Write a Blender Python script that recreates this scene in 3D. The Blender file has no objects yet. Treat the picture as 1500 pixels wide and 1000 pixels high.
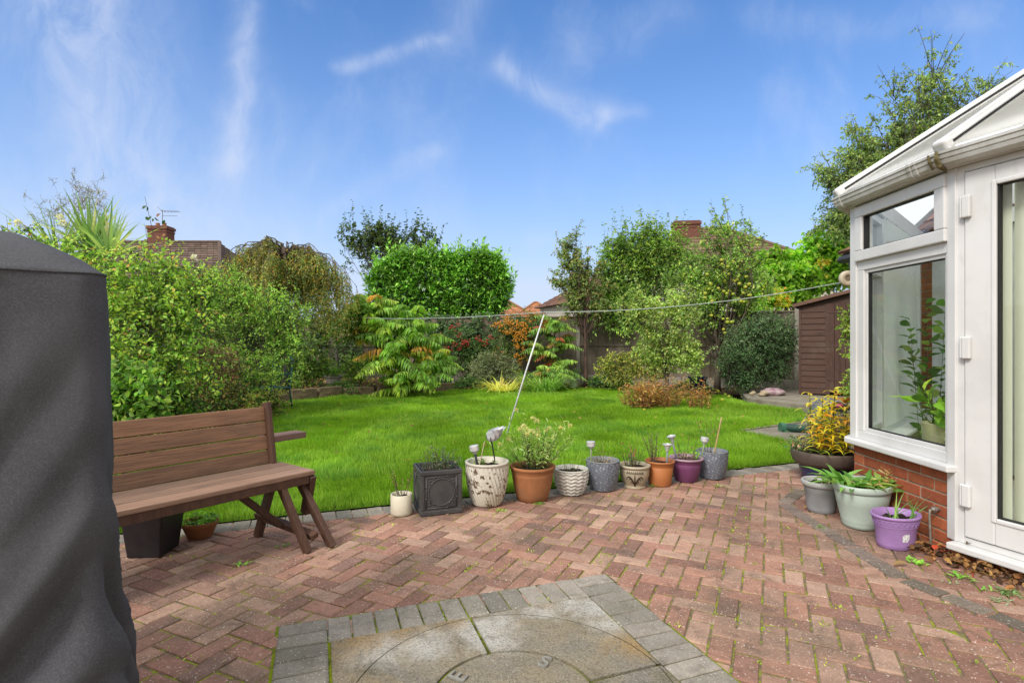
import bpy, math, random
import numpy as np
from mathutils import Vector, Matrix, noise

random.seed(11)
rng = np.random.default_rng(11)
scene = bpy.context.scene
col = scene.collection
PI = math.pi
F, H = 800.0, 1.27          # focal length of the view in photo pixels, eye height in metres


def G(px, py, z=0.0):       # a point of the ground (or of height z)
    Y = F * (H - z) / (py - 500.0)
    return Vector(((px - 750.0) * Y / F, Y, z))


def P(px, py, Y):           # a point at distance Y
    return Vector(((px - 750.0) * Y / F, Y, H - (py - 500.0) * Y / F))


# ------------------------------------------------------------------ objects
def tag(o, label=None, cat=None, group=None, kind=None):
    if label: o['label'] = label
    if cat: o['category'] = cat
    if group: o['group'] = group
    if kind: o['kind'] = kind
    return o


def thing(name, label, cat, loc=(0, 0, 0), rotz=0.0, group=None):
    o = bpy.data.objects.new(name, None)
    o.empty_display_size = 0.1
    col.objects.link(o)
    o.location = loc
    o.rotation_euler = (0, 0, rotz)
    return tag(o, label, cat, group)


def root_of(o):
    while o.parent: o = o.parent
    return o


def link(name, me, parent=None):
    o = bpy.data.objects.new(name, me)
    col.objects.link(o)
    if parent: o.parent = parent
    return o


def np_mesh(name, V, polys, mat, parent=None, tint=None, smooth=False, local=False):
    """polys: list of int arrays (n,k)"""
    V = np.asarray(V, dtype=np.float32).reshape(-1, 3)
    if parent is not None and not local:
        V = V - np.array(root_of(parent).location, dtype=np.float32)
    me = bpy.data.meshes.new(name)
    me.vertices.add(len(V))
    me.vertices.foreach_set('co', V.ravel())
    loops = np.concatenate([p.ravel() for p in polys]).astype(np.int32)
    tot = np.concatenate([np.full(len(p), p.shape[1], dtype=np.int32) for p in polys])
    start = np.concatenate([[0], np.cumsum(tot)[:-1]]).astype(np.int32)
    me.loops.add(len(loops))
    me.loops.foreach_set('vertex_index', loops)
    me.polygons.add(len(tot))
    me.polygons.foreach_set('loop_start', start)
    me.polygons.foreach_set('loop_total', tot)
    if smooth:
        me.polygons.foreach_set('use_smooth', np.ones(len(tot), dtype=bool))
    me.update(calc_edges=True)
    if tint is not None:
        a = me.attributes.new('tint', 'FLOAT_COLOR', 'POINT')
        c = np.ones((len(V), 4), dtype=np.float32)
        c[:, :3] = np.asarray(tint, dtype=np.float32).reshape(-1, 3)
        a.data.foreach_set('color', c.ravel())
    me.materials.append(mat)
    return link(name, me, parent)


class MB:
    """collects shapes for one mesh"""
    def __init__(s):
        s.v, s.f, s.c, s.cur = [], [], [], None

    def add(s, vs, fs):
        b = len(s.v)
        s.v += [tuple(v) for v in vs]
        s.f += [tuple(i + b for i in f) for f in fs]
        s.c += [s.cur or (1, 1, 1)] * len(vs)
        return s

    def box(s, c, d, M=None, taper=1.0):
        hx, hy, hz = d[0] / 2, d[1] / 2, d[2] / 2
        vs = []
        for z, k in ((-hz, 1.0), (hz, taper)):
            for x, y in ((-hx, -hy), (hx, -hy), (hx, hy), (-hx, hy)):
                p = Vector((x * k, y * k, z))
                if M is not None: p = M @ p
                vs.append(Vector(c) + p)
        return s.add(vs, [(3, 2, 1, 0), (4, 5, 6, 7), (0, 1, 5, 4), (1, 2, 6, 5), (2, 3, 7, 6), (3, 0, 4, 7)])

    def beam(s, a, b, w, h, up=(0, 0, 1)):
        a, b = Vector(a), Vector(b)
        d = (b - a); L = d.length; d.normalize()
        u = Vector(up)
        side = d.cross(u)
        if side.length < 1e-4: side = d.cross(Vector((1, 0, 0)))
        side.normalize(); u = side.cross(d)
        vs = []
        for p in (a, b):
            for x, y in ((-1, -1), (1, -1), (1, 1), (-1, 1)):
                vs.append(p + side * (x * w / 2) + u * (y * h / 2))
        return s.add(vs, [(0, 1, 2, 3), (7, 6, 5, 4), (0, 4, 5, 1), (1, 5, 6, 2), (2, 6, 7, 3), (3, 7, 4, 0)])

    def tube(s, pts, rad, n=6, cap=True):
        pts = [Vector(p) for p in pts]
        if not hasattr(rad, '__len__'): rad = [rad] * len(pts)
        vs, fs = [], []
        ref = None
        for i, p in enumerate(pts):
            d = pts[min(i + 1, len(pts) - 1)] - pts[max(i - 1, 0)]
            if d.length < 1e-9: d = Vector((0, 0, 1))
            d.normalize()
            if ref is None:
                ref = d.orthogonal().normalized()
            else:
                ref = ref - d * ref.dot(d)
                if ref.length < 1e-5: ref = d.orthogonal()
                ref.normalize()
            w = d.cross(ref)
            for k in range(n):
                t = 2 * PI * k / n
                vs.append(p + (ref * math.cos(t) + w * math.sin(t)) * rad[i])
        for i in range(len(pts) - 1):
            for k in range(n):
                a, b = i * n + k, i * n + (k + 1) % n
                fs.append((a, b, b + n, a + n))
        if cap:
            fs.append(tuple(range(n - 1, -1, -1)))
            o = (len(pts) - 1) * n
            fs.append(tuple(range(o, o + n)))
        return s.add(vs, fs)

    def lathe(s, prof, c=(0, 0, 0), n=40, sx=1.0, sy=1.0, mod=None, capb=True, rot=0.0):
        vs, fs = [], []
        m = len(prof)
        for i, (r, z) in enumerate(prof):
            for k in range(n):
                t = 2 * PI * k / n
                rr = r + (mod(t, z, i) if mod else 0.0)
                x, y = rr * math.cos(t) * sx, rr * math.sin(t) * sy
                if rot:
                    x, y = x * math.cos(rot) - y * math.sin(rot), x * math.sin(rot) + y * math.cos(rot)
                vs.append((c[0] + x, c[1] + y, c[2] + z))
        for i in range(m - 1):
            for k in range(n):
                a, b = i * n + k, i * n + (k + 1) % n
                fs.append((a, b, b + n, a + n))
        if capb: fs.append(tuple(range(n - 1, -1, -1)))
        return s.add(vs, fs)

    def disc(s, c, r, n=32, sx=1.0, sy=1.0, bump=0.0, rot=0.0):
        vs = [Vector(c)]
        for j, q in enumerate((0.5, 1.0)):
            for k in range(n):
                t = 2 * PI * k / n
                x, y = r * q * math.cos(t) * sx, r * q * math.sin(t) * sy
                if rot:
                    x, y = x * math.cos(rot) - y * math.sin(rot), x * math.sin(rot) + y * math.cos(rot)
                vs.append((c[0] + x, c[1] + y, c[2] + random.uniform(-bump, bump)))
        fs = [(0, 1 + k, 1 + (k + 1) % n) for k in range(n)]
        fs += [(1 + k, 1 + n + k, 1 + n + (k + 1) % n, 1 + (k + 1) % n) for k in range(n)]
        return s.add(vs, fs)

    def poly(s, pts, h=None):
        pts = [Vector(p) for p in pts]
        n = len(pts)
        if h is None:
            return s.add(pts, [tuple(range(n))])
        lo = [p - Vector((0, 0, h)) for p in pts]
        fs = [tuple(range(n)), tuple(range(2 * n - 1, n - 1, -1))]
        fs += [(i, n + i, n + (i + 1) % n, (i + 1) % n) for i in range(n)]
        return s.add(pts + lo, fs)

    def ball(s, c, r, n=10, m=7, sq=(1, 1, 1)):
        vs = [(c[0], c[1], c[2] - r * sq[2])]
        for i in range(1, m):
            a = -PI / 2 + PI * i / m
            for k in range(n):
                t = 2 * PI * k / n
                vs.append((c[0] + r * sq[0] * math.cos(a) * math.cos(t), c[1] + r * sq[1] * math.cos(a) * math.sin(t), c[2] + r * sq[2] * math.sin(a)))
        vs.append((c[0], c[1], c[2] + r * sq[2]))
        fs = [(0, 1 + (k + 1) % n, 1 + k) for k in range(n)]
        for i in range(m - 2):
            for k in range(n):
                a, b = 1 + i * n + k, 1 + i * n + (k + 1) % n
                fs.append((a, b, b + n, a + n))
        o = 1 + (m - 2) * n
        fs += [(o + k, o + (k + 1) % n, len(vs) - 1) for k in range(n)]
        return s.add(vs, fs)

    def build(s, name, mat, parent=None, smooth=False, bevel=0.0, seg=2, local=False, tint=False, wn=True):
        off = Vector((0, 0, 0))
        if parent is not None and not local: off = root_of(parent).location
        me = bpy.data.meshes.new(name)
        me.from_pydata([Vector(v) - off for v in s.v], [], s.f)
        me.update()
        if smooth:
            me.polygons.foreach_set('use_smooth', np.ones(len(me.polygons), dtype=bool))
        if tint:
            a = me.attributes.new('tint', 'FLOAT_COLOR', 'POINT')
            c = np.ones((len(s.v), 4), dtype=np.float32)
            c[:, :3] = np.array(s.c, dtype=np.float32)
            a.data.foreach_set('color', c.ravel())
        me.materials.append(mat)
        o = link(name, me, parent)
        if bevel:
            b = o.modifiers.new('bevel', 'BEVEL')
            b.width = bevel; b.segments = seg; b.limit_method = 'ANGLE'; b.angle_limit = math.radians(40)
        if smooth == 'auto':
            pass
        return o


def shade_auto(o, deg=35):
    """smooth faces, sharp edges above an angle"""
    me = o.data
    me.polygons.foreach_set('use_smooth', np.ones(len(me.polygons), dtype=bool))
    try:
        me.set_sharp_from_angle(angle=math.radians(deg))
    except Exception:
        pass
    return o


# ------------------------------------------------------------------ materials
class NT:
    def __init__(s, name, world=None):
        if world is None:
            s.m = bpy.data.materials.new(name)
            s.m.use_nodes = True
            s.t = s.m.node_tree
        else:
            s.t = world.node_tree
        s.t.nodes.clear()
        s.l = s.t.links

    def n(s, typ, **kw):
        nd = s.t.nodes.new(typ)
        for k, v in kw.items():
            if k.startswith('i_'):
                key = k[2:]
                nd.inputs[int(key) if key.isdigit() else key.replace('_', ' ')].default_value = v
            else:
                setattr(nd, k, v)
        return nd

    def link(s, a, b): s.l.new(a, b)

    def val(s, x, sock):
        if hasattr(x, 'is_linked') or hasattr(x, 'links'): s.l.new(x, sock)
        else: sock.default_value = x

    def math(s, op, a, b=0.0, c=0.0, clamp=False):
        nd = s.t.nodes.new('ShaderNodeMath'); nd.operation = op; nd.use_clamp = clamp
        for i, x in enumerate((a, b, c)): s.val(x, nd.inputs[i])
        return nd.outputs[0]

    def mix(s, f, a, b, mode='MIX'):
        nd = s.t.nodes.new('ShaderNodeMix'); nd.data_type = 'RGBA'; nd.blend_type = mode
        s.val(f, nd.inputs[0])
        for x, k in ((a, 6), (b, 7)):
            if isinstance(x, (tuple, list)): nd.inputs[k].default_value = (*x[:3], 1)
            else: s.l.new(x, nd.inputs[k])
        return nd.outputs[2]

    def noise(s, vec, scale, detail=4, rough=.55, dist=0.0):
        nd = s.t.nodes.new('ShaderNodeTexNoise')
        nd.inputs['Scale'].default_value = scale; nd.inputs['Detail'].default_value = detail
        nd.inputs['Roughness'].default_value = rough; nd.inputs['Distortion'].default_value = dist
        if vec is not None: s.l.new(vec, nd.inputs['Vector'])
        return nd.outputs['Fac']

    def ramp(s, f, lo, hi):
        nd = s.t.nodes.new('ShaderNodeMapRange'); nd.interpolation_type = 'SMOOTHSTEP'
        s.val(f, nd.inputs[0]); nd.inputs[1].default_value = lo; nd.inputs[2].default_value = hi
        return nd.outputs[0]

    def coords(s, scale=(1, 1, 1), rot=(0, 0, 0), kind='Object'):
        tc = s.t.nodes.new('ShaderNodeTexCoord')
        mp = s.t.nodes.new('ShaderNodeMapping')
        mp.inputs['Scale'].default_value = scale; mp.inputs['Rotation'].default_value = rot
        s.l.new(tc.outputs[kind], mp.inputs['Vector'])
        return mp.outputs[0]

    def out(s, base, rough=.6, spec=.4, metal=0.0, bump=None, bdist=.01, bstr=.5, sub=None):
        b = s.t.nodes.new('ShaderNodeBsdfPrincipled')
        if isinstance(base, (tuple, list)): b.inputs['Base Color'].default_value = (*base[:3], 1)
        else: s.l.new(base, b.inputs['Base Color'])
        s.val(rough, b.inputs['Roughness'])
        b.inputs['Specular IOR Level'].default_value = spec
        b.inputs['Metallic'].default_value = metal
        if bump is not None:
            bp = s.t.nodes.new('ShaderNodeBump')
            bp.inputs['Strength'].default_value = bstr; bp.inputs['Distance'].default_value = bdist
            s.l.new(bump, bp.inputs['Height']); s.l.new(bp.outputs[0], b.inputs['Normal'])
        o = s.t.nodes.new('ShaderNodeOutputMaterial')
        s.l.new(b.outputs[0], o.inputs[0])
        return s.m


def mat(name, a, b=None, scale=6.0, rough=.6, spec=.4, metal=0.0, bump=0.0, bscale=60, stretch=(1, 1, 1), dirt=None, dirt_amt=.5, grain=.15):
    """plain procedural surface: two tones by noise, fine grain, optional dirt patches and bump"""
    t = NT(name)
    v = t.coords(stretch)
    if b is None: b = tuple(x * .8 for x in a)
    f = t.ramp(t.noise(v, scale, 5, .6, .3), .35, .65)
    c = t.mix(f, a, b)
    if dirt:
        d = t.ramp(t.noise(v, scale * .45 + 1.1, 6, .65, .6), .5, .72)
        c = t.mix(t.math('MULTIPLY', d, dirt_amt), c, dirt)
    g = t.noise(v, bscale * 1.7, 3, .6)
    c = t.mix(t.math('MULTIPLY', t.ramp(g, .3, .75), grain), c, (a[0] * .35, a[1] * .35, a[2] * .35))
    bn = t.noise(v, bscale, 4, .6) if bump else None
    return t.out(c, rough, spec, metal, bn, bump if bump else .01, .6)


def tint_mat(name, rough=.7, spec=.3, grain=.35, gscale=60, stain=None, stain_amt=.5, sscale=1.2, speck=None, bump=.002):
    t = NT(name)
    at = t.n('ShaderNodeAttribute', attribute_name='tint')
    v = t.coords()
    c = at.outputs['Color']
    n1 = t.noise(v, 14, 5, .65, .4)
    c = t.mix(t.math('MULTIPLY', t.ramp(n1, .4, .75), .45), c, t.mix(1.0, c, (.55, .5, .5), 'MULTIPLY'))
    if stain:
        s_ = t.ramp(t.noise(v, sscale, 6, .65, .5), .45, .68)
        c = t.mix(t.math('MULTIPLY', s_, stain_amt), c, stain)
        s2 = t.ramp(t.noise(v, sscale * 5.5, 5, .7, .8), .50, .72)
        c = t.mix(t.math('MULTIPLY', s2, stain_amt * .85), c, t.mix(1.0, stain, (.62, .6, .58), 'MULTIPLY'))
    g = t.noise(v, gscale, 3, .7)
    c = t.mix(t.math('MULTIPLY', t.ramp(g, .35, .8), grain), c, t.mix(1.0, c, (.3, .3, .3), 'MULTIPLY'))
    if speck:
        k = t.ramp(t.noise(v, 105, 2, .5), .645, .70)
        c = t.mix(t.math('MULTIPLY', k, .75), c, speck)
    return t.out(c, rough, spec, 0, t.noise(v, gscale * 1.5, 4, .6), bump, .7)


def leaf_mat(name, trans=.48, rough=.45, spec=.35):
    t = NT(name)
    at = t.n('ShaderNodeAttribute', attribute_name='tint')
    b = t.n('ShaderNodeBsdfPrincipled')
    t.link(at.outputs['Color'], b.inputs['Base Color'])
    b.inputs['Roughness'].default_value = rough
    b.inputs['Specular IOR Level'].default_value = spec
    tr = t.n('ShaderNodeBsdfTranslucent')
    t.link(t.mix(1.0, at.outputs['Color'], (1.25, 1.3, .7), 'MULTIPLY'), tr.inputs[0])
    m = t.n('ShaderNodeMixShader', i_0=trans)
    t.link(b.outputs[0], m.inputs[1]); t.link(tr.outputs[0], m.inputs[2])
    o = t.n('ShaderNodeOutputMaterial')
    t.link(m.outputs[0], o.inputs[0])
    return t.m


LEAF = leaf_mat('leaf_surface')
GLOSSY_LEAF = leaf_mat('glossy_leaf_surface', .2, .28, .5)
GRASS = leaf_mat('grass_blade', .35, .55, .25)
BARK = mat('bark', (.13, .10, .075), (.065, .05, .04), 9, .9, .2, bump=.01, bscale=30, stretch=(1, 1, .25))
BARK_RED = mat('reddish_bark', (.12, .065, .05), (.06, .04, .035), 9, .8, .3, bump=.008, bscale=30, stretch=(1, 1, .4))
STEM = mat('green_stem', (.10, .13, .04), (.07, .06, .03), 9, .7, .3)
SOIL = mat('potting_soil', (.035, .026, .02), (.02, .015, .012), 30, .95, .1, bump=.02, bscale=60)

# ------------------------------------------------------------------ leaves
def unit(a):
    return a / np.maximum(np.linalg.norm(a, axis=-1, keepdims=True), 1e-9)


def vnoise(x, y, seed=0):
    """2-d value noise, vectorised, 0..1"""
    r = np.random.default_rng(seed).random((64, 64))
    xi, yi = np.floor(x).astype(int), np.floor(y).astype(int)
    fx, fy = x - xi, y - yi
    fx, fy = fx * fx * (3 - 2 * fx), fy * fy * (3 - 2 * fy)
    g = lambda i, j: r[i % 64, j % 64]
    return (g(xi, yi) * (1 - fx) + g(xi + 1, yi) * fx) * (1 - fy) + (g(xi, yi + 1) * (1 - fx) + g(xi + 1, yi + 1) * fx) * fy


class LV:
    """collects leaves (and thin stems) for one mesh"""
    def __init__(s):
        s.V, s.T, s.Q, s.C, s.n = [], [], [], [], 0
        s.sV, s.sQ, s.sn = [], [], 0

    def leaves(s, pos, d, nr, L, W, colr, fold=.18, curl=.15, hi=False):
        n = len(pos)
        d = unit(d)
        sd = unit(np.cross(d, nr)); up = np.cross(sd, d)
        L = np.asarray(L).reshape(-1, 1) * np.ones((n, 1)); W = np.asarray(W).reshape(-1, 1) * np.ones((n, 1))
        if not hi:
            a = pos; m = pos + d * L * .45
            l = m + sd * W * .5 + up * W * fold; r = m - sd * W * .5 + up * W * fold
            t = pos + d * L - up * L * curl
            V = np.stack([a, l, t, r], 1).reshape(-1, 3)
            b = s.n + 4 * np.arange(n)[:, None]
            s.T.append(b + np.array([[0, 2, 1]])); s.T.append(b + np.array([[0, 3, 2]]))
            k = 4
        else:
            rows = [pos]
            for q, w, dz in ((.25, .72, .0), (.55, 1.0, .25), (.82, .55, .6)):
                m = pos + d * L * q - up * L * curl * dz
                rows += [m + sd * W * .5 * w + up * W * fold * w, m, m - sd * W * .5 * w + up * W * fold * w]
            rows.append(pos + d * L - up * L * curl)
            V = np.stack(rows, 1).reshape(-1, 3)
            k = 11
            b = s.n + k * np.arange(n)[:, None]
            s.T += [b + np.array([[0, 2, 1]]), b + np.array([[0, 3, 2]]), b + np.array([[10, 7, 8]]), b + np.array([[10, 8, 9]])]
            for o in (1, 4):
                s.Q += [b + np.array([[o, o + 1, o + 4, o + 3]]), b + np.array([[o + 1, o + 2, o + 5, o + 4]])]
        s.V.append(V); s.n += len(V)
        c = np.asarray(colr).reshape(-1, 3) * np.ones((n, 1))
        s.C.append(np.repeat(c, k, axis=0))

    def straps(s, pos, d, L, W, colr, droop=.8, seg=6, fold=.0):
        """long arching blades"""
        n = len(pos)
        d = unit(d)
        L = np.asarray(L).reshape(-1, 1) * np.ones((n, 1)); W = np.asarray(W).reshape(-1, 1) * np.ones((n, 1))
        dr = np.asarray(droop).reshape(-1, 1) * np.ones((n, 1))
        p = pos.copy(); dd = d.copy()
        hor = d * np.array([1, 1, 0])
        sd = unit(np.cross(d + np.array([.001, 0, 0]), np.array([0, 0, 1.0])))
        rows = []
        for i in range(seg + 1):
            q = i / seg
            w = W * (0.55 + .45 * math.sin(PI * min(1, q * 1.3 + .15))) * (1 - q ** 4 * .97)
            rows += [p + sd * w * .5, p - sd * w * .5]
            dd = unit(dd + np.array([0, 0, -1.0]) * dr / seg * (.4 + 1.6 * q))
            p = p + dd * L / seg
        V = np.stack(rows, 1).reshape(-1, 3); k = 2 * (seg + 1)
        b = s.n + k * np.arange(n)[:, None]
        for i in range(seg):
            o = 2 * i
            s.Q.append(b + np.array([[o, o + 1, o + 3, o + 2]]))
        s.V.append(V); s.n += len(V)
        c = np.asarray(colr).reshape(-1, 3) * np.ones((n, 1))
        s.C.append(np.repeat(c, k, axis=0))

    def stems(s, A, B, ra, rb):
        n = len(A)
        d = unit(B - A)
        u = unit(np.cross(d, np.array([.31, .77, .21]))); w = np.cross(d, u)
        rows = []
        for p, r in ((A, ra), (B, rb)):
            for k in range(3):
                t = 2 * PI * k / 3
                rows.append(p + (u * math.cos(t) + w * math.sin(t)) * r)
        V = np.stack(rows, 1).reshape(-1, 3)
        b = s.sn + 6 * np.arange(n)[:, None]
        for k in range(3):
            k2 = (k + 1) % 3
            s.sQ.append(b + np.array([[k, k2, k2 + 3, k + 3]]))
        s.sV.append(V); s.sn += len(V)

    def build(s, name, parent, material=None, local=False):
        polys = []
        if s.T: polys.append(np.concatenate(s.T))
        if s.Q: polys.append(np.concatenate(s.Q))
        return np_mesh(name, np.concatenate(s.V), polys, material or LEAF, parent, np.concatenate(s.C), local=local)

    def build_stems(s, name, parent, material=None, mb=None, local=False):
        V = [np.concatenate(s.sV)] if s.sV else []
        Q = [np.concatenate(s.sQ)] if s.sQ else []
        polys = list(Q)
        n0 = sum(len(v) for v in V)
        if mb is not None and mb.v:
            V.append(np.array([tuple(v) for v in mb.v], dtype=np.float32))
            q = [f for f in mb.f if len(f) == 4]
            if q: polys.append(np.array(q) + n0)
            by = {}
            for f in mb.f:
                if len(f) != 4: by.setdefault(len(f), []).append(f)
            for k, fs in by.items(): polys.append(np.array(fs) + n0)
        if not V: return None
        return np_mesh(name, np.concatenate(V), polys, material or BARK, parent, smooth=False, local=local)


def pick(pal, n, bias=None):
    """pal: list of (weight, colour) -> n jittered colours"""
    w = np.array([p[0] for p in pal], float); w /= w.sum()
    cs = np.array([p[1] for p in pal], float)
    i = rng.choice(len(pal), n, p=w)
    c = cs[i]
    c = c * (1 + rng.normal(0, .16, (n, 1))) * (1 + rng.normal(0, .06, (n, 3)))
    return np.clip(c * LEAF_GAIN, .004, .85)


def Bp(px, py, Y, wx, wy, d=None):
    """an ellipsoid of a crown: centre and half-sizes as they measure in the photo at distance Y"""
    c = P(px, py, Y)
    return (c.x, c.y, c.z, wx * Y / F, (d if d else wx) * Y / F, wy * Y / F)


def fill(lv, blobs, n, leaf=(.07, .035), twig=.3, lpt=9, pal=None, up=.35, out=.8, rnd=.6, droop=.25, shell=.35, gap=.0, gscale=1.3,
         hi=False, upper=False, stems=True, origins=None, zmin=.03, leafdir=.5, nrm_up=.6, sr=.004, shade=.45, fold=.18, flat=None, curl=.15):
    """leafy twigs spread through the volume of a crown"""
    bl = np.array(blobs, float)
    if origins is None:
        vol = (bl[:, 3] * bl[:, 4] * bl[:, 5]) ** .8
        k = rng.choice(len(bl), n * 2, p=vol / vol.sum())
        u = unit(rng.normal(size=(n * 2, 3)))
        if upper: u[:, 2] = np.abs(u[:, 2])
        r = 1 - (1 - shell) * rng.random((n * 2, 1)) ** 1.4
        o = bl[k, :3] + u * r * bl[k, 3:6]
        outd = unit(u / bl[k, 3:6])
        ok = o[:, 2] > zmin
        ok &= np.array([noise.noise(Vector(p) * gscale) for p in o]) > gap - .55
        o, outd, r = o[ok][:n], outd[ok][:n], r[ok][:n]
    else:
        o = origins[0]; outd = origins[1]; r = np.ones((len(o), 1))
    n = len(o)
    if n == 0: return
    d = unit(outd * out + np.array([0, 0, up]) + rng.normal(size=(n, 3)) * rnd)
    L = twig * rng.uniform(.6, 1.25, (n, 1))
    t = np.linspace(.15, 1.0, lpt)[None, :, None] + rng.uniform(-.05, .05, (n, lpt, 1))
    a = o - d * L * .35
    pos = a[:, None, :] + d[:, None, :] * L[:, None, :] * t
    pos[:, :, 2] -= (droop * L * np.ones((n, 1)))[:, :, ] * (t[:, :, 0] ** 2)
    dd = d[:, None, :] + np.array([0, 0, -1.0]) * droop * 2 * t
    pr = unit(np.cross(dd, rng.normal(size=(n, lpt, 3))))
    ld = unit(dd * leafdir + pr + np.array([0, 0, -.25]) * 1)
    nr = unit(rng.normal(size=(n, lpt, 3)) * .7 + np.array([0, 0, nrm_up]))
    if flat is not None: nr = unit(nr * .5 + np.array(flat))
    m = n * lpt
    c = pick(pal, m)
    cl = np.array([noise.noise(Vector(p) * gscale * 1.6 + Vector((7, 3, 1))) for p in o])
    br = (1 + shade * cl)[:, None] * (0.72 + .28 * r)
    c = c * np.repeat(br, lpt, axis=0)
    s = rng.uniform(.65, 1.2, m)
    lv.leaves(pos.reshape(-1, 3), ld.reshape(-1, 3), nr.reshape(-1, 3), leaf[0] * s, leaf[1] * s, c, fold=fold, hi=hi, curl=curl)
    if stems:
        mid = a + d * L * .55; mid[:, 2:] -= droop * L * .3
        e = a + d * L; e[:, 2:] -= droop * L
        lv.stems(a, mid, sr, sr * .75); lv.stems(mid, e, sr * .75, sr * .3)


def bez(a, b, c, n=6):
    return [a * (1 - t) ** 2 + b * 2 * t * (1 - t) + c * t * t for t in [i / n for i in range(n + 1)]]


def limbs(mb, base, blobs, n, r0, fork=.35, top=None, spread=.9, origin_n=0, wander=.12, bare=.35, lean=None, side=5):
    """trunk and limbs to points of the crown; returns twig starts along them"""
    base = Vector(base)
    bl = np.array(blobs, float)
    cen = Vector(bl[:, :3].mean(axis=0)) if top is None else Vector(top)
    tp = base.lerp(cen, .85)
    trunk = bez(base, base.lerp(tp, .5) + Vector((random.uniform(-1, 1), random.uniform(-1, 1), 0)) * .06 * (tp - base).length, tp, 7)
    mb.tube(trunk, [r0 * (1.25 if i == 0 else 1 - .6 * i / 7) for i in range(8)], 8)
    O, D = [], []
    vol = (bl[:, 3] * bl[:, 4] * bl[:, 5]) ** .65
    for i in range(n):
        b = bl[rng.choice(len(bl), p=vol / vol.sum())]
        u = unit(rng.normal(size=3)); u[2] = abs(u[2]) * .9 - .15
        tgt = Vector(b[:3]) + Vector(u * b[3:6] * spread * rng.uniform(.6, 1.05))
        q = fork + (1 - fork) * rng.random() ** 1.2
        k = min(6, int(q * 7)); st = trunk[k].lerp(trunk[k + 1], q * 7 - k if k < 6 else .5)
        Lm = (tgt - st).length
        mid = st.lerp(tgt, .5) + Vector((rng.normal(), rng.normal(), .9 + rng.normal() * .5)) * wander * Lm
        path = bez(st, mid, tgt, 8)
        rr = r0 * rng.uniform(.28, .5) * (1.1 - .55 * q)
        mb.tube(path, [rr * (1 - .94 * (j / 8) ** .8) for j in range(9)], side)
        if origin_n:
            for w in range(4): O.append(path[8].lerp(path[7], w * .5)); D.append((path[8] - path[6]).normalized())
        for j in range(origin_n):
            f = bare + (1 - bare) * rng.random(); kk = min(7, int(f * 8))
            p0 = path[kk].lerp(path[kk + 1], f * 8 - kk)
            tg = (path[kk + 1] - path[kk]).normalized()
            pr = tg.cross(Vector(rng.normal(size=3))).normalized()
            dr = (tg * .7 + pr * .8 + Vector((0, 0, .35))).normalized()
            ln = Lm * rng.uniform(.08, .28)
            e = p0 + dr * ln
            mb.tube([p0, p0.lerp(e, .5) + Vector((0, 0, .04 * ln)), e], [rr * .35, rr * .25, rr * .1], 3, cap=False)
            for w in range(3):
                g = .35 + .65 * rng.random()
                O.append(p0.lerp(e, g)); D.append(dr)
    return (np.array([tuple(o) for o in O]).reshape(-1, 3), np.array([tuple(o) for o in D]).reshape(-1, 3))
SKY_GAIN = (.37, 1.24, 2.05)
HAZE = (6.6, 7.75, 9.8)
CLOUD = (7.1, 7.9, 9.8)
FILL_CLOUD = (13.2, 13.0, 12.6)
SUN_E, SUN_ANG, SUN_C = 3.2, 16.0, (1.0, .95, .88)
LEAF_GAIN = 2.45
# ------------------------------------------------------------------ ground, patio, lawn
TH = .3415
T0 = Vector((-.769, 2.298))
def W(u, v, z=0.0):         # paving frame (u along the far edge of the slab square, v away) -> world
    return Vector((T0.x + u * math.cos(TH) - v * math.sin(TH), T0.y + u * math.sin(TH) + v * math.cos(TH), z))

def ground_mat():
    t = NT('soil_and_turf')
    v = t.coords(kind='Object')
    n = t.ramp(t.noise(v, 1.2, 6, .6), .4, .6)
    c = t.mix(n, (.035, .026, .018), (.06, .045, .03))
    far = t.ramp(t.noise(v, .35, 4, .6), .45, .6)
    c = t.mix(far, c, (.045, .06, .02))
    g = t.noise(v, 60, 4, .7)
    c = t.mix(t.ramp(g, .4, .7), c, (.09, .07, .045))
    return t.out(c, .95, .1, 0, g, .03, .8)

gm = MB(); R_ = 900.0
gm.poly([(-R_, -R_, -.035), (R_, -R_, -.035), (R_, R_, -.035), (-R_, R_, -.035)])
tag(gm.build('ground', ground_mat()), kind='structure')

# kerb line between patio and lawn (left to right)
KERB = [Vector(p) for p in ((-4.6, 2.65), (-2.9, 3.45), (-1.95, 3.83), (-1.0, 4.19), (.2, 4.63), (1.3, 5.05), (2.4, 5.47), (3.35, 5.84))]
def kerb_y(x):
    for a, b in zip(KERB[:-1], KERB[1:]):
        if a.x <= x <= b.x or b is KERB[-1]:
            return a.y + (b.y - a.y) * (x - a.x) / (b.x - a.x)
    return KERB[0].y

# joints: sand with moss
def joint_mat():
    t = NT('mossy_joint_sand')
    v = t.coords()
    m = t.ramp(t.noise(v, 1.9, 5, .7, .6), .38, .48)
    m2 = t.ramp(t.noise(v, 19, 4, .65), .40, .60)
    f = t.math('MULTIPLY', m, m2)
    c = t.mix(t.noise(v, 40, 3), (.10, .078, .055), (.23, .18, .125))
    mo = t.mix(t.noise(v, 30, 3), (.15, .20, .012), (.34, .38, .03))
    return t.out(t.mix(f, c, mo), .95, .1, 0, t.noise(v, 120, 4), .01, .8)

jm = MB()
jm.poly([(-4.8, -3.2, -.006), (4.35, -3.2, -.006), (4.35, 6.6, -.006), (3.35, 5.9, -.006)] + [(k.x, k.y + .05, -.006) for k in reversed(KERB[:-1])])
tag(jm.build('patio_joints', joint_mat()), kind='structure')

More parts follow.
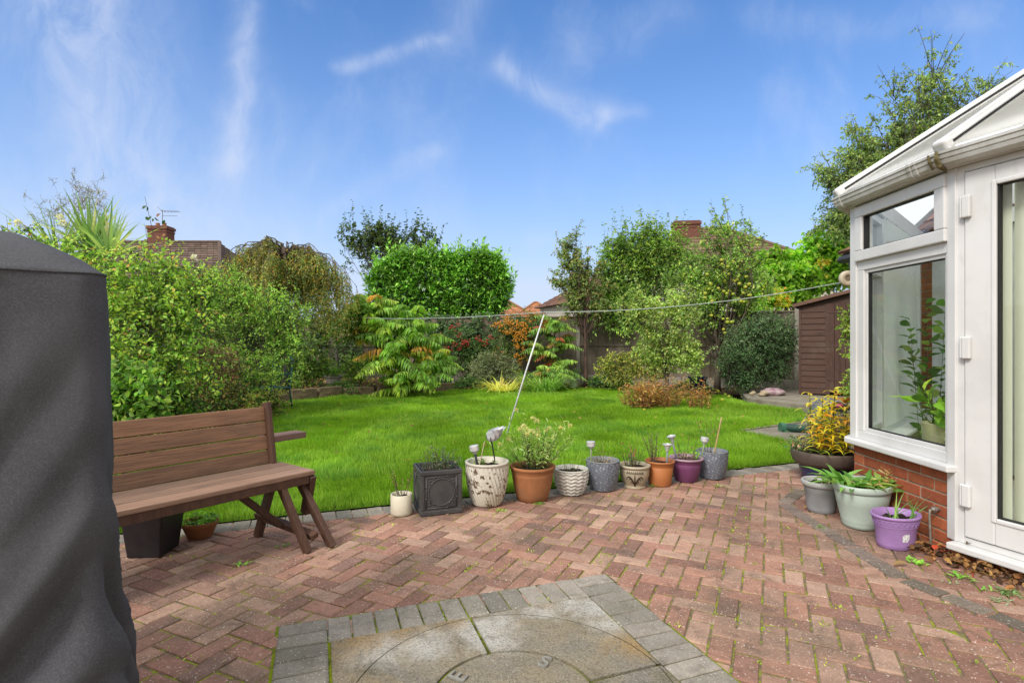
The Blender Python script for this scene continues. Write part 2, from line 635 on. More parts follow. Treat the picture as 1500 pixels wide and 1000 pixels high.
# herringbone pavers 200 x 100 at 45 degrees to the kerb
def brick_top(vs, fs, cs, quad, z, colr, cham=.006, drop=.02):
    c = sum((Vector(q) for q in quad), Vector((0, 0))) / len(quad)
    b = len(vs); n = len(quad)
    tl = (random.uniform(-.0025, .0025), random.uniform(-.002, .002))
    for inset, dz in ((cham, 0), (.0, -cham * .7), (0.0, -drop)):
        for q in quad:
            d = c - Vector(q); L = d.length
            p = Vector(q) + d / L * inset * 1.3
            vs.append((p.x, p.y, z + dz + tl[0] * (p.x - c.x) / .1 + tl[1] * (p.y - c.y) / .1)); cs.append(colr)
    fs.append(tuple(b + i for i in range(n)))
    for r in (0, 1):
        for i in range(n):
            j = (i + 1) % n
            fs.append((b + r * n + j, b + r * n + i, b + (r + 1) * n + i, b + (r + 1) * n + j))

EDGE = [Vector(p) for p in ((2.52, 4.64), (2.17, 4.25), (2.14, 2.93), (2.42, 2.2), (3.1, .9), (3.3, -3.2))]   # grey course round the conservatory
def in_cons(p):
    """inside the strip beside the conservatory"""
    if p.y > 4.64: return False
    for a, b in zip(EDGE[:-1], EDGE[1:]):
        if b.y <= p.y <= a.y:
            return p.x > a.x + (b.x - a.x) * (p.y - a.y) / (b.y - a.y) + .05
    return False

vs, fs, cs = [], [], []
A45 = TH + PI / 4
ca, sa = math.cos(A45), math.sin(A45)
PAL = [(.38, .205, .15), (.41, .24, .18), (.34, .18, .135), (.29, .155, .12), (.43, .275, .21), (.35, .215, .165), (.24, .14, .115)]
w_ = .1; gap = .0042
for i in range(-75, 75):
    for j in range(-75, 75):
        k = (i - j) % 4
        if k == 0: dx, dy = 2, 1
        elif k == 3: dx, dy = 1, 2
        else: continue
        q = []
        for x, y in ((i * w_ + gap, j * w_ + gap), ((i + dx) * w_ - gap, j * w_ + gap), ((i + dx) * w_ - gap, (j + dy) * w_ - gap), (i * w_ + gap, (j + dy) * w_ - gap)):
            q.append(Vector((x * ca - y * sa + .02, x * sa + y * ca + 2.0)))
        c = (q[0] + q[2]) / 2
        if not (-4.7 < c.x < 4.3 and -3.1 < c.y < 6.4): continue
        if c.y > kerb_y(c.x) - .07: continue
        u = (Vector((c.x, c.y)) - T0); uu = u.x * math.cos(TH) + u.y * math.sin(TH); vv = -u.x * math.sin(TH) + u.y * math.cos(TH)
        if -.12 < uu < 1.34 and -1.34 < vv < .12: continue
        big = noise.noise(Vector((c.x * .9, c.y * .9, 3)))
        k_ = random.random()
        colr = Vector(PAL[min(6, int(7 * max(0, min(.999, k_ * .8 + .1 - .25 * big))))]) * random.uniform(.85, 1.15); colr *= 1.05; colr.y *= 1.0; colr.z *= .97
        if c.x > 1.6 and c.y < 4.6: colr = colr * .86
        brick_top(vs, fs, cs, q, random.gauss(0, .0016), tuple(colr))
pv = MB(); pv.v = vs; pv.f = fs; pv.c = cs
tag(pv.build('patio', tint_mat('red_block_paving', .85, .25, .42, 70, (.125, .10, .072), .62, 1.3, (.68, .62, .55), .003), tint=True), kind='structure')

GREYS = [(.24, .22, .185), (.28, .255, .215), (.20, .185, .16), (.30, .27, .23)]
kv = MB(); vs, fs, cs = [], [], []
# row along the lawn
for a, b in zip(KERB[:-1], KERB[1:]):
    L = (b - a).length; n = max(1, int(L / .104)); d = (b - a) / n; nn = Vector((d.y, -d.x)).normalized()
    e = d.normalized() * .0025
    for k in range(n):
        p0, p1 = a + d * k + e, a + d * (k + 1) - e
        brick_top(vs, fs, cs, [p0 + nn * .185, p1 + nn * .185, p1, p0], .006 + random.gauss(0, .0015), tuple(Vector(random.choice(GREYS)) * random.uniform(.85, 1.15)), .006, .035)
# course round the conservatory (stretchers)
for a, b in zip(EDGE[:-1], EDGE[1:]):
    L = (b - a).length; n = max(1, round(L / .205)); d = (b - a) / n; nn = Vector((-d.y, d.x)).normalized()
    e = d.normalized() * .006
    for k in range(n):
        p0, p1 = a + d * k + e, a + d * (k + 1) - e
        brick_top(vs, fs, cs, [p0 - nn * .1, p0, p1, p1 - nn * .1][::-1] if False else [p0, p0 - nn * .1, p1 - nn * .1, p1], .006 + random.gauss(0, .001), tuple(Vector((.20, .155, .13)) * random.uniform(.7, 1.3)), .006, .03)
kv.v, kv.f, kv.c = vs, fs, cs
GREYBRICK = tint_mat('grey_block_kerb', .85, .25, .4, 90, (.13, .125, .085), .5, 1.6, (.6, .57, .52), .003)
ko = kv.build('kerb', GREYBRICK, tint=True); tag(ko, kind='structure')

# ------------------------------------------------------------------ stone compass square
STONE = None
def stone_mat():
    t = NT('weathered_sandstone_slab')
    v = t.coords()
    n = t.ramp(t.noise(v, 3.2, 6, .65, .6), .35, .65)
    c = t.mix(n, (.265, .225, .155), (.22, .20, .165))
    o = t.ramp(t.noise(v, 1.9, 5, .6, .9), .5, .62)
    c = t.mix(t.math('MULTIPLY', o, .4), c, (.30, .20, .08))
    def patch(px, py, r):
        g = G(px, py) - cc; lx, ly = g.x * math.cos(TH) + g.y * math.sin(TH), -g.x * math.sin(TH) + g.y * math.cos(TH)
        vm = t.n('ShaderNodeVectorMath', operation='DISTANCE'); t.link(v, vm.inputs[0]); vm.inputs[1].default_value = (lx, ly, .012)
        return t.ramp(t.math('ADD', vm.outputs['Value'], t.math('MULTIPLY', t.math('SUBTRACT', t.noise(v, 7, 7, .72, 1.4), .3), .34)), r + .16, r - .02)
    w = patch(706, 925, .10); 
    for q in ((722, 945, .07), (735, 918, .07), (790, 897, .07), (835, 886, .07), (868, 893, .09), (888, 918, .06), (560, 950, .10), (620, 945, .10)): w = t.math('MAXIMUM', w, patch(*q))
    c = t.mix(t.math('MULTIPLY', w, .62), c, (.56, .55, .52))
    w2 = patch(530, 938, .10)
    for q in ((590, 925, .08), (650, 912, .06), (790, 880, .05), (930, 950, .08)): w2 = t.math('MAXIMUM', w2, patch(*q))
    c = t.mix(t.math('MULTIPLY', w2, .65), c, (.36, .22, .07))
    d = t.ramp(t.noise(v, 5, 5, .7, .3), .5, .75)
    c = t.mix(t.math('MULTIPLY', d, .75), c, (.095, .088, .06))
    d2 = t.ramp(t.noise(v, 14, 6, .75, .6), .52, .7)
    c = t.mix(t.math('MULTIPLY', d2, .45), c, (.11, .09, .06))
    g = t.noise(v, 110, 4, .75)
    c = t.mix(t.math('MULTIPLY', t.ramp(g, .45, .7), .7), c, (.06, .05, .035))
    k = t.ramp(t.noise(v, 140, 2, .5), .64, .70)
    c = t.mix(t.math('MULTIPLY', k, .6), c, (.5, .46, .38))
    return t.out(c, .9, .2, 0, t.noise(v, 60, 6, .7), .008, .9)
cc = W(.61, -.61)
STONE = stone_mat()
comp = thing('compass_paving', 'square stone compass paving set in the patio with a round centre and grey block border', 'paving', (cc.x, cc.y, 0), TH)
def arc(r, a0, a1, n=14): return [(r * math.cos(a0 + (a1 - a0) * k / n), r * math.sin(a0 + (a1 - a0) * k / n)) for k in range(n + 1)]
cb = MB(); cb.disc((0, 0, .012), .292, 64); cb.v = [(x, y, .012 - .003 * (abs(x) + abs(y) > .288 and math.hypot(x, y) > .28)) for x, y, z in cb.v]
cb.build('centre_stone', STONE, comp, local=True)
g_ = .007
for q in range(4):
    m = MB()
    a0 = q * PI / 2
    def rot(p): return (p[0] * math.cos(a0) - p[1] * math.sin(a0), p[0] * math.sin(a0) + p[1] * math.cos(a0))
    da = .012
    inner = arc(.304, .03, PI / 2 - .03, 18); outer = arc(.588, da, PI / 2 - da, 18)
    n = len(inner)
    vv = [(*rot(p), .011) for p in inner] + [(*rot(p), .013) for p in outer] + [(*rot(p), -.02) for p in inner] + [(*rot(p), -.02) for p in outer]
    ff = [(i, i + n, i + n + 1, i + 1) for i in range(n - 1)]
    ff += [(i, i + 1, i + 1 + 2 * n, i + 2 * n) for i in range(n - 1)] + [(n + i + 1, n + i, n + i + 2 * n, n + i + 1 + 2 * n) for i in range(n - 1)]
    ff += [(0, 2 * n, 3 * n, n), (n - 1, 2 * n - 1, 4 * n - 1, 3 * n - 1)]
    m.add(vv, ff)
    # corner piece outside the big ring
    o2 = arc(.593, da, PI / 2 - da, 18)
    sq = [(min(.604, .604), .008)]
    corner = [(*rot(p), .012) for p in o2] + [(*rot((g_, .604)), .012), (*rot((.604, .604)), .012), (*rot((.604, g_)), .012)]
    lo = [(x, y, -.02) for x, y, z in corner]
    k = len(corner)
    o3 = arc(.604, .0, PI / 2, 18)
    outer_edge = []
    for p in o2:                              # radial projection of the ring on to the square outline
        s_ = .604 / max(p[0], p[1]); outer_edge.append((*rot((p[0] * s_, p[1] * s_)), .012))
    vv = [(*rot(p), .012) for p in o2] + outer_edge + [(x, y, -.02) for x, y, z in outer_edge]
    n = len(o2)
    m.add(vv, [(i, i + n, i + n + 1, i + 1) for i in range(n - 1)] + [(n + i, n + i + n, n + i + 1 + n, n + i + 1) for i in range(n - 1)])
    m.build('quarter_slab', STONE, comp, local=True)
# moss bed under the slabs
mb_ = MB(); mb_.poly([(-.83, -.83, .0015), (.83, -.83, .0015), (.83, .83, .0015), (-.83, .83, .0015)])
mossm = mat('joint_moss', (.20, .25, .012), (.055, .05, .025), 9, .95, .1, bump=.01, bscale=90)
mb_.build('mossy_joint', mossm, comp, local=True)
# border of grey blocks laid on edge round the square
vs, fs, cs = [], [], []
S0, S1 = .617, .817
def bq(x0, x1, y0, y1, rot90):
    q = [Vector((x0, y0)), Vector((x1, y0)), Vector((x1, y1)), Vector((x0, y1))]
    for _ in range(rot90): q = [Vector((-p.y, p.x)) for p in q]
    brick_top(vs, fs, cs, q, .01 + random.gauss(0, .0015), tuple(Vector(random.choice(GREYS)) * random.uniform(.9, 1.2)), .007, .035)
for side in (0, 2):
    for k in range(12):
        bq(-.617 + k * .1028 + .004, -.617 + (k + 1) * .1028 - .004, S0, S1, side)
for side in (1, 3):
    for k in range(16):
        bq(-.817 + k * .1021 + .004, -.817 + (k + 1) * .1021 - .004, S0, S1, side)
bm_ = MB(); bm_.v, bm_.f, bm_.c = vs, fs, cs
bm_.build('block_border', GREYBRICK, comp, local=True, tint=True)
# raised letters
def letter(ch, ang, r=.24, size=.10):
    cu = bpy.data.curves.new('letter', 'FONT'); cu.body = ch; cu.size = size; cu.extrude = .004; cu.bevel_depth = .0012
    cu.align_x = 'CENTER'; cu.align_y = 'CENTER'
    tmp = bpy.data.objects.new('tmp', cu); col.objects.link(tmp)
    dg = bpy.context.evaluated_depsgraph_get()
    me = bpy.data.meshes.new_from_object(tmp.evaluated_get(dg))
    bpy.data.objects.remove(tmp)
    me.materials.clear(); me.materials.append(mat('letter_stone', (.27, .26, .23), (.2, .19, .17), 30, .8))
    o = link('letter', me, comp)
    a = ang - TH
    o.location = (r * math.cos(a), r * math.sin(a), .0155); o.rotation_euler = (0, 0, a - PI / 2)
    tag(o, 'raised letter %s on the round stone' % ch)
letter('S', math.radians(61)); letter('E', math.radians(151)); letter('N', math.radians(241)); letter('W', math.radians(331))

# ------------------------------------------------------------------ lawn
LAWN = [(k.x, k.y) for k in KERB] + [(3.52, 6.75), (3.18, 7.62), (4.75, 8.6), (5.25, 9.9), (4.75, 11.0), (4.85, 12.6), (3.4, 14.2), (1.5, 14.5), (.3, 14.5),
        (-1.2, 14.1), (-2.3, 13.1), (-3.85, 12.35), (-4.6, 11.2), (-4.0, 8.0), (-3.9, 6.0), (-4.0, 4.0)]
def lawn_mat():
    t = NT('mown_lawn')
    v = t.coords()
    n = t.ramp(t.noise(v, 2.2, 5, .6, .3), .35, .65)
    c = t.mix(n, (.09, .19, .008), (.16, .30, .016))
    g = t.noise(v, 90, 4, .7)
    c = t.mix(t.ramp(g, .3, .75), c, (.03, .07, .006))
    return t.out(c, .9, .15, 0, g, .03, .9)
lm = MB(); lm.poly([(x, y, .014) for x, y in LAWN])
tag(lm.build('lawn', lawn_mat()), kind='structure')

def inside(x, y, poly):
    r = np.zeros(len(x), bool); n = len(poly); j = n - 1
    for i in range(n):
        xi, yi = poly[i]; xj, yj = poly[j]
        c = ((yi > y) != (yj > y)) & (x < (xj - xi) * (y - yi) / (yj - yi + 1e-12) + xi)
        r ^= c; j = i
    return r

def grass():
    N = 1350000
    x = rng.uniform(-5, 5.5, N); y = rng.uniform(2.6, 14.6, N)
    keep = rng.random(N) < np.clip((4.4 / y) ** 1.25, .12, 1)
    x, y = x[keep], y[keep]
    k = inside(x, y, LAWN); x, y = x[k], y[k]
    n = len(x)
    xr, yr = x * .79 + y * .61, -x * .61 + y * .79
    xr, yr = xr + .25 * vnoise(x * 2.1, y * 2.1, 31), yr + .25 * vnoise(x * 2.1 + 7, y * 2.1, 32)
    n1 = .5 * vnoise(xr * 1.1 + 9, yr * 1.1, 1) + .5 * vnoise(x * .7, y * .7 + 3, 41)
    n2 = .6 * vnoise(xr * 3.6, yr * 3.6 + 5, 2) + .4 * vnoise(x * 5.3, y * 5.3, 42); n3 = vnoise(xr * 11, yr * 11, 3)
    ht = (.020 + .030 * n2 + .030 * n3 + .016 * n1) * rng.uniform(.65, 1.2, n)
    w = .0027 * (1 + y / 5.0) * rng.uniform(.7, 1.3, n)
    tf = np.clip((vnoise(xr * 2.6 + 2, yr * 3.0, 21) - .58) * 5, 0, 1) * np.clip((vnoise(x * 9, y * 9, 22) - .2) * 2, 0, 1)
    ht = ht * (1 + .55 * tf)
    an = rng.uniform(0, 2 * PI, n)
    lean = rng.uniform(.1, .8, n) * ht
    la = rng.normal(0, 1, n) * .8 + 6 * vnoise(x * 1.7, y * 1.7, 8)
    b = np.stack([x, y, np.full(n, .012)], 1)
    s = np.stack([np.cos(an), np.sin(an), np.zeros(n)], 1) * w[:, None] * .5
    tip = b + np.stack([np.cos(la) * lean, np.sin(la) * lean, ht], 1)
    V = np.stack([b - s, b + s, tip], 1).reshape(-1, 3)
    lo, hi_, ye = np.array([.14, .30, .010]), np.array([.37, .66, .045]), np.array([.55, .70, .12])
    f = np.clip(-.02 + .42 * n2 + .38 * n1 + .32 * n3 + rng.normal(0, .15, n), 0, 1)[:, None]
    c = lo * (1 - f) + hi_ * f
    c = c * (1 - .55 * tf[:, None]) + np.array([.10, .30, .045]) * .55 * tf[:, None]
    m = (rng.random(n) < .06)[:, None]
    c = np.where(m, ye, c) * (.75 + .5 * n1[:, None])
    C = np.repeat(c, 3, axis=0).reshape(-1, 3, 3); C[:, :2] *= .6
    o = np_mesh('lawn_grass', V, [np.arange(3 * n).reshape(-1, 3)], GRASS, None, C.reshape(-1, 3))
    tag(o, 'bright green mown lawn grass beyond the patio', 'grass', kind='stuff')
grass()

# bed soil behind the lawn, path and slab
bedm = MB()
BED = [(-9, 17.2), (-9, 2.6), (-4.1, 2.75), (-4.05, 4), (-3.95, 6), (-4.05, 8), (-4.65, 11.2), (-3.9, 12.4), (-2.33, 13.15), (-1.2, 14.15), (.3, 14.55), (1.5, 14.55), (3.45, 14.25), (4.9, 12.65), (5.6, 12.2), (9, 12.0), (9, 17.2)]
bedm.poly([(x, y, .05) for x, y in BED], .1)
tag(bedm.build('flower_bed', mat('bed_soil', (.06, .045, .03), (.035, .026, .018), 5, .95, .1, bump=.04, bscale=26, dirt=(.10, .065, .03), dirt_amt=.6)), kind='structure')
rb = MB()
rb.poly([(-5.1, 10.4, .2), (-4.62, 11.35, .2), (-3.9, 12.5, .2), (-2.4, 13.25, .2), (-2.2, 15.8, .2), (-6.6, 16.4, .2), (-6.6, 10.4, .2)], .2)
tag(rb.build('raised_bed_soil', mat('leafy_bed_soil', (.07, .05, .03), (.04, .03, .02), 6, .95, .1, bump=.05, bscale=30, dirt=(.16, .09, .035), dirt_amt=.7)), kind='structure')

CONC = mat('old_concrete', (.27, .245, .20), (.20, .18, .145), 3, .9, .2, bump=.004, bscale=90, dirt=(.13, .11, .07), dirt_amt=.7)
pm = MB(); pm.poly([(3.4, 5.9, .016), (3.56, 6.77, .016), (3.22, 7.64, .016), (4.72, 8.56, .016), (5.0, 9.0, .016), (7.5, 9.0, .016), (7.5, 7.0, .016), (4.4, 5.4, .016)], .03)
tag(pm.build('garden_path', CONC), kind='structure')
em = MB(); em.beam((3.2, 7.66, .02), (4.72, 8.6, .02), .03, .03)
tag(em.build('path_edging_kerb', mat('pale_edging', (.42, .38, .30), (.3, .26, .2), 5, .9)), kind='structure')
sm = MB(); sm.poly([(4.75, 11.05, .13), (5.3, 9.86, .13), (7.6, 9.0, .13), (9.5, 9.6, .13), (9.5, 13.0, .13), (5.4, 13.0, .13)], .15)
so = sm.build('concrete_base', CONC, bevel=.01); tag(so, kind='structure')
# ------------------------------------------------------------------ house and conservatory
def upvc():
    t = NT('white_upvc')
    v = t.coords()
    n = t.ramp(t.noise(v, 2.5, 5, .6, .4), .35, .7)
    c = t.mix(n, (.68, .68, .675), (.60, .60, .59))
    d = t.ramp(t.noise(t.coords((1, 1, .25)), 9, 6, .7, .4), .56, .8)
    c = t.mix(t.math('MULTIPLY', d, .45), c, (.40, .38, .32))
    return t.out(c, .35, .45, 0, t.noise(v, 25, 2), .0006, .3)
UPVC = upvc()
UPVC_DIRTY = mat('grimy_white_upvc', (.62, .62, .59), (.5, .5, .46), 4, .45, .4, dirt=(.22, .2, .15), dirt_amt=.55, bump=.001, bscale=30)
BLACK = mat('black_seal', (.015, .015, .016), None, 6, .6)
MORTAR = mat('pale_mortar', (.42, .36, .27), (.33, .28, .2), 9, .95, .1, bump=.006, bscale=120)
BRICKM = tint_mat('red_facing_brick', .85, .2, .4, 80, (.16, .075, .05), .4, 4.0, None, .003)

def glass(name, tr=.82, tint=(.97, .99, .98)):
    t = NT(name)
    a = t.n('ShaderNodeBsdfTransparent'); a.inputs[0].default_value = (*tint, 1)
    g = t.n('ShaderNodeBsdfGlossy'); g.inputs['Roughness'].default_value = .015
    fr = t.n('ShaderNodeLayerWeight', i_Blend=.5)
    f = t.math('ADD', t.math('MULTIPLY', t.math('POWER', fr.outputs['Facing'], 3.0), .75), .025, clamp=True)
    m = t.n('ShaderNodeMixShader'); t.link(f, m.inputs[0])
    t.link(a.outputs[0], m.inputs[1]); t.link(g.outputs[0], m.inputs[2])
    o = t.n('ShaderNodeOutputMaterial'); t.link(m.outputs[0], o.inputs[0])
    return t.m
GLASS = glass('window_glass')

def brick_wall(mb_mortar, mb_brick, a, b, z0, z1, thick=.1, out=None, course=.075, seed=1):
    """real bricks on a mortar core from a to b (outer face), outward normal 'out'"""
    r = random.Random(seed)
    a, b = Vector((a[0], a[1], 0)), Vector((b[0], b[1], 0))
    d = (b - a); L = d.length; d.normalize()
    o = Vector((out[0], out[1], 0)).normalized()
    def boxat(m, s0, s1, d0, d1, za, zb):
        p = [a + d * s + o * q + Vector((0, 0, z)) for z in (za, zb) for s, q in ((s0, d0), (s1, d0), (s1, d1), (s0, d1))]
        m.add(p, [(3, 2, 1, 0), (4, 5, 6, 7), (0, 1, 5, 4), (1, 2, 6, 5), (2, 3, 7, 6), (3, 0, 4, 7)])
    boxat(mb_mortar, .002, L - .002, -thick, -.006, z0, z1)
    n = int(round((z1 - z0) / course)); h = (z1 - z0) / n
    for i in range(n):
        s = -.1125 * (i % 2) - .0
        while s < L:
            s0, s1 = max(0, s + .005), min(L, s + .22)
            if s1 - s0 > .03:
                k = r.random()
                c = Vector((.46, .14, .06)).lerp(Vector((.34, .09, .045)), k) * r.uniform(.8, 1.2)
                mb_brick.cur = tuple(c)
                j = r.uniform(-.0015, .0015)
                boxat(mb_brick, s0, s1, -.05, j, z0 + i * h + .005, z0 + (i + 1) * h - .005)
            s += .225

house = thing('bungalow', 'red brick bungalow wall with tiled eave just behind the white conservatory', 'house', (4.4, 6, 0))
m1, m2 = MB(), MB()
brick_wall(m1, m2, (4.4, 5.0), (4.4, 7.05), 0, 2.33, .25, (-1, 0), seed=5)
m1.box((4.55, 1.0, 1.165), (.3, 7.98, 2.33))
pl_ = MB(); pl_.box((4.39, 3.6, 1.2), (.012, 4.2, 2.2)); pl_.build('plastered_inner_wall', mat('white_plaster', (.8, .79, .75), None, 3, .8), house)
m1.box((8.5, 6.92, 1.165), (7.9, .25, 2.33))
m1.build('wall', MORTAR, house)
m2.build('brick_facing', BRICKM, house, bevel=.004, seg=1, tint=True)
TILE = tint_mat('clay_roof_tile', .85, .2, .4, 40, (.10, .09, .07), .5, 2.0, None, .004)
def tiled(mb, p00, p10, p11, p01, rows, cols_, base, th=.03, seed=1):
    """overlapping rows of tiles on the slope p00-p10 (eave) to p01-p11 (ridge)"""
    r = random.Random(seed)
    p00, p10, p11, p01 = map(Vector, (p00, p10, p11, p01))
    nr = (p10 - p00).cross(p01 - p00).normalized()
    if nr.z < 0: nr = -nr
    for i in range(rows):
        a0, a1 = i / rows, (i + 1.15) / rows
        l0, r0 = p00.lerp(p01, a0), p10.lerp(p11, a0); l1, r1 = p00.lerp(p01, min(a1, 1)), p10.lerp(p11, min(a1, 1))
        n = max(1, int(round(cols_ * (r0 - l0).length / max((p10 - p00).length, .01))))
        for k in range(n):
            f0, f1 = k / n + .04 / n, (k + 1) / n - .0 / n
            c = Vector(base) * r.uniform(.7, 1.25); mb.cur = tuple(c)
            u = th * r.uniform(.8, 1.25)
            q = [l0.lerp(r0, f0) + nr * u, l0.lerp(r0, f1) + nr * u, l1.lerp(r1, f1) + nr * .004, l1.lerp(r1, f0) + nr * .004]
            lo = [l0.lerp(r0, f0), l0.lerp(r0, f1)]
            mb.add(q + lo, [(0, 1, 2, 3), (4, 5, 1, 0)])
rm = MB()
tiled(rm, (4.33, 7.25, 2.42), (4.33, -3, 2.42), (8, -3, 5.3), (8, 3.5, 5.3), 22, 34, (.26, .13, .085))
tiled(rm, (4.33, 7.25, 2.42), (12, 7.25, 2.42), (12, 3.5, 5.3), (8, 3.5, 5.3), 22, 26, (.26, .13, .085))
rm.build('roof', TILE, house, tint=True)
em = MB(); em.tube([(4.335, 7.2, 2.34), (4.335, 6.1, 2.34)], .05, 10); em.box((4.38, 6.7, 2.36), (.04, 1.0, .12))
em.build('gutter', mat('black_gutter', (.03, .03, .032), (.05, .05, .05), 5, .4), house)
dm = MB(); dm.tube([(4.34, 7.0, 2.32), (4.36, 7.0, 2.2), (4.365, 7.0, 2.1), (4.365, 7.0, .05)], .03, 10)
dm.build('downpipe', mat('pale_downpipe', (.035, .035, .04), (.05, .05, .05), 5, .4), house, smooth=True)

# bay of the conservatory: outer face, far to near
C0, C1 = Vector((2.61, 4.17)), Vector((2.612, 3.215))
DD = Vector((.345, -.939)).normalized()
CB = C0 + Vector((.7071, .7071)) * 2.4
C2 = C1 + DD * 1.25
C3 = Vector((4.38, 1.05))
PTS = [CB, C0, C1, C2, C3]
def offset(pts, d):
    """offset a polyline; positive = outward (left of travel from far to near is inside, so right)"""
    res = []
    for i, p in enumerate(pts):
        ns = []
        if i > 0: e = (pts[i] - pts[i - 1]).normalized(); ns.append(Vector((e.y, -e.x)))
        if i < len(pts) - 1: e = (pts[i + 1] - pts[i]).normalized(); ns.append(Vector((e.y, -e.x)))
        n = sum(ns, Vector((0, 0))).normalized()
        # travel is far->near, outward is -X, i.e. for e=(0,-1): (e.y,-e.x)=(-1,0)
        res.append(p + n * d / max(.3, n.dot(ns[0])))
    return res
cons = thing('conservatory', 'white plastic framed conservatory on a low red brick wall at the right edge', 'conservatory', (3.6, 3.4, 0))

def facet(mb, a, b, s0, s1, d0, d1, z0, z1):
    """box in the frame of the facet a->b: s along, d outward"""
    a, b = Vector((a.x, a.y, 0)), Vector((b.x, b.y, 0))
    e = (b - a).normalized(); o = Vector((e.y, -e.x, 0))
    p = [a + e * s + o * q + Vector((0, 0, z)) for z in (z0, z1) for s, q in ((s0, d0), (s1, d0), (s1, d1), (s0, d1))]
    mb.add(p, [(3, 2, 1, 0), (4, 5, 6, 7), (0, 1, 5, 4), (1, 2, 6, 5), (2, 3, 7, 6), (3, 0, 4, 7)])

def fl(a, b, s): e = (b - a).normalized(); return a + e * s
LW = (C1 - C0).length                      # window facet (s measured from the far corner C0)
# dwarf walls
m1, m2 = MB(), MB()
brick_wall(m1, m2, CB, C0, -.03, .5, .1, (-.707, .707), seed=2)
brick_wall(m1, m2, C0, C1, -.03, .5, .1, (-1, 0), seed=3)
brick_wall(m1, m2, C1, C2, -.03, .06, .1, (-.939, -.345), seed=4)
brick_wall(m1, m2, C2, C3, -.03, .5, .1, (-.6, -.78), seed=6)
m1.build('mortar', MORTAR, cons)
m2.build('dwarf_wall', BRICKM, cons, bevel=.004, seg=1, tint=True)
# sills
for a, b, s0, s1, z0, z1 in ((C0, C1, -.02, LW + .015, .5, .54), (CB, C0, 0, 2.4 + .0, .5, .54), (C2, C3, 0, 1.5, .5, .54)):
    sl = MB(); facet(sl, a, b, s0, s1, -.09, .065, z0, z1); sl.build('sill', UPVC, cons, bevel=.008)
ds = MB(); facet(ds, C1, C2, -.01, 1.25, -.09, .075, .06, .1)
ds.build('door_sill', UPVC, cons, bevel=.008)

# frame of the window facet; near corner at s = LW
fr = MB()
f = lambda s0, s1, d0, d1, z0, z1: facet(fr, C0, C1, s0, s1, d0, d1, z0, z1)
zS, zT = .54, 2.29
f(-.03, .045, -.09, .012, zS, zT)                          # far corner post
f(LW - .052, LW + .012, -.09, .012, .1, zT)                # near corner post
f(.045, LW - .052, -.07, .0, zS, .605)                     # bottom rail
f(.045, LW - .052, -.07, .0, 1.80, 1.868)                  # transom
f(.045, LW - .052, -.07, .0, 2.245, zT)                    # head
f(.045, .115, -.07, .0, .605, 1.80); f(.045, .115, -.07, .0, 1.868, 2.245)
f(LW - .075, LW - .052, -.07, .0, .605, 1.80); f(LW - .075, LW - .052, -.07, .0, 1.868, 2.245)
fr.build('window_frame', UPVC, cons, bevel=.005)
bd = MB()                                                    # sloped bead of the lower pane
for a in ((.115, LW - .075, .605, .632), (.115, LW - .075, 1.776, 1.80), (.115, .14, .632, 1.776), (LW - .095, LW - .075, .632, 1.776)):
    facet(bd, C0, C1, a[0], a[1], -.05, -.012, a[2], a[3])
bd.build('window_bead', UPVC, cons, bevel=.004)
gk = MB()
for a in ((.14, LW - .095, .632, .638), (.14, LW - .095, 1.77, 1.776), (.14, .148, .638, 1.77), (LW - .103, LW - .095, .638, 1.77)):
    facet(gk, C0, C1, a[0], a[1], -.045, -.02, a[2], a[3])
gk.build('window_seal', BLACK, cons)
gp = MB(); facet(gp, C0, C1, .14, LW - .095, -.034, -.030, .632, 1.776)
gp.build('window_pane', GLASS, cons)
# top-hung casement
cs_ = MB()
for a in ((.05, LW - .05, 1.868, 1.945), (.05, LW - .05, 2.195, 2.275), (.05, .132, 1.945, 2.195), (LW - .132, LW - .05, 1.945, 2.195)):
    facet(cs_, C0, C1, a[0], a[1], -.05, .03, a[2], a[3])
cas = cs_.build('casement', UPVC, cons, bevel=.007)
gk = MB()
for a in ((.132, LW - .132, 1.945, 1.951), (.132, LW - .132, 2.189, 2.195), (.132, .14, 1.951, 2.189), (LW - .14, LW - .132, 1.951, 2.189)):
    facet(gk, C0, C1, a[0], a[1], -.03, .012, a[2], a[3])
gk.build('seal', BLACK, cas)
gp = MB(); facet(gp, C0, C1, .132, LW - .132, -.012, -.008, 1.945, 2.195); gp.build('pane', GLASS, cas)

# back facet (turned away): frames and panes
bf = MB(); bg = MB()
for s0 in (0.03, .62, 1.2, 1.78, 2.33):
    facet(bf, CB, C0, s0, s0 + .07, -.08, .0, .54, 2.29)
for z0, z1 in ((.54, .61), (1.8, 1.87), (2.23, 2.29)): facet(bf, CB, C0, .1, 2.33, -.075, -.004, z0, z1)
for s0 in (.1, .69, 1.27, 1.85): facet(bg, CB, C0, s0, s0 + .52, -.04, -.036, .61, 1.8); facet(bg, CB, C0, s0, s0 + .52, -.04, -.036, 1.87, 2.23)
bf.build('side_window_frame', UPVC, cons, bevel=.005); bg.build('side_window_pane', GLASS, cons)
bf = MB(); bg = MB()
for s0 in (0.0, .75, 1.5): facet(bf, C2, C3, s0, s0 + .07, -.08, .0, .54, 2.29)
for z0, z1 in ((.54, .61), (1.8, 1.87), (2.23, 2.29)): facet(bf, C2, C3, .07, 1.5, -.075, -.004, z0, z1)
for s0 in (.07, .82): facet(bg, C2, C3, s0, s0 + .68, -.04, -.036, .61, 1.8); facet(bg, C2, C3, s0, s0 + .68, -.04, -.036, 1.87, 2.23)
bf.build('near_window_frame', UPVC, cons, bevel=.005); bg.build('near_window_pane', GLASS, cons)

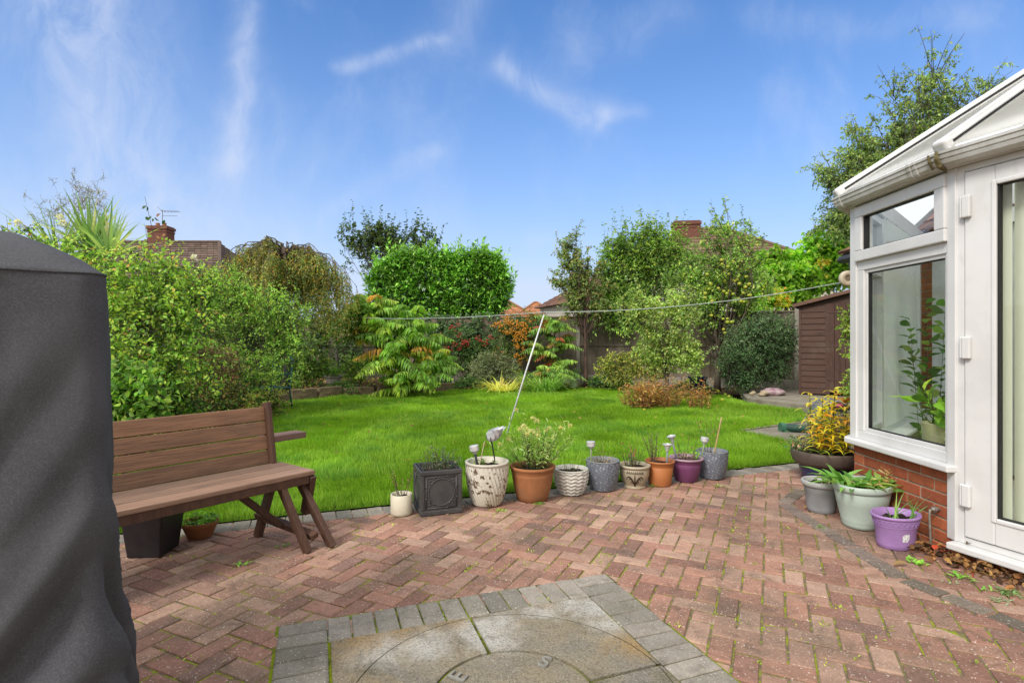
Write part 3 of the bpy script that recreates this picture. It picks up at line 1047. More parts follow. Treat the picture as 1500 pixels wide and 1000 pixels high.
# door
df = MB()
facet(df, C1, C2, 0.0, .05, -.09, .006, .1, 2.29); facet(df, C1, C2, 1.19, 1.26, -.09, .006, .1, 2.29); facet(df, C1, C2, .05, 1.19, -.09, .006, 2.25, 2.29); facet(df, C1, C2, .05, 1.19, -.09, .006, .1, .14)
df.build('door_frame', UPVC, cons, bevel=.005)
dl = MB()
for a in ((.056, .205, .145, 2.245), (1.03, 1.184, .145, 2.245), (.205, 1.03, .145, .285), (.205, 1.03, 2.145, 2.245)):
    facet(dl, C1, C2, a[0], a[1], -.06, .018, a[2], a[3])
door = dl.build('door', UPVC, cons, bevel=.006)
bd = MB()
for a in ((.19, .215, .27, 2.16), (1.02, 1.045, .27, 2.16), (.215, 1.02, .27, .295), (.215, 1.02, 2.135, 2.16)): facet(bd, C1, C2, a[0], a[1], -.03, .026, a[2], a[3])
bd.build('glazing_bead', UPVC, door, bevel=.006)
gk = MB()
for a in ((.215, 1.02, .295, .301), (.215, 1.02, 2.129, 2.135), (.215, .223, .301, 2.129), (1.012, 1.02, .301, 2.129)): facet(gk, C1, C2, a[0], a[1], -.02, .012, a[2], a[3])
gk.build('seal', BLACK, door)
gp = MB(); facet(gp, C1, C2, .215, 1.02, -.012, -.008, .295, 2.135); gp.build('pane', GLASS, door)
for z in (.32, 1.17, 1.98):
    hm = MB(); facet(hm, C1, C2, .052, .096, .019, .044, z, z + .128); facet(hm, C1, C2, .036, .052, .01, .036, z + .0, z + .128)
    hm.build('hinge', UPVC, door, bevel=.012, seg=3)

# eaves, gutter, roof
def sweep(mb, prof, pts, closed=True):
    rings = [offset(pts, d) for d, z in prof]
    n = len(prof); vs = []
    for i in range(len(pts)):
        for k in range(n): vs.append((rings[k][i].x, rings[k][i].y, prof[k][1]))
    fs = []
    for i in range(len(pts) - 1):
        for k in range(n if closed else n - 1):
            a, b = i * n + k, i * n + (k + 1) % n
            fs.append((a, b, b + n, a + n))
    if closed:
        fs.append(tuple(range(n))); fs.append(tuple(range((len(pts) - 1) * n + n - 1, (len(pts) - 1) * n - 1, -1)))
    mb.add(vs, fs)
PT2 = [C0 + Vector((.7071, .7071)) * .02, C0, C1, C2, C3]
PT2[0] = CB
ev = MB(); sweep(ev, [(-.1, 2.29), (.035, 2.29), (.035, 2.375), (-.1, 2.42)], PT2)
ev.build('eaves_beam', UPVC, cons, bevel=.004)
gu = MB()
GPROF = [(.04, 2.300), (.07, 2.289), (.097, 2.291), (.114, 2.303), (.121, 2.322), (.118, 2.326), (.127, 2.331), (.131, 2.349), (.127, 2.353), (.137, 2.358), (.137, 2.374), (.128, 2.374), (.122, 2.35), (.107, 2.32), (.08, 2.30), (.04, 2.31)]
sweep(gu, GPROF, PT2)
gut = gu.build('gutter', UPVC_DIRTY, cons); shade_auto(gut, 24)
def at_edge(s, a, b, d, z):
    e = (b - a).normalized(); o = Vector((e.y, -e.x)); q = a + e * s + o * d
    return Vector((q.x, q.y, z))
for s in (.03, LW - .20, LW - .155):
    br = MB(); e = (C1 - C0).normalized(); o = Vector((e.y, -e.x)); n = 12
    pr_ = [(d + .006 * (d > .05), z - .005 * (z < 2.33)) for d, z in GPROF[:n]]
    vs_ = [(*(C0 + e * q + o * d), z) for q in (s - .011, s + .011) for d, z in pr_]
    br.add(vs_, [(i, i + 1, i + 1 + n, i + n) for i in range(n - 1)] + [tuple(range(n - 1, -1, -1)), tuple(range(n, 2 * n))])
    br.build('gutter_bracket', UPVC_DIRTY, cons)
st = MB()
e0 = at_edge(LW + .045, C0, C1, .07, 2.28)
st.tube([at_edge(LW + .03, C0, C1, .138, 2.375), at_edge(LW + .035, C0, C1, .142, 2.33), at_edge(LW + .03, C0, C1, .12, 2.29), at_edge(LW + .0, C0, C1, .06, 2.278)], [.008, .014, .016, .01], 6)
st.tube([at_edge(LW - .03, C0, C1, .14, 2.372), at_edge(LW - .02, C0, C1, .14, 2.33), at_edge(LW - .03, C0, C1, .11, 2.288)], [.006, .009, .008], 6)
st.build('moss_stain', mat('mossy_grime', (.08, .07, .02), (.16, .13, .06), 30, .9, bump=.01), cons)
APEX = Vector((4.5, 3.6, 3.72))
ed = offset(PT2, .09)
pan = MB()
polyroof = mat('white_polycarbonate', (.78, .79, .78), (.7, .71, .7), 2, .35, .4)
pt = NT('milky_roof_panel')
b1 = pt.n('ShaderNodeBsdfPrincipled'); b1.inputs['Base Color'].default_value = (.8, .8, .79, 1); b1.inputs['Roughness'].default_value = .3
b2 = pt.n('ShaderNodeBsdfTranslucent'); b2.inputs[0].default_value = (.97, .97, .95, 1)
mm = pt.n('ShaderNodeMixShader', i_0=.88); pt.link(b1.outputs[0], mm.inputs[1]); pt.link(b2.outputs[0], mm.inputs[2])
oo = pt.n('ShaderNodeOutputMaterial'); pt.link(mm.outputs[0], oo.inputs[0])
for i in range(4):
    a, b = ed[i], ed[i + 1]
    pan = MB(); pan.add([(a.x, a.y, 2.40), (b.x, b.y, 2.40), APEX], [(0, 1, 2)])
    pan.build('roof_panel', pt.m, cons)
def bar(a, b, w, h, lift):
    m = MB(); m.beam(a + Vector((0, 0, lift)), b + Vector((0, 0, lift)), w, h); return m
hips = []
for i, q in enumerate(ed):
    a = Vector((q.x, q.y, 2.41))
    m = MB(); m.beam(a, APEX + Vector((0, 0, .01)), .075, .05)
    m.beam(a + Vector((0, 0, .034)), APEX + Vector((0, 0, .044)), .035, .03)
    rb_ = m.build('roof_bar', UPVC, cons, bevel=.006)
    sd_ = (APEX - a).normalized().cross(Vector((0, 0, 1))).normalized()
    for sg in (-1, 1):
        k = MB(); k.beam(a + sd_ * .0385 * sg + Vector((0, 0, .004)), APEX + sd_ * .0385 * sg + Vector((0, 0, .014)), .006, .014); k.build('bar_seal', BLACK, rb_)
    if i in (1, 2, 3):
        k = MB(); k.beam(a.lerp(APEX, -.012), a.lerp(APEX, .018), .088, .085); k.build('bar_end_cap', UPVC, cons, bevel=.02, seg=3)
for f_ in (.36, .70):                                        # bars along the window facet
    a, b = ed[1], ed[2]
fin = MB(); fin.beam(APEX + Vector((-.02, 0, .03)), APEX + Vector((.5, 0, .03)), .12, .07); fin.build('ridge', UPVC, cons, bevel=.01)
gl = MB(); gl.add([(4.31, 1.2, 2.3), (4.31, 5.75, 2.3), (4.42, 3.62, 3.6)], [(0, 1, 2)]); gl.build('gable_lining', mat('white_lining', (.82, .82, .8), None, 3, .6), cons)
# floor and inner sill
fm = MB(); fm.poly([(p.x, p.y, .06) for p in offset(PTS, -.1)], .05); fm.build('floor', mat('tile_floor', (.7, .67, .6), (.6, .57, .5), 4, .4), cons)
ins = MB(); facet(ins, C0, C1, .02, LW - .02, -.32, -.092, .545, .57); facet(ins, CB, C0, .1, 2.3, -.3, -.092, .545, .57)
ins.build('inner_sill', UPVC, cons, bevel=.004)

# vertical blinds
BLINDM = NT('cream_blind_fabric')
bv = BLINDM.coords((1, 1, .05))
BLINDM = BLINDM.out(BLINDM.mix(BLINDM.noise(bv, 200, 2), (.80, .80, .66), (.72, .73, .58)), .8, .2)
bl = thing('vertical_blind', 'pale cream vertical blind of narrow slats hanging behind the door glass', 'blind', (2.9, 2.7, 2.2))
for k in range(11):
    m = MB(); s = .1 + k * .080
    e = DD; o = Vector((e.y, -e.x)); c = C1 + e * s - o * .12
    pts = []
    for z in (.2, 2.2):
        for q, bow in ((-.044, 0), (-.022, .008), (0, .011), (.022, .008), (.044, 0)):
            x = c + e * q * .98 + o * (bow + q * .35); pts.append((x.x, x.y, z))
    m.add(pts, [(i, i + 1, i + 6, i + 5) for i in range(4)])
    m.build('slat', BLINDM, bl, smooth=True)
m = MB(); m.beam((C1 + DD * .08 - Vector((DD.y, -DD.x)) * .12).to_3d() + Vector((0, 0, 2.22)), (C1 + DD * 1.1 - Vector((DD.y, -DD.x)) * .12).to_3d() + Vector((0, 0, 2.22)), .05, .04); m.build('head_rail', UPVC, bl)
b2_ = thing('vertical_blind', 'white vertical blind drawn across the back windows, seen through the side window', 'blind', (3.2, 4.5, 2.2))
def backlit(name, c):
    t = NT(name); b = t.n('ShaderNodeBsdfDiffuse'); b.inputs[0].default_value = (*c, 1); tr = t.n('ShaderNodeBsdfTranslucent')
    t.link(t.mix(t.noise(t.coords((1, 1, .05)), 160, 2), c, tuple(q * .9 for q in c)), tr.inputs[0])
    m = t.n('ShaderNodeMixShader', i_0=.5); t.link(b.outputs[0], m.inputs[1]); t.link(tr.outputs[0], m.inputs[2])
    o = t.n('ShaderNodeOutputMaterial'); t.link(m.outputs[0], o.inputs[0]); return t.m
WHITEBL = backlit('white_blind_fabric', (.92, .93, .88))
for k in range(17):
    m = MB(); t_ = .12 + k * .089
    e = Vector((.7071, .7071)); o = Vector((-.7071, .7071)); c = C0 + e * t_ - o * .18
    pts = []
    for z in (.62, 2.2):
        for q, bow in ((-.044, 0), (0, .012), (.044, 0)):
            x = c + e * q + o * (bow + q * .3); pts.append((x.x, x.y, z))
    m.add(pts, [(i, i + 1, i + 4, i + 3) for i in range(2)]); m.build('slat', WHITEBL, b2_, smooth=True)
m = MB(); m.tube([(3.62, 4.88, 2.15), (3.62, 4.88, 1.15)], .004, 6); m.tube([(3.62, 4.88, 1.15), (3.62, 4.88, 1.03)], .012, 8); m.build('pull_wand', UPVC, b2_)

# overflow pipe by the door
op = thing('overflow_pipe', 'thin grey bent outlet pipe on the brick wall beside the purple tub', 'pipe', (2.6, 3.33, .25))
m = MB(); m.tube([(2.62, 3.34, .245), (2.565, 3.34, .245)], .013, 10); m.tube([(2.58, 3.34, .245), (2.556, 3.34, .24), (2.553, 3.34, .2), (2.556, 3.335, .06), (2.556, 3.335, .0)], .0075, 8)
m.build('pipe', mat('galvanised_pipe', (.3, .27, .22), (.2, .17, .14), 20, .5, .5, .4), op, smooth=True)
m = MB(); m.tube([(2.59, 3.34, .245), (2.578, 3.34, .245)], .019, 10); m.build('collar', mat('dull_metal', (.35, .33, .3), (.25, .23, .2), 20, .5, .5, .6), op)
# ------------------------------------------------------------------ covered barbecue, bench
fb = NT('dark_grey_cover_cloth')
v = fb.coords((1, 1, 1))
cb_ = fb.mix(fb.ramp(fb.noise(v, 3, 5, .6), .35, .7), (.056, .057, .064), (.078, .080, .088))
w1 = fb.n('ShaderNodeTexWave', i_Scale=260.0); fb.link(v, w1.inputs['Vector'])
w2 = fb.n('ShaderNodeTexWave', bands_direction='Z', i_Scale=260.0); fb.link(v, w2.inputs['Vector'])
cb_ = fb.mix(fb.math('MULTIPLY', fb.ramp(fb.noise(v, 230, 3, .7), .4, .7), .55), cb_, (.125, .128, .145))
COVER = fb.out(cb_, .82, .25, 0, fb.math('ADD', w1.outputs[1], w2.outputs[1]), .0006, .5)

def cover():
    t = thing('barbecue_cover', 'tall dark grey fabric cover over a barbecue at the left edge', 'cover', (-1.118, 1.5, 0), math.atan2(.6, .8))
    Wd, Dp, Zs, r = 1.35, .62, 1.452, .06
    # closed outline of the box in plan, front right corner at 0,0, rounded
    def outline(inset, step=.018):
        pts = []
        x0, x1, y0, y1 = -Wd + inset, -inset, inset, Dp - inset
        for (cx, cy, a0) in ((x1 - r, y0 + r, -PI / 2), (x1 - r, y1 - r, 0), (x0 + r, y1 - r, PI / 2), (x0 + r, y0 + r, PI)):
            for k in range(8): a = a0 + PI / 2 * k / 7; pts.append((cx + r * math.cos(a), cy + r * math.sin(a), math.cos(a), math.sin(a)))
        res = []
        for i in range(len(pts)):
            p, q = pts[i], pts[(i + 1) % len(pts)]
            L = math.hypot(q[0] - p[0], q[1] - p[1]); n = max(1, int(L / .022)) if i % 8 == 7 else 1
            for k in range(n):
                f = k / n; res.append(tuple(p[j] + (q[j] - p[j]) * f for j in range(4)))
        return res
    zs = [.02 + (Zs - .02) * k / 70 for k in range(71)]
    o = outline(0); n = len(o)
    rows = []
    for z in zs:
        row = []
        fl_ = .036 * (1 - z / Zs) + .042 * max(0, min(1, (.50 - z) / .3))
        for (x, y, nx, ny) in o:
            q = 1 - z / Zs
            s = x - y
            hang = math.exp(-((Zs - z) / .28) ** 1.0)
            wv = .004 * noise.noise(Vector((s * 14, z * 2.5, 2))) * (.5 + hang)
            # long folds swinging down from the top corners
            cr = min(1, .12 + abs(s) / .09)
            ph = (s + .42 * (Zs - z) + .16 * (Zs - z) ** 2)
            wv += .040 * cr * noise.noise(Vector((ph * 10.5 + .8 * noise.noise(Vector((s * 2, z * 1.5, 5))), z * .8, 15))) * min(1, q * 2.6)
            wv += .012 * cr * noise.noise(Vector((ph * 24, z * 1.2, 31))) * min(1, q * 3)
            wv += .026 * cr * noise.noise(Vector((ph * 6, z * 1.1, 9))) * min(1, q * 2)
            wv += .006 * math.sin(s * 34 + 3 * noise.noise(Vector((s * 5, 1, z)))) * hang * min(1, (Zs - z) / .04)
            if z < .56: wv += .010 * noise.noise(Vector((s * 6, z * 7, 4)))
            d = fl_ + wv
            row.append((x + nx * d, y + ny * d, z + (.004 * noise.noise(Vector((s * 3, 0, 0))))))
        rows.append(row)
    for inset, dz in ((.0, .006), (.012, .014), (.05, .046), (.12, .090), (.2, .125), (.28, .142)):
        oo = outline(0)
        cx, cy = -Wd / 2, Dp / 2
        row = []
        for (x, y, nx, ny) in oo:
            kx = (Wd / 2 - inset) / (Wd / 2); ky = (Dp / 2 - inset) / (Dp / 2)
            px_, py_ = cx + (x - cx) * kx, cy + (y - cy) * ky
            row.append((px_, py_, Zs + dz + .006 * noise.noise(Vector((px_ * 5, py_ * 5, 3)))))
        rows.append(row)
    V = [p for row in rows for p in row]
    Fq = [(i * n + k, i * n + (k + 1) % n, (i + 1) * n + (k + 1) % n, (i + 1) * n + k) for i in range(len(rows) - 1) for k in range(n)]
    m = MB(); m.add(V, Fq); m.f.append(tuple(range((len(rows) - 1) * n, len(rows) * n)))
    m.build('cover_cloth', COVER, t, smooth=True, local=True)
    sm_ = MB(); ring = rows[70]; sm_.tube([Vector(ring[k % n]) + Vector((0, 0, .004)) for k in range(n + 1)], .0035, 5, cap=False)
    sm_.build('seam', COVER, t, smooth=True, local=True)
    hm = MB(); ring = rows[1]; hm.tube([Vector(ring[k % n]) for k in range(n + 1)], .006, 5, cap=False); hm.build('hem', COVER, t, smooth=True, local=True)
cover()

def wood(name, a, b, ax=(1.2, 14, 14), rough=.6):
    t = NT(name)
    v = t.coords(ax)
    n = t.noise(v, 2.2, 6, .65, .9)
    c = t.mix(t.ramp(n, .3, .7), a, b)
    g = t.noise(t.coords((ax[0] * 2, ax[1] * 4, ax[2] * 4)), 3, 4, .6)
    c = t.mix(t.math('MULTIPLY', t.ramp(g, .5, .8), .5), c, tuple(x * .35 for x in a))
    k = t.ramp(t.noise(t.coords((2.2, 6, 6)), 1.6, 2, .4, .2), .66, .74)
    c = t.mix(t.math('MULTIPLY', k, .5), c, tuple(x * .4 for x in a))
    d = t.ramp(t.noise(t.coords(), 2.6, 5, .6, .4), .5, .7)
    c = t.mix(t.math('MULTIPLY', d, .35), c, (.11, .09, .07))
    oi = t.n('ShaderNodeObjectInfo')
    c = t.mix(1.0, c, t.mix(oi.outputs['Random'], (.72, .74, .76), (1.2, 1.16, 1.1)), 'MULTIPLY')
    return t.out(c, rough, .35, 0, g, .004, .8)
SEATW = wood('stained_bench_timber', (.28, .15, .088), (.18, .098, .06))
SEATTOP = wood('worn_seat_timber', (.29, .185, .135), (.20, .125, .09))
LEGW = wood('dark_stained_leg_timber', (.105, .052, .034), (.07, .036, .025), (12, 12, 1.5))
def bench():
    t = thing('garden_bench', 'brown timber convertible bench with slatted back standing on the patio by the lawn', 'bench', (-1.24, 3.45, 0), math.atan2(.8, .6))
    x0, x1 = -1.62, 0.0
    for k in range(3):
        m = MB(); m.box(((x0 + x1) / 2, .068 + k * .137, .445), (x1 - x0, .129, .03))
        m.build('seat_plank', SEATTOP, t, bevel=.006, local=True)
    m = MB(); m.box(((x0 + x1) / 2 - .02, .022, .405), (x1 - x0 - .04, .028, .048)); m.box(((x0 + x1) / 2 - .02, .39, .405), (x1 - x0 - .06, .028, .048))
    m.build('apron', LEGW, t, bevel=.003, local=True)
    # back: four planks on leaning uprights
    b0, b1 = Vector((0, .43, .452)), Vector((0, .50, .83))
    d = (b1 - b0).normalized(); nrm = Vector((0, -d.z, d.y))
    L = (b1 - b0).length
    for k in range(4):
        c = b0 + d * (L * (k + .5) / 4)
        m = MB(); M = Matrix(((1, 0, 0), (0, d.z, d.y), (0, -d.y, d.z)))
        M = Matrix((Vector((1, 0, 0)), -nrm, d)).transposed()
        m.box(((x0 + x1) / 2 - .04, c.y, c.z), (x1 - x0 - .06, .026, L / 4 - .004), M)
        m.build('back_plank', SEATW, t, bevel=.005, local=True)
    for x in (x1 - .055, x0 + .05):
        m = MB(); M = Matrix((Vector((1, 0, 0)), -nrm, d)).transposed()
        c = b0 + d * L * .5 + nrm * .012
        m.box((x, c.y + .0, c.z + .012), (.032, .075, L + .03), M)
        m.build('back_post', LEGW, t, bevel=.006, local=True)
        for k in range(4):
            q = b0 + d * (L * (k + .5) / 4) - nrm * .015
            for dz in (-.022, .022):
                w_ = MB(); w_.ball((x - .03 if x > -.5 else x + .03, q.y + d.y * dz, q.z + d.z * dz), .006, 8, 5, (1, .5, 1)); w_.build('screw_head', bpy.data.materials['dull_metal'], t, smooth=True, local=True)
    m = MB(); m.box((.095, .545, .60), (.29, .13, .042)); m.build('arm_board', wood('pinkish_arm_timber', (.30, .17, .14), (.22, .12, .09)), t, bevel=.005, local=True)
    for x in (0.0, ):
        pass
    def leg(a, b, w=.055, h=.038, name='leg'):
        m = MB(); m.beam(a, b, w, h, up=(1, 0, .2)); m.build(name, LEGW, t, bevel=.004, local=True)
    def mir(p): return (x0 + x1 - p[0], p[1], p[2])
    for mm_ in (lambda p: p, mir):
        leg(mm_((-.123, -.106, 0)), mm_((-.215, .055, .425)))
        leg(mm_((.018, -.149, 0)), mm_((-.06, .12, .425)))
        leg(mm_((-.16, .405, 0)), mm_((-.10, .30, .425)))
        leg(mm_((-.46, .2, .425)), mm_((-.15, .15, .12)), .05, .036, 'brace')
        leg(mm_((-.165, .40, .145)), mm_((-.075, -.11, .085)), .036, .05, 'stretcher')
        leg(mm_((-.018, .018, .425)), mm_((-.004, .11, .17)), .055, .04, 'folding_bracket')
bench()

# ------------------------------------------------------------------ pots
def glaze(name, a, b=None, rough=.35, **k): return mat(name, a, b or tuple(x * .75 for x in a), k.pop('scale', 5), rough, .5, **k)
TERRA = mat('terracotta', (.36, .15, .065), (.27, .12, .055), 4, .8, .2, bump=.002, bscale=70, dirt=(.42, .33, .25), dirt_amt=.45)
TERRA2 = mat('orange_plastic_pot', (.42, .15, .045), (.35, .12, .04), 4, .5, .4, dirt=(.3, .17, .09), dirt_amt=.4)

def soil_disc(t, r, z, sx=1, sy=1, local=True, rot=0):
    m = MB(); m.disc((0, 0, z), r, 28, sx, sy, .008, rot); return m.build('soil', SOIL, t, local=True)

def potted(label, cat, loc, name='plant_pot', rotz=0, group=None): return thing(name, label, cat, loc, rotz, group)

def pot_at(px, py_base_centre, Z=0.0):
    return G(px, py_base_centre, Z)

POTS = {}
def wall_prof(prof, wallt=.012, depth=.06):
    """outer profile, then over the lip and down inside"""
    r, z = prof[-1]
    return prof + [(r - wallt * .3, z + .002), (r - wallt, z - .001), (r - wallt - .004, z - depth)]

# 1 small cream cylinder
l = pot_at(588, 752.5); t = potted('small cream cylinder pot with brown twigs, leftmost of the row along the lawn', 'plant pot', l, group='pots in a row along the lawn edge'); POTS['cream'] = t
m = MB(); m.lathe(wall_prof([(.068, 0), (.077, .006), (.078, .02), (.079, .15)], .01, .03), n=40)
m.build('pot', mat('chipped_cream_glaze', (.62, .57, .45), (.55, .5, .39), 6, .45, .4, dirt=(.32, .14, .06), dirt_amt=.25), t, smooth=True, local=True); soil_disc(t, .07, .122)

# 2 square lead-look planter
def square_planter():
    c = (Vector((-.667, 3.953, 0)) + Vector((-.364, 4.064, 0))) / 2
    ang = math.atan2(.111, .303)
    n = Vector((-math.sin(ang), math.cos(ang), 0))
    c = c + n * .155
    t = potted('square charcoal planter with round relief panels and a low green shrub', 'planter', c, 'square_planter', ang, 'pots in a row along the lawn edge'); POTS['square'] = t
    LEAD = mat('lead_grey_planter', (.066, .063, .064), (.045, .043, .045), 6, .5, .45, bump=.001, bscale=50, dirt=(.15, .14, .13), dirt_amt=.35)
    s, h = .315, .325
    m = MB()
    th = .022
    for sx, sy in ((0, -1), (1, 0), (0, 1), (-1, 0)):
        w = s if sy else s - 2 * th
        m.box((sx * (s / 2 - th / 2 - .012), sy * (s / 2 - th / 2 - .012), h / 2 + .01), ((w - .024) if sy else th, th if sy else w - .0, h - .02))
    m.box((0, 0, .016), (s - .05, s - .05, .02))
    m.build('body', LEAD, t, bevel=.003, local=True)
    m = MB()
    for z0, z1, e in ((0, .035, .0), (h - .032, h, .0)):
        for sx, sy in ((0, -1), (1, 0), (0, 1), (-1, 0)):
            m.box((sx * (s / 2 - .015), sy * (s / 2 - .015), (z0 + z1) / 2), (s if sy else .03, .03 if sy else s - .06, z1 - z0))
    for sx in (-1, 1):
        for sy in (-1, 1): m.box((sx * (s / 2 - .016), sy * (s / 2 - .016), h / 2), (.028, .028, h - .07))
    m.build('moulding', LEAD, t, bevel=.006, local=True)
    m = MB()
    for a in range(4):
        M = Matrix.Rotation(a * PI / 2, 3, 'Z')
        y = -(s / 2 - .012)
        R0 = .098
        ring = [M @ Vector((R0 * math.cos(q * 2 * PI / 40), y - .001, h / 2 + .002 + R0 * math.sin(q * 2 * PI / 40))) for q in range(41)]
        m.tube(ring, .0055, 6, cap=False)
        sq = .112
        cs4 = [(-sq, -sq), (sq, -sq), (sq, sq), (-sq, sq), (-sq, -sq)]
        for (xa, za), (xb, zb) in zip(cs4[:-1], cs4[1:]): m.beam(M @ Vector((xa, y, h / 2 + za)), M @ Vector((xb, y, h / 2 + zb)), .008, .008)
        m.ball(M @ Vector((0, y, h / 2)), .006)
        for sx in (-1, 1):                       # leaf sprays in the corners
            for sz in (-1, 1):
                for k in range(9):
                    q = k / 8; an = (PI / 4 + (q - .5) * 1.15)
                    rr = .112 + .012 * math.sin(k * 2.1)
                    m.ball(M @ Vector((sx * rr * math.cos(an), y, h / 2 + sz * rr * math.sin(an))), .007 + .002 * (k % 2), 6, 5)
    m.build('relief', LEAD, t, smooth=True, local=True)
    m = MB(); m.poly([(-.13, -.13, h - .045), (.13, -.13, h - .045), (.13, .13, h - .045), (-.13, .13, h - .045)]); m.build('soil', SOIL, t, local=True)
square_planter()

# 3 tall white pot with slanting leaf relief
l = pot_at(713.5, 738); t = potted('tall white pot with slanting ribs and brown flecks, right of the square charcoal planter', 'plant pot', l, group='pots in a row along the lawn edge'); POTS['white'] = t
def slant(th, z, i): return .0045 * math.sin(th * 34 + z * 75) - .002
prof = [(.095, 0), (.112, .012)] + [(.112 + .055 * (1 - (1 - q) ** 2.4), .012 + .308 * q) for q in [k / 60 for k in range(1, 61)]]
m = MB(); m.lathe(prof, n=238, mod=slant)
fr_ = random.Random(3); flecks = {(a, b): fr_.random() for a in range(34) for b in range(14)}
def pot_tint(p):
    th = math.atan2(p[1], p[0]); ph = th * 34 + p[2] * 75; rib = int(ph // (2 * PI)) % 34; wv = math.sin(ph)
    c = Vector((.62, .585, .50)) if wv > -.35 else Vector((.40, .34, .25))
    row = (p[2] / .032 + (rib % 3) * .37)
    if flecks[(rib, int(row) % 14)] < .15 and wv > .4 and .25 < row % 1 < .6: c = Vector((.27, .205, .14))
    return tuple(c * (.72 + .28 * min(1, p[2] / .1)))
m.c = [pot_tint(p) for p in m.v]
WGL = tint_mat('ribbed_white_glaze', .45, .45, .2, 60)
wt = NT('ribbed_white_glaze'); v = wt.coords()
nn_ = wt.noise(v, 26, 2, .5, .2)
c_ = wt.mix(wt.ramp(nn_, .57, .63), (.60, .57, .49), (.13, .085, .05))
c_ = wt.mix(wt.math('MULTIPLY', wt.ramp(wt.noise(v, 5, 5, .6), .45, .7), .5), c_, (.33, .28, .2))
WGL = wt.out(c_, .4, .45, 0, wt.noise(v, 60, 3), .002)
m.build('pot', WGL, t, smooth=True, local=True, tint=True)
m = MB(); r0, z0 = prof[-1]
m.lathe([(r0 - .002, z0), (r0 + .006, z0 + .004), (r0 + .005, z0 + .016), (r0 - .004, z0 + .021), (r0 - .018, z0 + .018), (r0 - .022, z0 - .06)], n=60, capb=False)
m.build('rim', mat('cream_rim', (.58, .54, .45), (.48, .44, .36), 6, .4), t, smooth=True, local=True); soil_disc(t, r0 - .02, z0 - .03)

# 4 terracotta
l = pot_at(780, 731); t = potted('large weathered terracotta pot with a bushy plant of faded flower heads', 'plant pot', l, group='pots in a row along the lawn edge'); POTS['terra'] = t
prof = [(.112, 0), (.122, .006), (.135, .05), (.155, .13), (.165, .2), (.168, .212), (.166, .216), (.172, .228), (.176, .25), (.184, .256), (.187, .268), (.183, .276)]
m = MB(); m.lathe(wall_prof(prof, .018, .06), n=56); m.build('pot', TERRA, t, smooth=True, local=True); soil_disc(t, .165, .235)

# 5 white basket-weave
l = pot_at(836.5, 722); t = potted('rounded white pot with wavy basket pattern, between terracotta and first grey pot', 'plant pot', l, group='pots in a row along the lawn edge'); POTS['basket'] = t
def weave(th, z, i): return .006 * math.sin(z * 210 + 1.3 * math.sin(th * 14)) 
prof = [(.085, 0), (.1, .008)] + [(.1 + .043 * math.sin(min(1.0, q * 1.12) * PI / 2 * 1.08) , .008 + .19 * q) for q in [k / 44 for k in range(1, 45)]]
m = MB(); m.lathe(prof, n=112, mod=weave)
m.build('pot', mat('basket_white_glaze', (.62, .6, .55), (.52, .49, .43), 5, .4, .45, dirt=(.3, .26, .19), dirt_amt=.35), t, smooth=True, local=True)
r0, z0 = prof[-1]; m = MB(); m.lathe([(r0 - .001, z0), (r0 + .003, z0 + .006), (r0 - .002, z0 + .014), (r0 - .014, z0 + .012), (r0 - .016, z0 - .05)], n=50, capb=False); m.build('rim', mat('white_rim', (.62, .6, .55), (.5, .48, .44), 5, .4), t, smooth=True, local=True); soil_disc(t, r0 - .015, z0 - .02)

# 6 and 10 grey dimpled
def grey_pot(px, py, label):
    l = pot_at(px, py); t = potted(label, 'plant pot', l, group='pots in a row along the lawn edge')
    def dim(th, z, i): return .003 * math.sin(th * 22 + z * 95) * math.sin(z * 150 - th * 9)
    prof = [(.09, 0), (.105, .01)] + [(.105 + .037 * (1 - (1 - q) ** 2.2), .01 + .235 * q) for q in [k / 40 for k in range(1, 41)]]
    m = MB(); m.lathe(prof, n=120, mod=dim)
    gt = NT('dimpled_blue_grey_glaze'); v = gt.coords((1, 1, .6))
    c_ = gt.mix(gt.ramp(gt.noise(v, 60, 2, .5, .3), .48, .7), (.14, .155, .19), (.28, .30, .345))
    c_ = gt.mix(gt.math('MULTIPLY', gt.ramp(gt.noise(v, 6, 4), .4, .7), .4), c_, (.07, .075, .09))
    m.build('pot', gt.out(c_, .45, .45), t, smooth=True, local=True)
    r0, z0 = prof[-1]; m = MB(); m.lathe([(r0 - .001, z0), (r0 + .003, z0 + .006), (r0 - .002, z0 + .013), (r0 - .013, z0 + .011), (r0 - .016, z0 - .06)], n=50, capb=False)
    m.build('rim', mat('grey_rim', (.22, .23, .25), (.16, .17, .19), 9, .4), t, smooth=True, local=True); soil_disc(t, r0 - .014, z0 - .035)
    return t
POTS['grey1'] = grey_pot(883, 716.5, 'blue-grey dimpled pot with dry stalks, right of the white basket pot')
POTS['grey2'] = grey_pot(1043, 699.5, 'blue-grey dimpled pot with a leaning cane, rightmost of the row along the lawn')

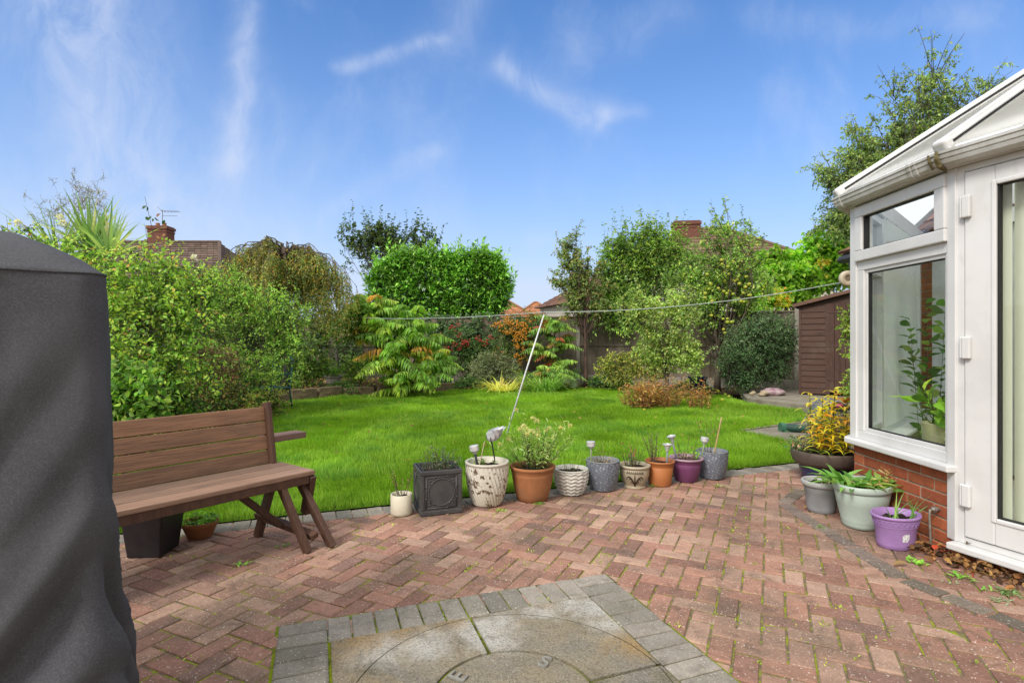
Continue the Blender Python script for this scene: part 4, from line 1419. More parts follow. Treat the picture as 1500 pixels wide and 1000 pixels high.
# 7 cream brown decorated bowl
l = pot_at(929.5, 712.5); t = potted('cream bowl pot with painted brown palm fronds and a heather', 'plant pot', l, group='pots in a row along the lawn edge'); POTS['palm'] = t
prof = [(.092, 0), (.098, .006), (.092, .016), (.088, .022)] + [(.088 + .04 * math.sin(q * PI / 2 * 1.1), .022 + .14 * q) for q in [k / 12 for k in range(1, 13)]] + [(.122, .168), (.128, .174), (.137, .18), (.139, .19), (.134, .198)]
m = MB(); m.lathe(wall_prof(prof, .014, .05), n=56); m.build('pot', mat('tan_cream_glaze', (.44, .38, .28), (.34, .28, .19), 5, .5, .4, dirt=(.2, .14, .08), dirt_amt=.4), t, smooth=True, local=True); soil_disc(t, .124, .165)
def on_pot(prof, a, z, lift=.002):
    r = prof[0][0]
    for (ra, za), (rb_, zb) in zip(prof[:-1], prof[1:]):
        if za <= z <= zb and zb > za: r = ra + (rb_ - ra) * (z - za) / (zb - za)
    return Vector(((r + lift) * math.cos(a), (r + lift) * math.sin(a), z))
m = MB()
base = -PI / 2 - .2
for rep in range(3):
    b0 = base + rep * 2 * PI / 3
    for sgn in (-1, 1):
        for (da, zt, zm, w) in ((.62, .085, .135, .0055), (.46, .075, .11, .004), (.34, .05, .09, .004), (.22, .045, .075, .003)):
            pts = [on_pot(prof, b0 + sgn * da * (2 * q * (1 - q) * .6 + q * q), .03 + (zm - .03) * 2 * q * (1 - q) * 1.25 + (zt - .03) * q * q) for q in [k / 10 for k in range(11)]]
            m.tube(pts, [1.35 * w * (.4 + .6 * math.sin(PI * min(1, .15 + k / 10))) for k in range(11)], 5)
    m.tube([on_pot(prof, b0, .028), on_pot(prof, b0, .09), on_pot(prof, b0, .135)], [.004, .006, .003], 5)
    for k in range(9):
        a = b0 + (k - 4) * .13; m.tube([on_pot(prof, a, .14), on_pot(prof, a + .03, .16)], [.006, .002], 5)
m.build('painted_fronds', mat('dark_brown_glaze', (.05, .03, .018), (.035, .022, .015), 20, .4), t, smooth=True, local=True)

# 8 orange
l = pot_at(966.5, 709.5); t = potted('orange terracotta-coloured pot with an upright dark heather, left of the purple pot', 'plant pot', l, group='pots in a row along the lawn edge'); POTS['orange'] = t
prof = [(.09, 0), (.096, .004), (.098, .012), (.117, .165), (.114, .168), (.12, .176), (.123, .2), (.129, .204), (.131, .212), (.128, .218)]
m = MB(); m.lathe(wall_prof(prof, .012, .05), n=52); m.build('pot', TERRA2, t, smooth=True, local=True); soil_disc(t, .118, .19)

# 9 purple
l = pot_at(1005, 703.5); t = potted('purple plastic pot with pale lip and short dry stems, left of the rightmost grey pot', 'plant pot', l, group='pots in a row along the lawn edge'); POTS['purple'] = t
prof = [(.094, 0), (.098, .006), (.115, .06), (.128, .12), (.134, .16), (.131, .164), (.137, .172), (.142, .196)]
m = MB(); m.lathe(prof, n=52); m.build('pot', mat('purple_plastic', (.17, .05, .13), (.13, .04, .10), 5, .5, .4, dirt=(.28, .16, .2), dirt_amt=.4), t, smooth=True, local=True)
m = MB(); m.lathe([(.142, .196), (.153, .2), (.155, .21), (.149, .217), (.138, .214), (.13, .16)], n=52, capb=False); m.build('rim', mat('faded_pink_lip', (.4, .27, .33), (.3, .18, .24), 6, .5), t, smooth=True, local=True); soil_disc(t, .135, .185)

# under the bench
t = potted('square black tapered planter standing under the bench', 'planter', (-2.165, 3.30, 0), 'square_planter', .04); POTS['black'] = t
m = MB(); m.box((0, 0, .18), (.19, .2, .36), None, 1.38)
PB = mat('black_plastic_planter', (.018, .014, .018), (.03, .026, .03), 5, .45, .4, bump=.001)
m.build('pot', PB, t, bevel=.008, local=True)
m = MB()
for sx, sy in ((0, -1), (1, 0), (0, 1), (-1, 0)): m.box((sx * .128, sy * .134, .352), (.285 if sy else .02, .02 if sy else .25, .024))
m.build('rim', PB, t, bevel=.004, local=True)
t = potted('shallow terracotta bowl of low green seedlings on the kerb behind the bench', 'plant pot', pot_at(293, 786)); POTS['bowl'] = t
m = MB(); m.lathe(wall_prof([(.065, 0), (.072, .004), (.1, .075), (.107, .08), (.11, .1), (.106, .106)], .012, .04), n=40); m.build('pot', TERRA, t, smooth=True, local=True); soil_disc(t, .1, .085)

# by the conservatory wall
def oval(px, py, label, key, prof, sx, sy, rot, material, soilr, soilz, lipm=None, lip=None, n=64):
    t = potted(label, 'plant pot', pot_at(px, py)); POTS[key] = t
    m = MB(); m.lathe(prof, n=n, sx=sx, sy=sy, rot=rot); m.build('pot', material, t, smooth=True, local=True)
    if lip: m = MB(); m.lathe(lip, n=n, sx=sx, sy=sy, rot=rot, capb=False); m.build('rim', lipm or material, t, smooth=True, local=True)
    m = MB(); m.disc((0, 0, soilz), soilr, 32, sx, sy, .01, rot); m.build('soil', SOIL, t, local=True)
    return t
MINT = mat('pale_mint_plastic', (.40, .47, .41), (.35, .42, .37), 4, .45, .4, dirt=(.24, .26, .2), dirt_amt=.35)
oval(1263, 769, 'large oval pale mint green trough full of leafy green plants beside the brick wall', 'mint',
     [(.13, 0), (.145, .006), (.152, .03), (.150, .036), (.158, .05), (.156, .056), (.185, .16), (.205, .252), (.202, .256)], 1.0, .82, .75, MINT, .19, .262, MINT,
     [(.202, .252), (.214, .256), (.217, .27), (.216, .292), (.209, .3), (.197, .297), (.188, .24)])
LILAC = mat('lilac_plastic', (.37, .22, .47), (.32, .18, .42), 4, .45, .4, dirt=(.25, .18, .3), dirt_amt=.3)
t = oval(1312, 799, 'small oval lilac tub with scalloped band and a torn white sticker beside the door', 'lilac',
     [(.108, 0), (.116, .004), (.119, .03), (.129, .125), (.131, .128), (.142, .175), (.146, .188)], 1.0, .78, .35, LILAC, .133, .165, LILAC,
     [(.146, .186), (.153, .189), (.156, .197), (.152, .206), (.142, .204), (.136, .15)])
m = MB()
prl = [(.119, .03), (.129, .125), (.142, .175)]
def ov(a, z, lift=.002):
    r = .119 + (.129 - .119) * (z - .03) / .095 if z < .125 else .129 + .013 * (z - .125) / .05
    x, y = (r + lift) * math.cos(a), (r + lift) * math.sin(a) * .78
    c_, s_ = math.cos(.35), math.sin(.35)
    return Vector((x * c_ - y * s_, x * s_ + y * c_, z))
NS = 26
for k in range(NS):
    a = 2 * PI * k / NS
    m.tube([ov(a + (q - .5) * 2 * PI / NS, .172 - .026 * math.sin(PI * q)) for q in [j / 6 for j in range(7)]], .0016, 4)
m.tube([ov(2 * PI * k / 60, .174) for k in range(61)], .002, 4, cap=False); m.tube([ov(2 * PI * k / 60, .138) for k in range(61)], .0016, 4, cap=False)
m.build('scalloped_band', LILAC, t, smooth=True, local=True)
m = MB(); a0 = -PI / 2 - .36
g = [[ov(a0 + da, z, .0025) for da in (-.16, 0, .13, .2)] for z in (.058, .075, .092, .105)]
g[0][3] = ov(a0 + .1, .062, .0025); g[3][0] = ov(a0 - .1, .1, .0025)
m.add([p for r_ in g for p in r_], [(i * 4 + k, i * 4 + k + 1, i * 4 + k + 5, i * 4 + k + 4) for i in range(3) for k in range(3)])
st = NT('torn_white_sticker'); v = st.coords((1, 1, 1)); m.build('sticker', st.out(st.mix(st.ramp(st.noise(v, 130, 3, .6), .52, .6), (.72, .71, .7), (.25, .24, .3)), .6), t, local=True)
GREYP = mat('pale_grey_plastic', (.31, .32, .33), (.25, .26, .27), 4, .5, .4, dirt=(.18, .17, .15), dirt_amt=.4)
oval(1203, 748, 'round pale grey plastic pot left of the mint trough', 'greyplastic', [(.088, 0), (.094, .004), (.098, .03), (.112, .15), (.114, .152), (.116, .19), (.118, .193)], 1, 1, 0, GREYP, .11, .2, mat('grey_lip', (.42, .42, .42), (.34, .34, .33), 4, .5, .4, dirt=(.2, .19, .17), dirt_amt=.3),
     [(.118, .19), (.13, .195), (.137, .208), (.136, .226), (.128, .234), (.117, .23), (.11, .19)])
t = potted('big brown-rimmed planter with dark blue base holding a yellow lily, behind the grey pot', 'planter', (2.86, 4.98, 0), 'big_planter'); POTS['big'] = t
m = MB(); m.lathe([(.18, 0), (.19, .006), (.21, .08), (.228, .165)], n=60); m.build('pot', mat('cobalt_blue_glaze', (.022, .026, .085), (.015, .018, .06), 5, .3, .5), t, smooth=True, local=True)
m = MB(); m.lathe([(.222, .162), (.25, .16), (.272, .185), (.285, .23), (.288, .27), (.28, .285), (.26, .28), (.25, .22)], n=60, capb=False); m.build('rim', mat('brown_plastic_rim', (.11, .082, .066), (.075, .058, .048), 4, .55, .35, dirt=(.16, .13, .1), dirt_amt=.4), t, smooth=True, local=True); soil_disc(t, .26, .25)

# beds
l = P(488, 566, 13.1); l.z = .2
t = potted('ribbed pale urn with a green plant on the raised bed at the back left', 'plant pot', l, 'urn_pot'); POTS['urn'] = t
m = MB(); m.lathe(wall_prof([(.12, 0), (.13, .01), (.12, .03), (.135, .06), (.16, .1), (.155, .105), (.175, .14), (.17, .145), (.19, .18), (.185, .185), (.2, .215), (.225, .225), (.222, .245)], .02, .05), n=44); m.build('pot', mat('stone_urn', (.34, .31, .27), (.26, .23, .2), 5, .8, dirt=(.15, .13, .1), dirt_amt=.4), t, smooth=True, local=True); soil_disc(t, .2, .21)
l = P(841, 563, 14.5); l.z = .055
t = potted('small plain white tapered pot at the back border, right of the reddish sumac', 'plant pot', l); POTS['whitebed'] = t
m = MB(); m.lathe(wall_prof([(.088, 0), (.092, .005), (.12, .21), (.125, .212), (.125, .225)], .01, .05), n=36); m.build('pot', mat('white_plastic_pot', (.66, .66, .66), (.58, .58, .58), 4, .5), t, smooth=True, local=True); soil_disc(t, .11, .19)
l = P(1022, 553, 12.6); l.z = .05
t = potted('square navy blue planter standing in the bed behind the apple trees', 'planter', l, 'square_planter', .1)
m = MB(); m.box((0, 0, .19), (.26, .26, .38), None, 1.14); NAVY = mat('navy_glaze', (.012, .016, .05), (.02, .024, .06), 5, .4); m.build('pot', NAVY, t, bevel=.01, local=True)
m = MB()
for sx, sy in ((0, -1), (1, 0), (0, 1), (-1, 0)): m.box((sx * .148, sy * .148, .385), (.33 if sy else .034, .034 if sy else .262, .045))
m.build('rim', NAVY, t, bevel=.006, local=True)

# ------------------------------------------------------------------ solar lights, ornaments, cane
SIL = mat('brushed_lamp_metal', (.66, .66, .66), (.5, .5, .5), 20, .35, .5, .3)
CLEAR = mat('frosted_lamp_plastic', (.5, .55, .5), (.4, .45, .4), 10, .3)
GREENST = mat('pale_green_plastic_stem', (.36, .46, .28), (.3, .4, .24), 10, .5)
STEELST = mat('grey_steel_stem', (.36, .40, .43), (.28, .32, .36), 10, .4)
DARKST = mat('dark_plastic_stem', (.07, .065, .09), (.05, .05, .06), 10, .5)
def solar(px0, py0, px1, py1, Y, label, kind, stem):
    a, b = P(px0, py0, Y), P(px1, py1, Y)
    t = thing('solar_light', label, 'garden light', a, 0, 'solar stake lights in the pots')
    d = (b - a); L = d.length; d.normalize()
    q = Vector((0, 0, 1)).rotation_difference(d).to_matrix()
    def lat(prof, n=18):
        m = MB(); m.lathe(prof, n=n); m.v = [tuple(q @ Vector(v_)) for v_ in m.v]; return m
    lat([(.009, -.06), (.009, L - .06)]).build('stake', stem, t, smooth=True, local=True)
    if kind == 'drum':
        lat([(.008, L - .07), (.012, L - .065), (.026, L - .045), (.026, L - .04)]).build('diffuser', CLEAR, t, smooth=True, local=True)
        o = lat([(.024, L - .04), (.037, L - .04), (.037, L - .004), (.033, L), (.0, L)]).build('cap', SIL, t, local=True); shade_auto(o)
    else:
        lat([(.008, L - .075), (.014, L - .06), (.023, L - .03), (.036, L - .008)]).build('diffuser', CLEAR, t, smooth=True, local=True)
        o = lat([(.036, L - .01), (.041, L - .006), (.040, L), (.03, L + .002), (.027, L - .003), (.0, L - .003)]).build('cap', SIL, t, local=True); shade_auto(o)
solar(699, 680, 694, 652, 4.2, 'purplish solar stake light with pale cap in the tall white pot', 'drum', DARKST)
solar(866, 676, 865.5, 646, 4.62, 'solar stake light with square silver cap and pale green stem in the dry-stalk grey pot', 'drum', GREENST)
solar(977, 678, 977.5, 650, 4.78, 'solar stake light with flared silver cap in the orange pot', 'flare', STEELST)
solar(991, 671, 983, 638, 4.95, 'leaning solar stake light with flared silver cap in the purple pot', 'flare', STEELST)
solar(1029, 664, 1033, 640, 5.02, 'solar stake light with silver cap and green stem in the rightmost grey pot', 'drum', GREENST)
a, b = P(1046, 665, 5.0), P(1057, 611, 5.0)
t = thing('bamboo_cane', 'thin pale bamboo cane leaning in the rightmost grey pot', 'cane', a)
m = MB(); pts = [a.lerp(b, k / 8) for k in range(9)]; m.tube(pts, [.0075 if k % 2 else .0068 for k in range(9)], 8); m.build('cane', mat('bamboo', (.45, .33, .16), (.38, .27, .12), 12, .6), t, smooth=True)
# metal flower ornament
a = P(725, 676, 4.2); b = P(718.5, 637, 4.2)
t = thing('flower_ornament', 'silvery metal flower on a black stalk leaning in the tall white pot', 'ornament', a)
m = MB(); m.tube([a, a.lerp(b, .5), b], .005, 6); m.tube([a + Vector((-.002, -.005, .03)), b + Vector((.0, -.01, .02))], .004, 6); m.build('stalk', mat('black_wire', (.02, .02, .022), None, 5, .5), t)
PET = mat('pewter_petal', (.52, .56, .62), (.7, .71, .73), 30, .4, .5, .15, bump=.002, bscale=90)
ctr = P(721, 641, 4.2)
for k in range(9):
    an = k * 2 * PI / 9
    m = MB(); ax = Vector((.5, -.3, 1)).normalized()
    s1 = Vector((math.cos(an), .3 * math.sin(an), .0)); s2 = Vector((0, math.sin(an), .2 * math.cos(an)))
    sd = (s1 + s2).normalized(); w = sd.cross(ax).normalized()
    o_ = ctr - ax * .035
    rows = [(o_, .008), (o_ + ax * .03 + sd * .032, .03), (o_ + ax * .065 + sd * .05, .034), (o_ + ax * .10 + sd * .055, .022), (o_ + ax * .125 + sd * .07, .002)]
    vs_ = []
    for p, ww in rows: vs_ += [p + w * ww, p + sd * .006, p - w * ww]
    m.add(vs_, [(i * 3 + j, i * 3 + j + 1, i * 3 + j + 4, i * 3 + j + 3) for i in range(4) for j in range(2)])
    m.build('petal', PET, t, smooth=True)
a, b = P(702, 682, 4.17), P(710, 646, 4.17)
t = thing('wooden_stick', 'thin pale stick leaning beside the dark solar light in the tall white pot', 'stick', a)
m = MB(); m.tube([a, b], .004, 6); m.build('stick', mat('pale_stick', (.5, .42, .28), (.4, .33, .2), 12, .7), t)

# ------------------------------------------------------------------ washing line and prop
LINEM = mat('line_cord', (.42, .47, .44), (.36, .4, .38), 20, .6)
pt_ = P(797, 457, 7.4)
t = thing('washing_line', 'pale washing line strung across the garden from the round reel on the bungalow', 'washing line', (4.25, 7.0, 2.04))
m = MB()
A_, B_ = P(1233, 413.5, 6.95), P(478, 460.5, 14.3)
l1 = [A_.lerp(pt_, k / 20) - Vector((0, 0, .10 * 4 * (k / 20) * (1 - k / 20))) for k in range(21)]
l2 = [pt_.lerp(B_, k / 20) - Vector((0, 0, .10 * 4 * (k / 20) * (1 - k / 20))) for k in range(21)]
m.tube(l1 + l2[1:], .0055, 5); m.build('cord', LINEM, t, smooth=True)
rp = P(1241, 408, 6.95)
m = MB(); pr = [(.04, -.03), (.085, -.034), (.1, -.02), (.1, .02), (.085, .034), (.04, .03), (.036, .02), (.036, -.02), (.04, -.03)]
m.lathe(pr, n=30, capb=False); M = Matrix.Rotation(PI / 2, 3, 'X'); m.v = [tuple(M @ Vector(v_) + rp) for v_ in m.v]
CRE = mat('cream_reel_plastic', (.55, .48, .36), (.45, .39, .28), 5, .5); m.build('reel_casing', CRE, t, smooth=True)
m = MB(); m.lathe([(.036, -.02), (.036, .02)], n=24); m.disc((0, 0, .021), .036); m.v = [tuple(M @ Vector(v_) + rp) for v_ in m.v]; m.build('reel_core', mat('brown_reel_core', (.22, .18, .13), None, 5), t)
m = MB(); m.box(rp + Vector((.12, 0, .03)), (.1, .04, .05)); m.build('bracket', CRE, t, bevel=.006)
t = thing('line_prop', 'long white clothes prop leaning on the lawn and holding up the washing line', 'clothes prop', G(741, 640))
m = MB(); a = G(741, 640); m.tube([a, a.lerp(pt_, .55), pt_ + Vector((0, 0, -.03))], [.011, .011, .009], 10); m.build('pole', mat('white_metal_pole', (.72, .73, .75), (.6, .61, .63), 6, .4), t, smooth=True)
m = MB(); d = (pt_ - a).normalized(); s_ = Vector((1, 0, 0)); m.tube([pt_ - d * .045, pt_ - d * .02 + s_ * .015, pt_ + d * .02 + s_ * .018], .005, 6); m.tube([pt_ - d * .045, pt_ - d * .02 - s_ * .015, pt_ + d * .02 - s_ * .018], .005, 6); m.build('fork', DARKST, t, smooth=True)

# ------------------------------------------------------------------ shed and things by it
SHEDW = wood('red_brown_shed_cladding', (.082, .042, .032), (.055, .029, .023), (10, 10, 3), .75)
SHEDH = wood('red_brown_shed_boards', (.085, .043, .032), (.058, .031, .024), (1.2, 1.2, 14), .75)
def shed():
    a = Vector((6.2, 11.78, .13)); b = a + Vector((.73, -.53, 0)).normalized() * 1.55
    e = (b - a).normalized(); ang = math.atan2(e.y, e.x)
    t = thing('garden_shed', 'red-brown timber lean-to shed with plank door on the concrete base', 'shed', a, ang)
    w, dp = 1.55, 1.1
    h = lambda x: 1.92 + .30 * x / 1.2
    m = MB()
    n = 15
    for k in range(n):                                    # overlapping horizontal boards, left of the door
        z0, z1 = .03 + k * 1.86 / n, .03 + (k + 1) * 1.86 / n
        m.add([(.03, -.012, z0), (.5, -.012, z0), (.5, .004, z1), (.03, .004, z1), (.03, .02, z0), (.5, .02, z0), (.5, .02, z1), (.03, .02, z1)], [(0, 1, 2, 3), (0, 4, 5, 1), (7, 6, 5, 4), (0, 3, 7, 4), (1, 5, 6, 2)])
    m.build('front_cladding', SHEDH, t, local=True)
    m = MB()
    for k in range(n):                                    # left side
        z0, z1 = .03 + k * 1.86 / n, .03 + (k + 1) * 1.86 / n
        m.add([(-.012, .02, z0), (-.012, dp, z0), (.004, dp, z1), (.004, .02, z1), (.02, .02, z0), (.02, dp, z0), (.02, dp, z1), (.02, .02, z1)], [(0, 3, 2, 1), (0, 1, 5, 4), (4, 5, 6, 7), (0, 4, 7, 3), (1, 2, 6, 5)])
    m.build('side_cladding', SHEDH, t, local=True)
    m = MB(); m.box((.012, 0, 1.0), (.045, .04, 1.94)); m.box((.53, .0, .98), (.075, .03, 1.9)); m.box((1.53, 0, 1.15), (.045, .04, 2.2))
    m.build('corner_post', SHEDW, t, bevel=.004, local=True)
    m = MB()
    for k in range(8):
        m.box((.56 + k * .1 + .045, -.006, 1.0), (.096, .022, 1.86))
    d = m.build('door', SHEDW, t, bevel=.004, local=True)
    for z in (.35, 1.05, 1.75): mm_ = MB(); mm_.box((.66, -.021, z), (.28, .008, .026)); mm_.build('strap_hinge', mat('painted_hinge', (.09, .045, .038), None, 9, .5), d, local=True)
    m = MB(); m.add([(.03, .006, 1.86), (1.52, .006, 1.86), (1.52, .006, h(1.52)), (.03, .006, h(.03)), (.03, .026, 1.86), (1.52, .026, 1.86), (1.52, .026, h(1.52)), (.03, .026, h(.03))], [(0, 1, 2, 3), (7, 6, 5, 4), (0, 4, 5, 1)]); m.build('gable_board', SHEDW, t, local=True)
    m = MB(); m.add([(.02, dp, 0), (1.5, dp, 0), (1.5, dp, h(1.5)), (.02, dp, h(0))], [(0, 1, 2, 3)]); m.add([(1.54, 0, 0), (1.54, dp, 0), (1.54, dp, h(1.5)), (1.54, 0, h(1.5))], [(0, 1, 2, 3)]); m.build('back_wall', SHEDH, t, local=True)
    m = MB(); m.beam((-.1, dp / 2, h(-.1) + .03), (1.65, dp / 2, h(1.65) + .03), dp + .2, .025); m.build('roof', mat('brown_felt', (.10, .06, .045), (.075, .045, .035), 5, .9), t, local=True)
    m = MB(); m.beam((-.11, -.105, h(-.11) + .015), (1.66, -.105, h(1.66) + .015), .022, .07); m.beam((-.11, -.1, h(-.11) + .01), (-.11, dp + .1, h(-.11) + .01), .022, .06); m.build('fascia', wood('fascia_timber', (.17, .085, .06), (.11, .055, .04)), t, bevel=.003, local=True)
shed()

l = G(1132, 579, .13)
t = thing('plastic_sack', 'crumpled pinkish sack lying on the concrete base beside the shed', 'sack', l)
m = MB(); m.ball((0, 0, .07), .2, 24, 14, (1.35, .8, .42)); m.v = [(x + .03 * noise.noise(Vector((x * 9, y * 9, z * 9))), y + .03 * noise.noise(Vector((x * 9, y * 9, z * 9 + 5))), max(0, z + .035 * noise.noise(Vector((x * 11, y * 11, z * 11 + 9))))) for x, y, z in m.v]
m.build('sack', mat('pink_grey_sack', (.30, .15, .20), (.45, .36, .36), 9, .5, bump=.02, bscale=25), t, smooth=True, local=True)
l = G(1110, 580.5, .13)
t = thing('stone_rubble', 'small heap of beige stones at the left end of the concrete base', 'stones', l)
for k in range(6):
    m = MB(); m.ball((random.uniform(-.16, .16), random.uniform(-.08, .08), .04 + .03 * (k % 2)), .06, 8, 6, (1.2, .9, .7)); m.v = [(x + .02 * noise.noise(Vector((x * 20, y * 20, z * 20 + k))), y, max(0, z + .02 * noise.noise(Vector((x * 20, y * 20, k))))) for x, y, z in m.v]
    m.build('stone', mat('beige_stone', (.42, .34, .22), (.3, .24, .16), 12, .9) if k == 0 else bpy.data.materials['beige_stone'], t, smooth=True, local=True)
a, b = G(1146, 626, .07), G(1205, 629, .07)
t = thing('green_roller', 'dark green plastic tube lying on the concrete path', 'tube', G(1146, 630))
m = MB(); m.tube([a, b + (b - a) * .25], .055, 16); GRN = mat('dark_green_plastic', (.012, .05, .035), (.02, .07, .05), 8, .4); m.build('tube', GRN, t, smooth=False)
m = MB(); m.tube([a - Vector((.03, 0, 0)), a + Vector((.03, 0, 0))], .068, 16); m.box((a.x + .3, a.y - .05, .03), (.62, .03, .03)); m.build('end_collar', mat('mid_green_plastic', (.05, .16, .1), None, 8, .4), t)
# grey garden vacuum heap behind the yellow lily
l = G(1222, 622, .02)
t = thing('garden_vacuum', 'grey plastic machine with orange and pink tops lying by the bungalow corner', 'garden machine', (4.05, 6.9, .02))
m = MB()
m.lathe([(.02, -.12), (.24, -.11), (.27, -.06), (.27, .06), (.24, .11), (.02, .12)], n=36); M = Matrix.Rotation(PI / 2, 3, 'X'); m.v = [tuple(M @ Vector(v_) + Vector((-.02, 0, .27))) for v_ in m.v]
GM = mat('slate_grey_plastic', (.13, .14, .16), (.09, .095, .11), 5, .45); m.build('drum', GM, t, smooth=True, local=True)
m = MB(); m.box((.22, -.1, .33), (.3, .22, .16)); m.build('motor_housing', GM, t, bevel=.03, local=True)
m = MB(); m.ball((.1, -.1, .52), .08, 14, 8, (1.5, .8, .45)); m.build('orange_cap', mat('orange_plastic', (.6, .2, .02), None, 8, .4), t, smooth=True, local=True)
m = MB(); m.ball((-.02, -.16, .46), .05, 12, 8, (1.3, .7, .6)); m.build('pink_cap', mat('pink_plastic', (.5, .06, .2), None, 8, .4), t, smooth=True, local=True)
m = MB(); m.tube([(-.27, -.1, .36), (-.2, -.14, .45), (-.02, -.15, .52), (.16, -.15, .43), (.24, -.16, .3)], .014, 8); m.build('handle', mat('pale_handle', (.35, .36, .38), None, 8, .4), t, smooth=True, local=True)

# edging stones of the raised bed
EST = mat('old_edging_stone', (.22, .165, .10), (.14, .11, .075), 4, .95, .1, bump=.015, bscale=25, dirt=(.07, .08, .02), dirt_amt=.7)
pts = [Vector((-5.0, 10.5, 0)), Vector((-4.62, 11.3, 0)), Vector((-3.88, 12.42, 0)), Vector((-3.2, 12.8, 0)), Vector((-2.25, 13.2, 0)), Vector((-1.5, 13.75, 0))]
k_ = 0
words = ['leftmost, beside the teal chair', 'second from the left', 'third from the left, below the urn', 'fourth from the left, right of the urn', 'fifth from the left, left of the big sumac', 'pale rounded one below the big sumac', 'rightmost, half under the big sumac']
segs = []
for a, b in zip(pts[:-1], pts[1:]):
    n = max(1, round((b - a).length / .85))
    for k in range(n): segs.append((a.lerp(b, k / n), a.lerp(b, (k + 1) / n)))
segs = segs[:7]
for k, (a, b) in enumerate(segs):
    c = (a + b) / 2; L = (b - a).length - .03; d = b - a
    t = thing('edging_stone', 'mossy stone block edging the raised bed, ' + words[k], 'edging stone', c, math.atan2(d.y, d.x), 'stone blocks edging the raised bed')
    m = MB()
    nx, nz = 10, 5
    hh = random.uniform(.2, .27); dd_ = .16
    m.box((0, 0, hh / 2), (L, dd_, hh), None, .93)
    o = m.build('stone', EST, t, local=True)
    s1 = o.modifiers.new('sub', 'SUBSURF'); s1.subdivision_type = 'SIMPLE'; s1.levels = 3; s1.render_levels = 3
    b_ = o.modifiers.new('bev', 'BEVEL'); b_.width = .02; b_.segments = 2
    tx = bpy.data.textures.new('stone_lumps', 'CLOUDS'); tx.noise_scale = .14
    ds_ = o.modifiers.new('lumps', 'DISPLACE'); ds_.texture = tx; ds_.strength = .04; ds_.texture_coords = 'GLOBAL'

# teal metal chair half hidden at the left bed
TEAL = mat('teal_painted_iron', (.02, .10, .12), (.03, .15, .17), 12, .4, .5, .2)
t = thing('iron_chair', 'teal painted iron garden chair half hidden in the shrubs beyond the bench', 'chair', (-4.5, 10.2, 0), -.5)
m = MB()
for s_ in (-.26, .26):
    m.tube([(s_, -.28, 0), (s_, -.25, .2), (s_, -.2, .4), (s_, -.24, .56), (s_, -.3, .64), (s_, -.22, .7), (s_, 0, .66), (s_, .22, .66)], .016, 8)
    m.tube([(s_, .26, 0), (s_, .2, .4), (s_, .27, .95)], .016, 8)
m.build('frame', TEAL, t, smooth=True, local=True)
m = MB()
for k in range(6): m.box((0, -.2 + k * .08, .41), (.54, .06, .018))
m.build('seat', TEAL, t, local=True)
m = MB()
for k in range(7): m.tube([(-.24 + k * .08, .21, .46), (-.24 + k * .08, .27, .93)], .007, 6)
m.tube([(-.26, .27, .94), (-.13, .275, 1.0), (0, .28, 1.03), (.13, .275, 1.0), (.26, .27, .94)], .014, 8); m.build('backrest', TEAL, t, smooth=True, local=True)

# ------------------------------------------------------------------ fences
FW = wood('weathered_fence_board', (.20, .165, .125), (.13, .105, .08), (9, 9, 1.2), .9)
FP = mat('concrete_fence_post', (.30, .275, .235), (.22, .2, .17), 5, .9, bump=.004)
def fence(a, b, label, n, h=1.78, seed=0, z0=.1, step=0.0, mt=FW):
    a, b = Vector((a[0], a[1], 0)), Vector((b[0], b[1], 0)); d = b - a; L = d.length
    t = thing('wooden_fence', label, 'fence', a, math.atan2(d.y, d.x))
    r = random.Random(seed)
    pw = L / n
    for k in range(n):
        m = MB(); x = k * pw + .06; nb = int((pw - .12) / .115); bw = (pw - .12) / nb
        hz = h + step * k + r.uniform(-.015, .015)
        for i in range(nb):
            m.box((x + (i + .5) * bw, -.012 * (i % 2), z0 + .22 + (hz - .22) / 2), (bw + .012, .012, hz - .22 - r.uniform(0, .008)), Matrix.Rotation(r.uniform(-.03, .03), 3, 'Z'))
        m.build('board_panel', mt, t, local=True)
        m = MB(); m.box((k * pw + pw / 2, -.02, z0 + hz + .012), (pw - .1, .05, .03)); m.box((k * pw + pw / 2, -.03, z0 + .3 + hz * .4), (pw - .12, .03, .06)); m.build('rail', mt, t, local=True)
        m = MB(); m.box((k * pw + pw / 2, .0, z0 + .1), (pw - .1, .05, .24)); m.build('gravel_board', FP, t, local=True)
    for k in range(n + 1):
        m = MB(); m.box((k * pw, 0, (z0 + h + step * k) / 2 + .04), (.1, .1, z0 + h + step * k + .08)); m.build('post', FP, t, bevel=.008, local=True)
fence((-7.2, 17.0), (1.9, 15.6), 'weathered timber fence with concrete posts across the back left, ivy on it', 5, 1.85, 1)
fence((1.9, 15.6), (8.8, 12.9), 'weathered timber board fence across the back right, behind the fruit trees', 4, 1.92, 2)
fence((-7.2, 17.0), (-7.0, 1.5), 'timber fence along the left boundary, hidden behind the big shrubs', 8, 1.8, 3)
# ------------------------------------------------------------------ plants in the pots
G_MID, G_BRI, G_YEL, G_DRK = (.075, .15, .022), (.13, .25, .035), (.24, .30, .04), (.028, .06, .016)
G_BLUE = (.05, .095, .05)
Y_, O_, B_ = (.46, .34, .03), (.45, .19, .03), (.16, .09, .045)
STRAW = (.42, .32, .17)

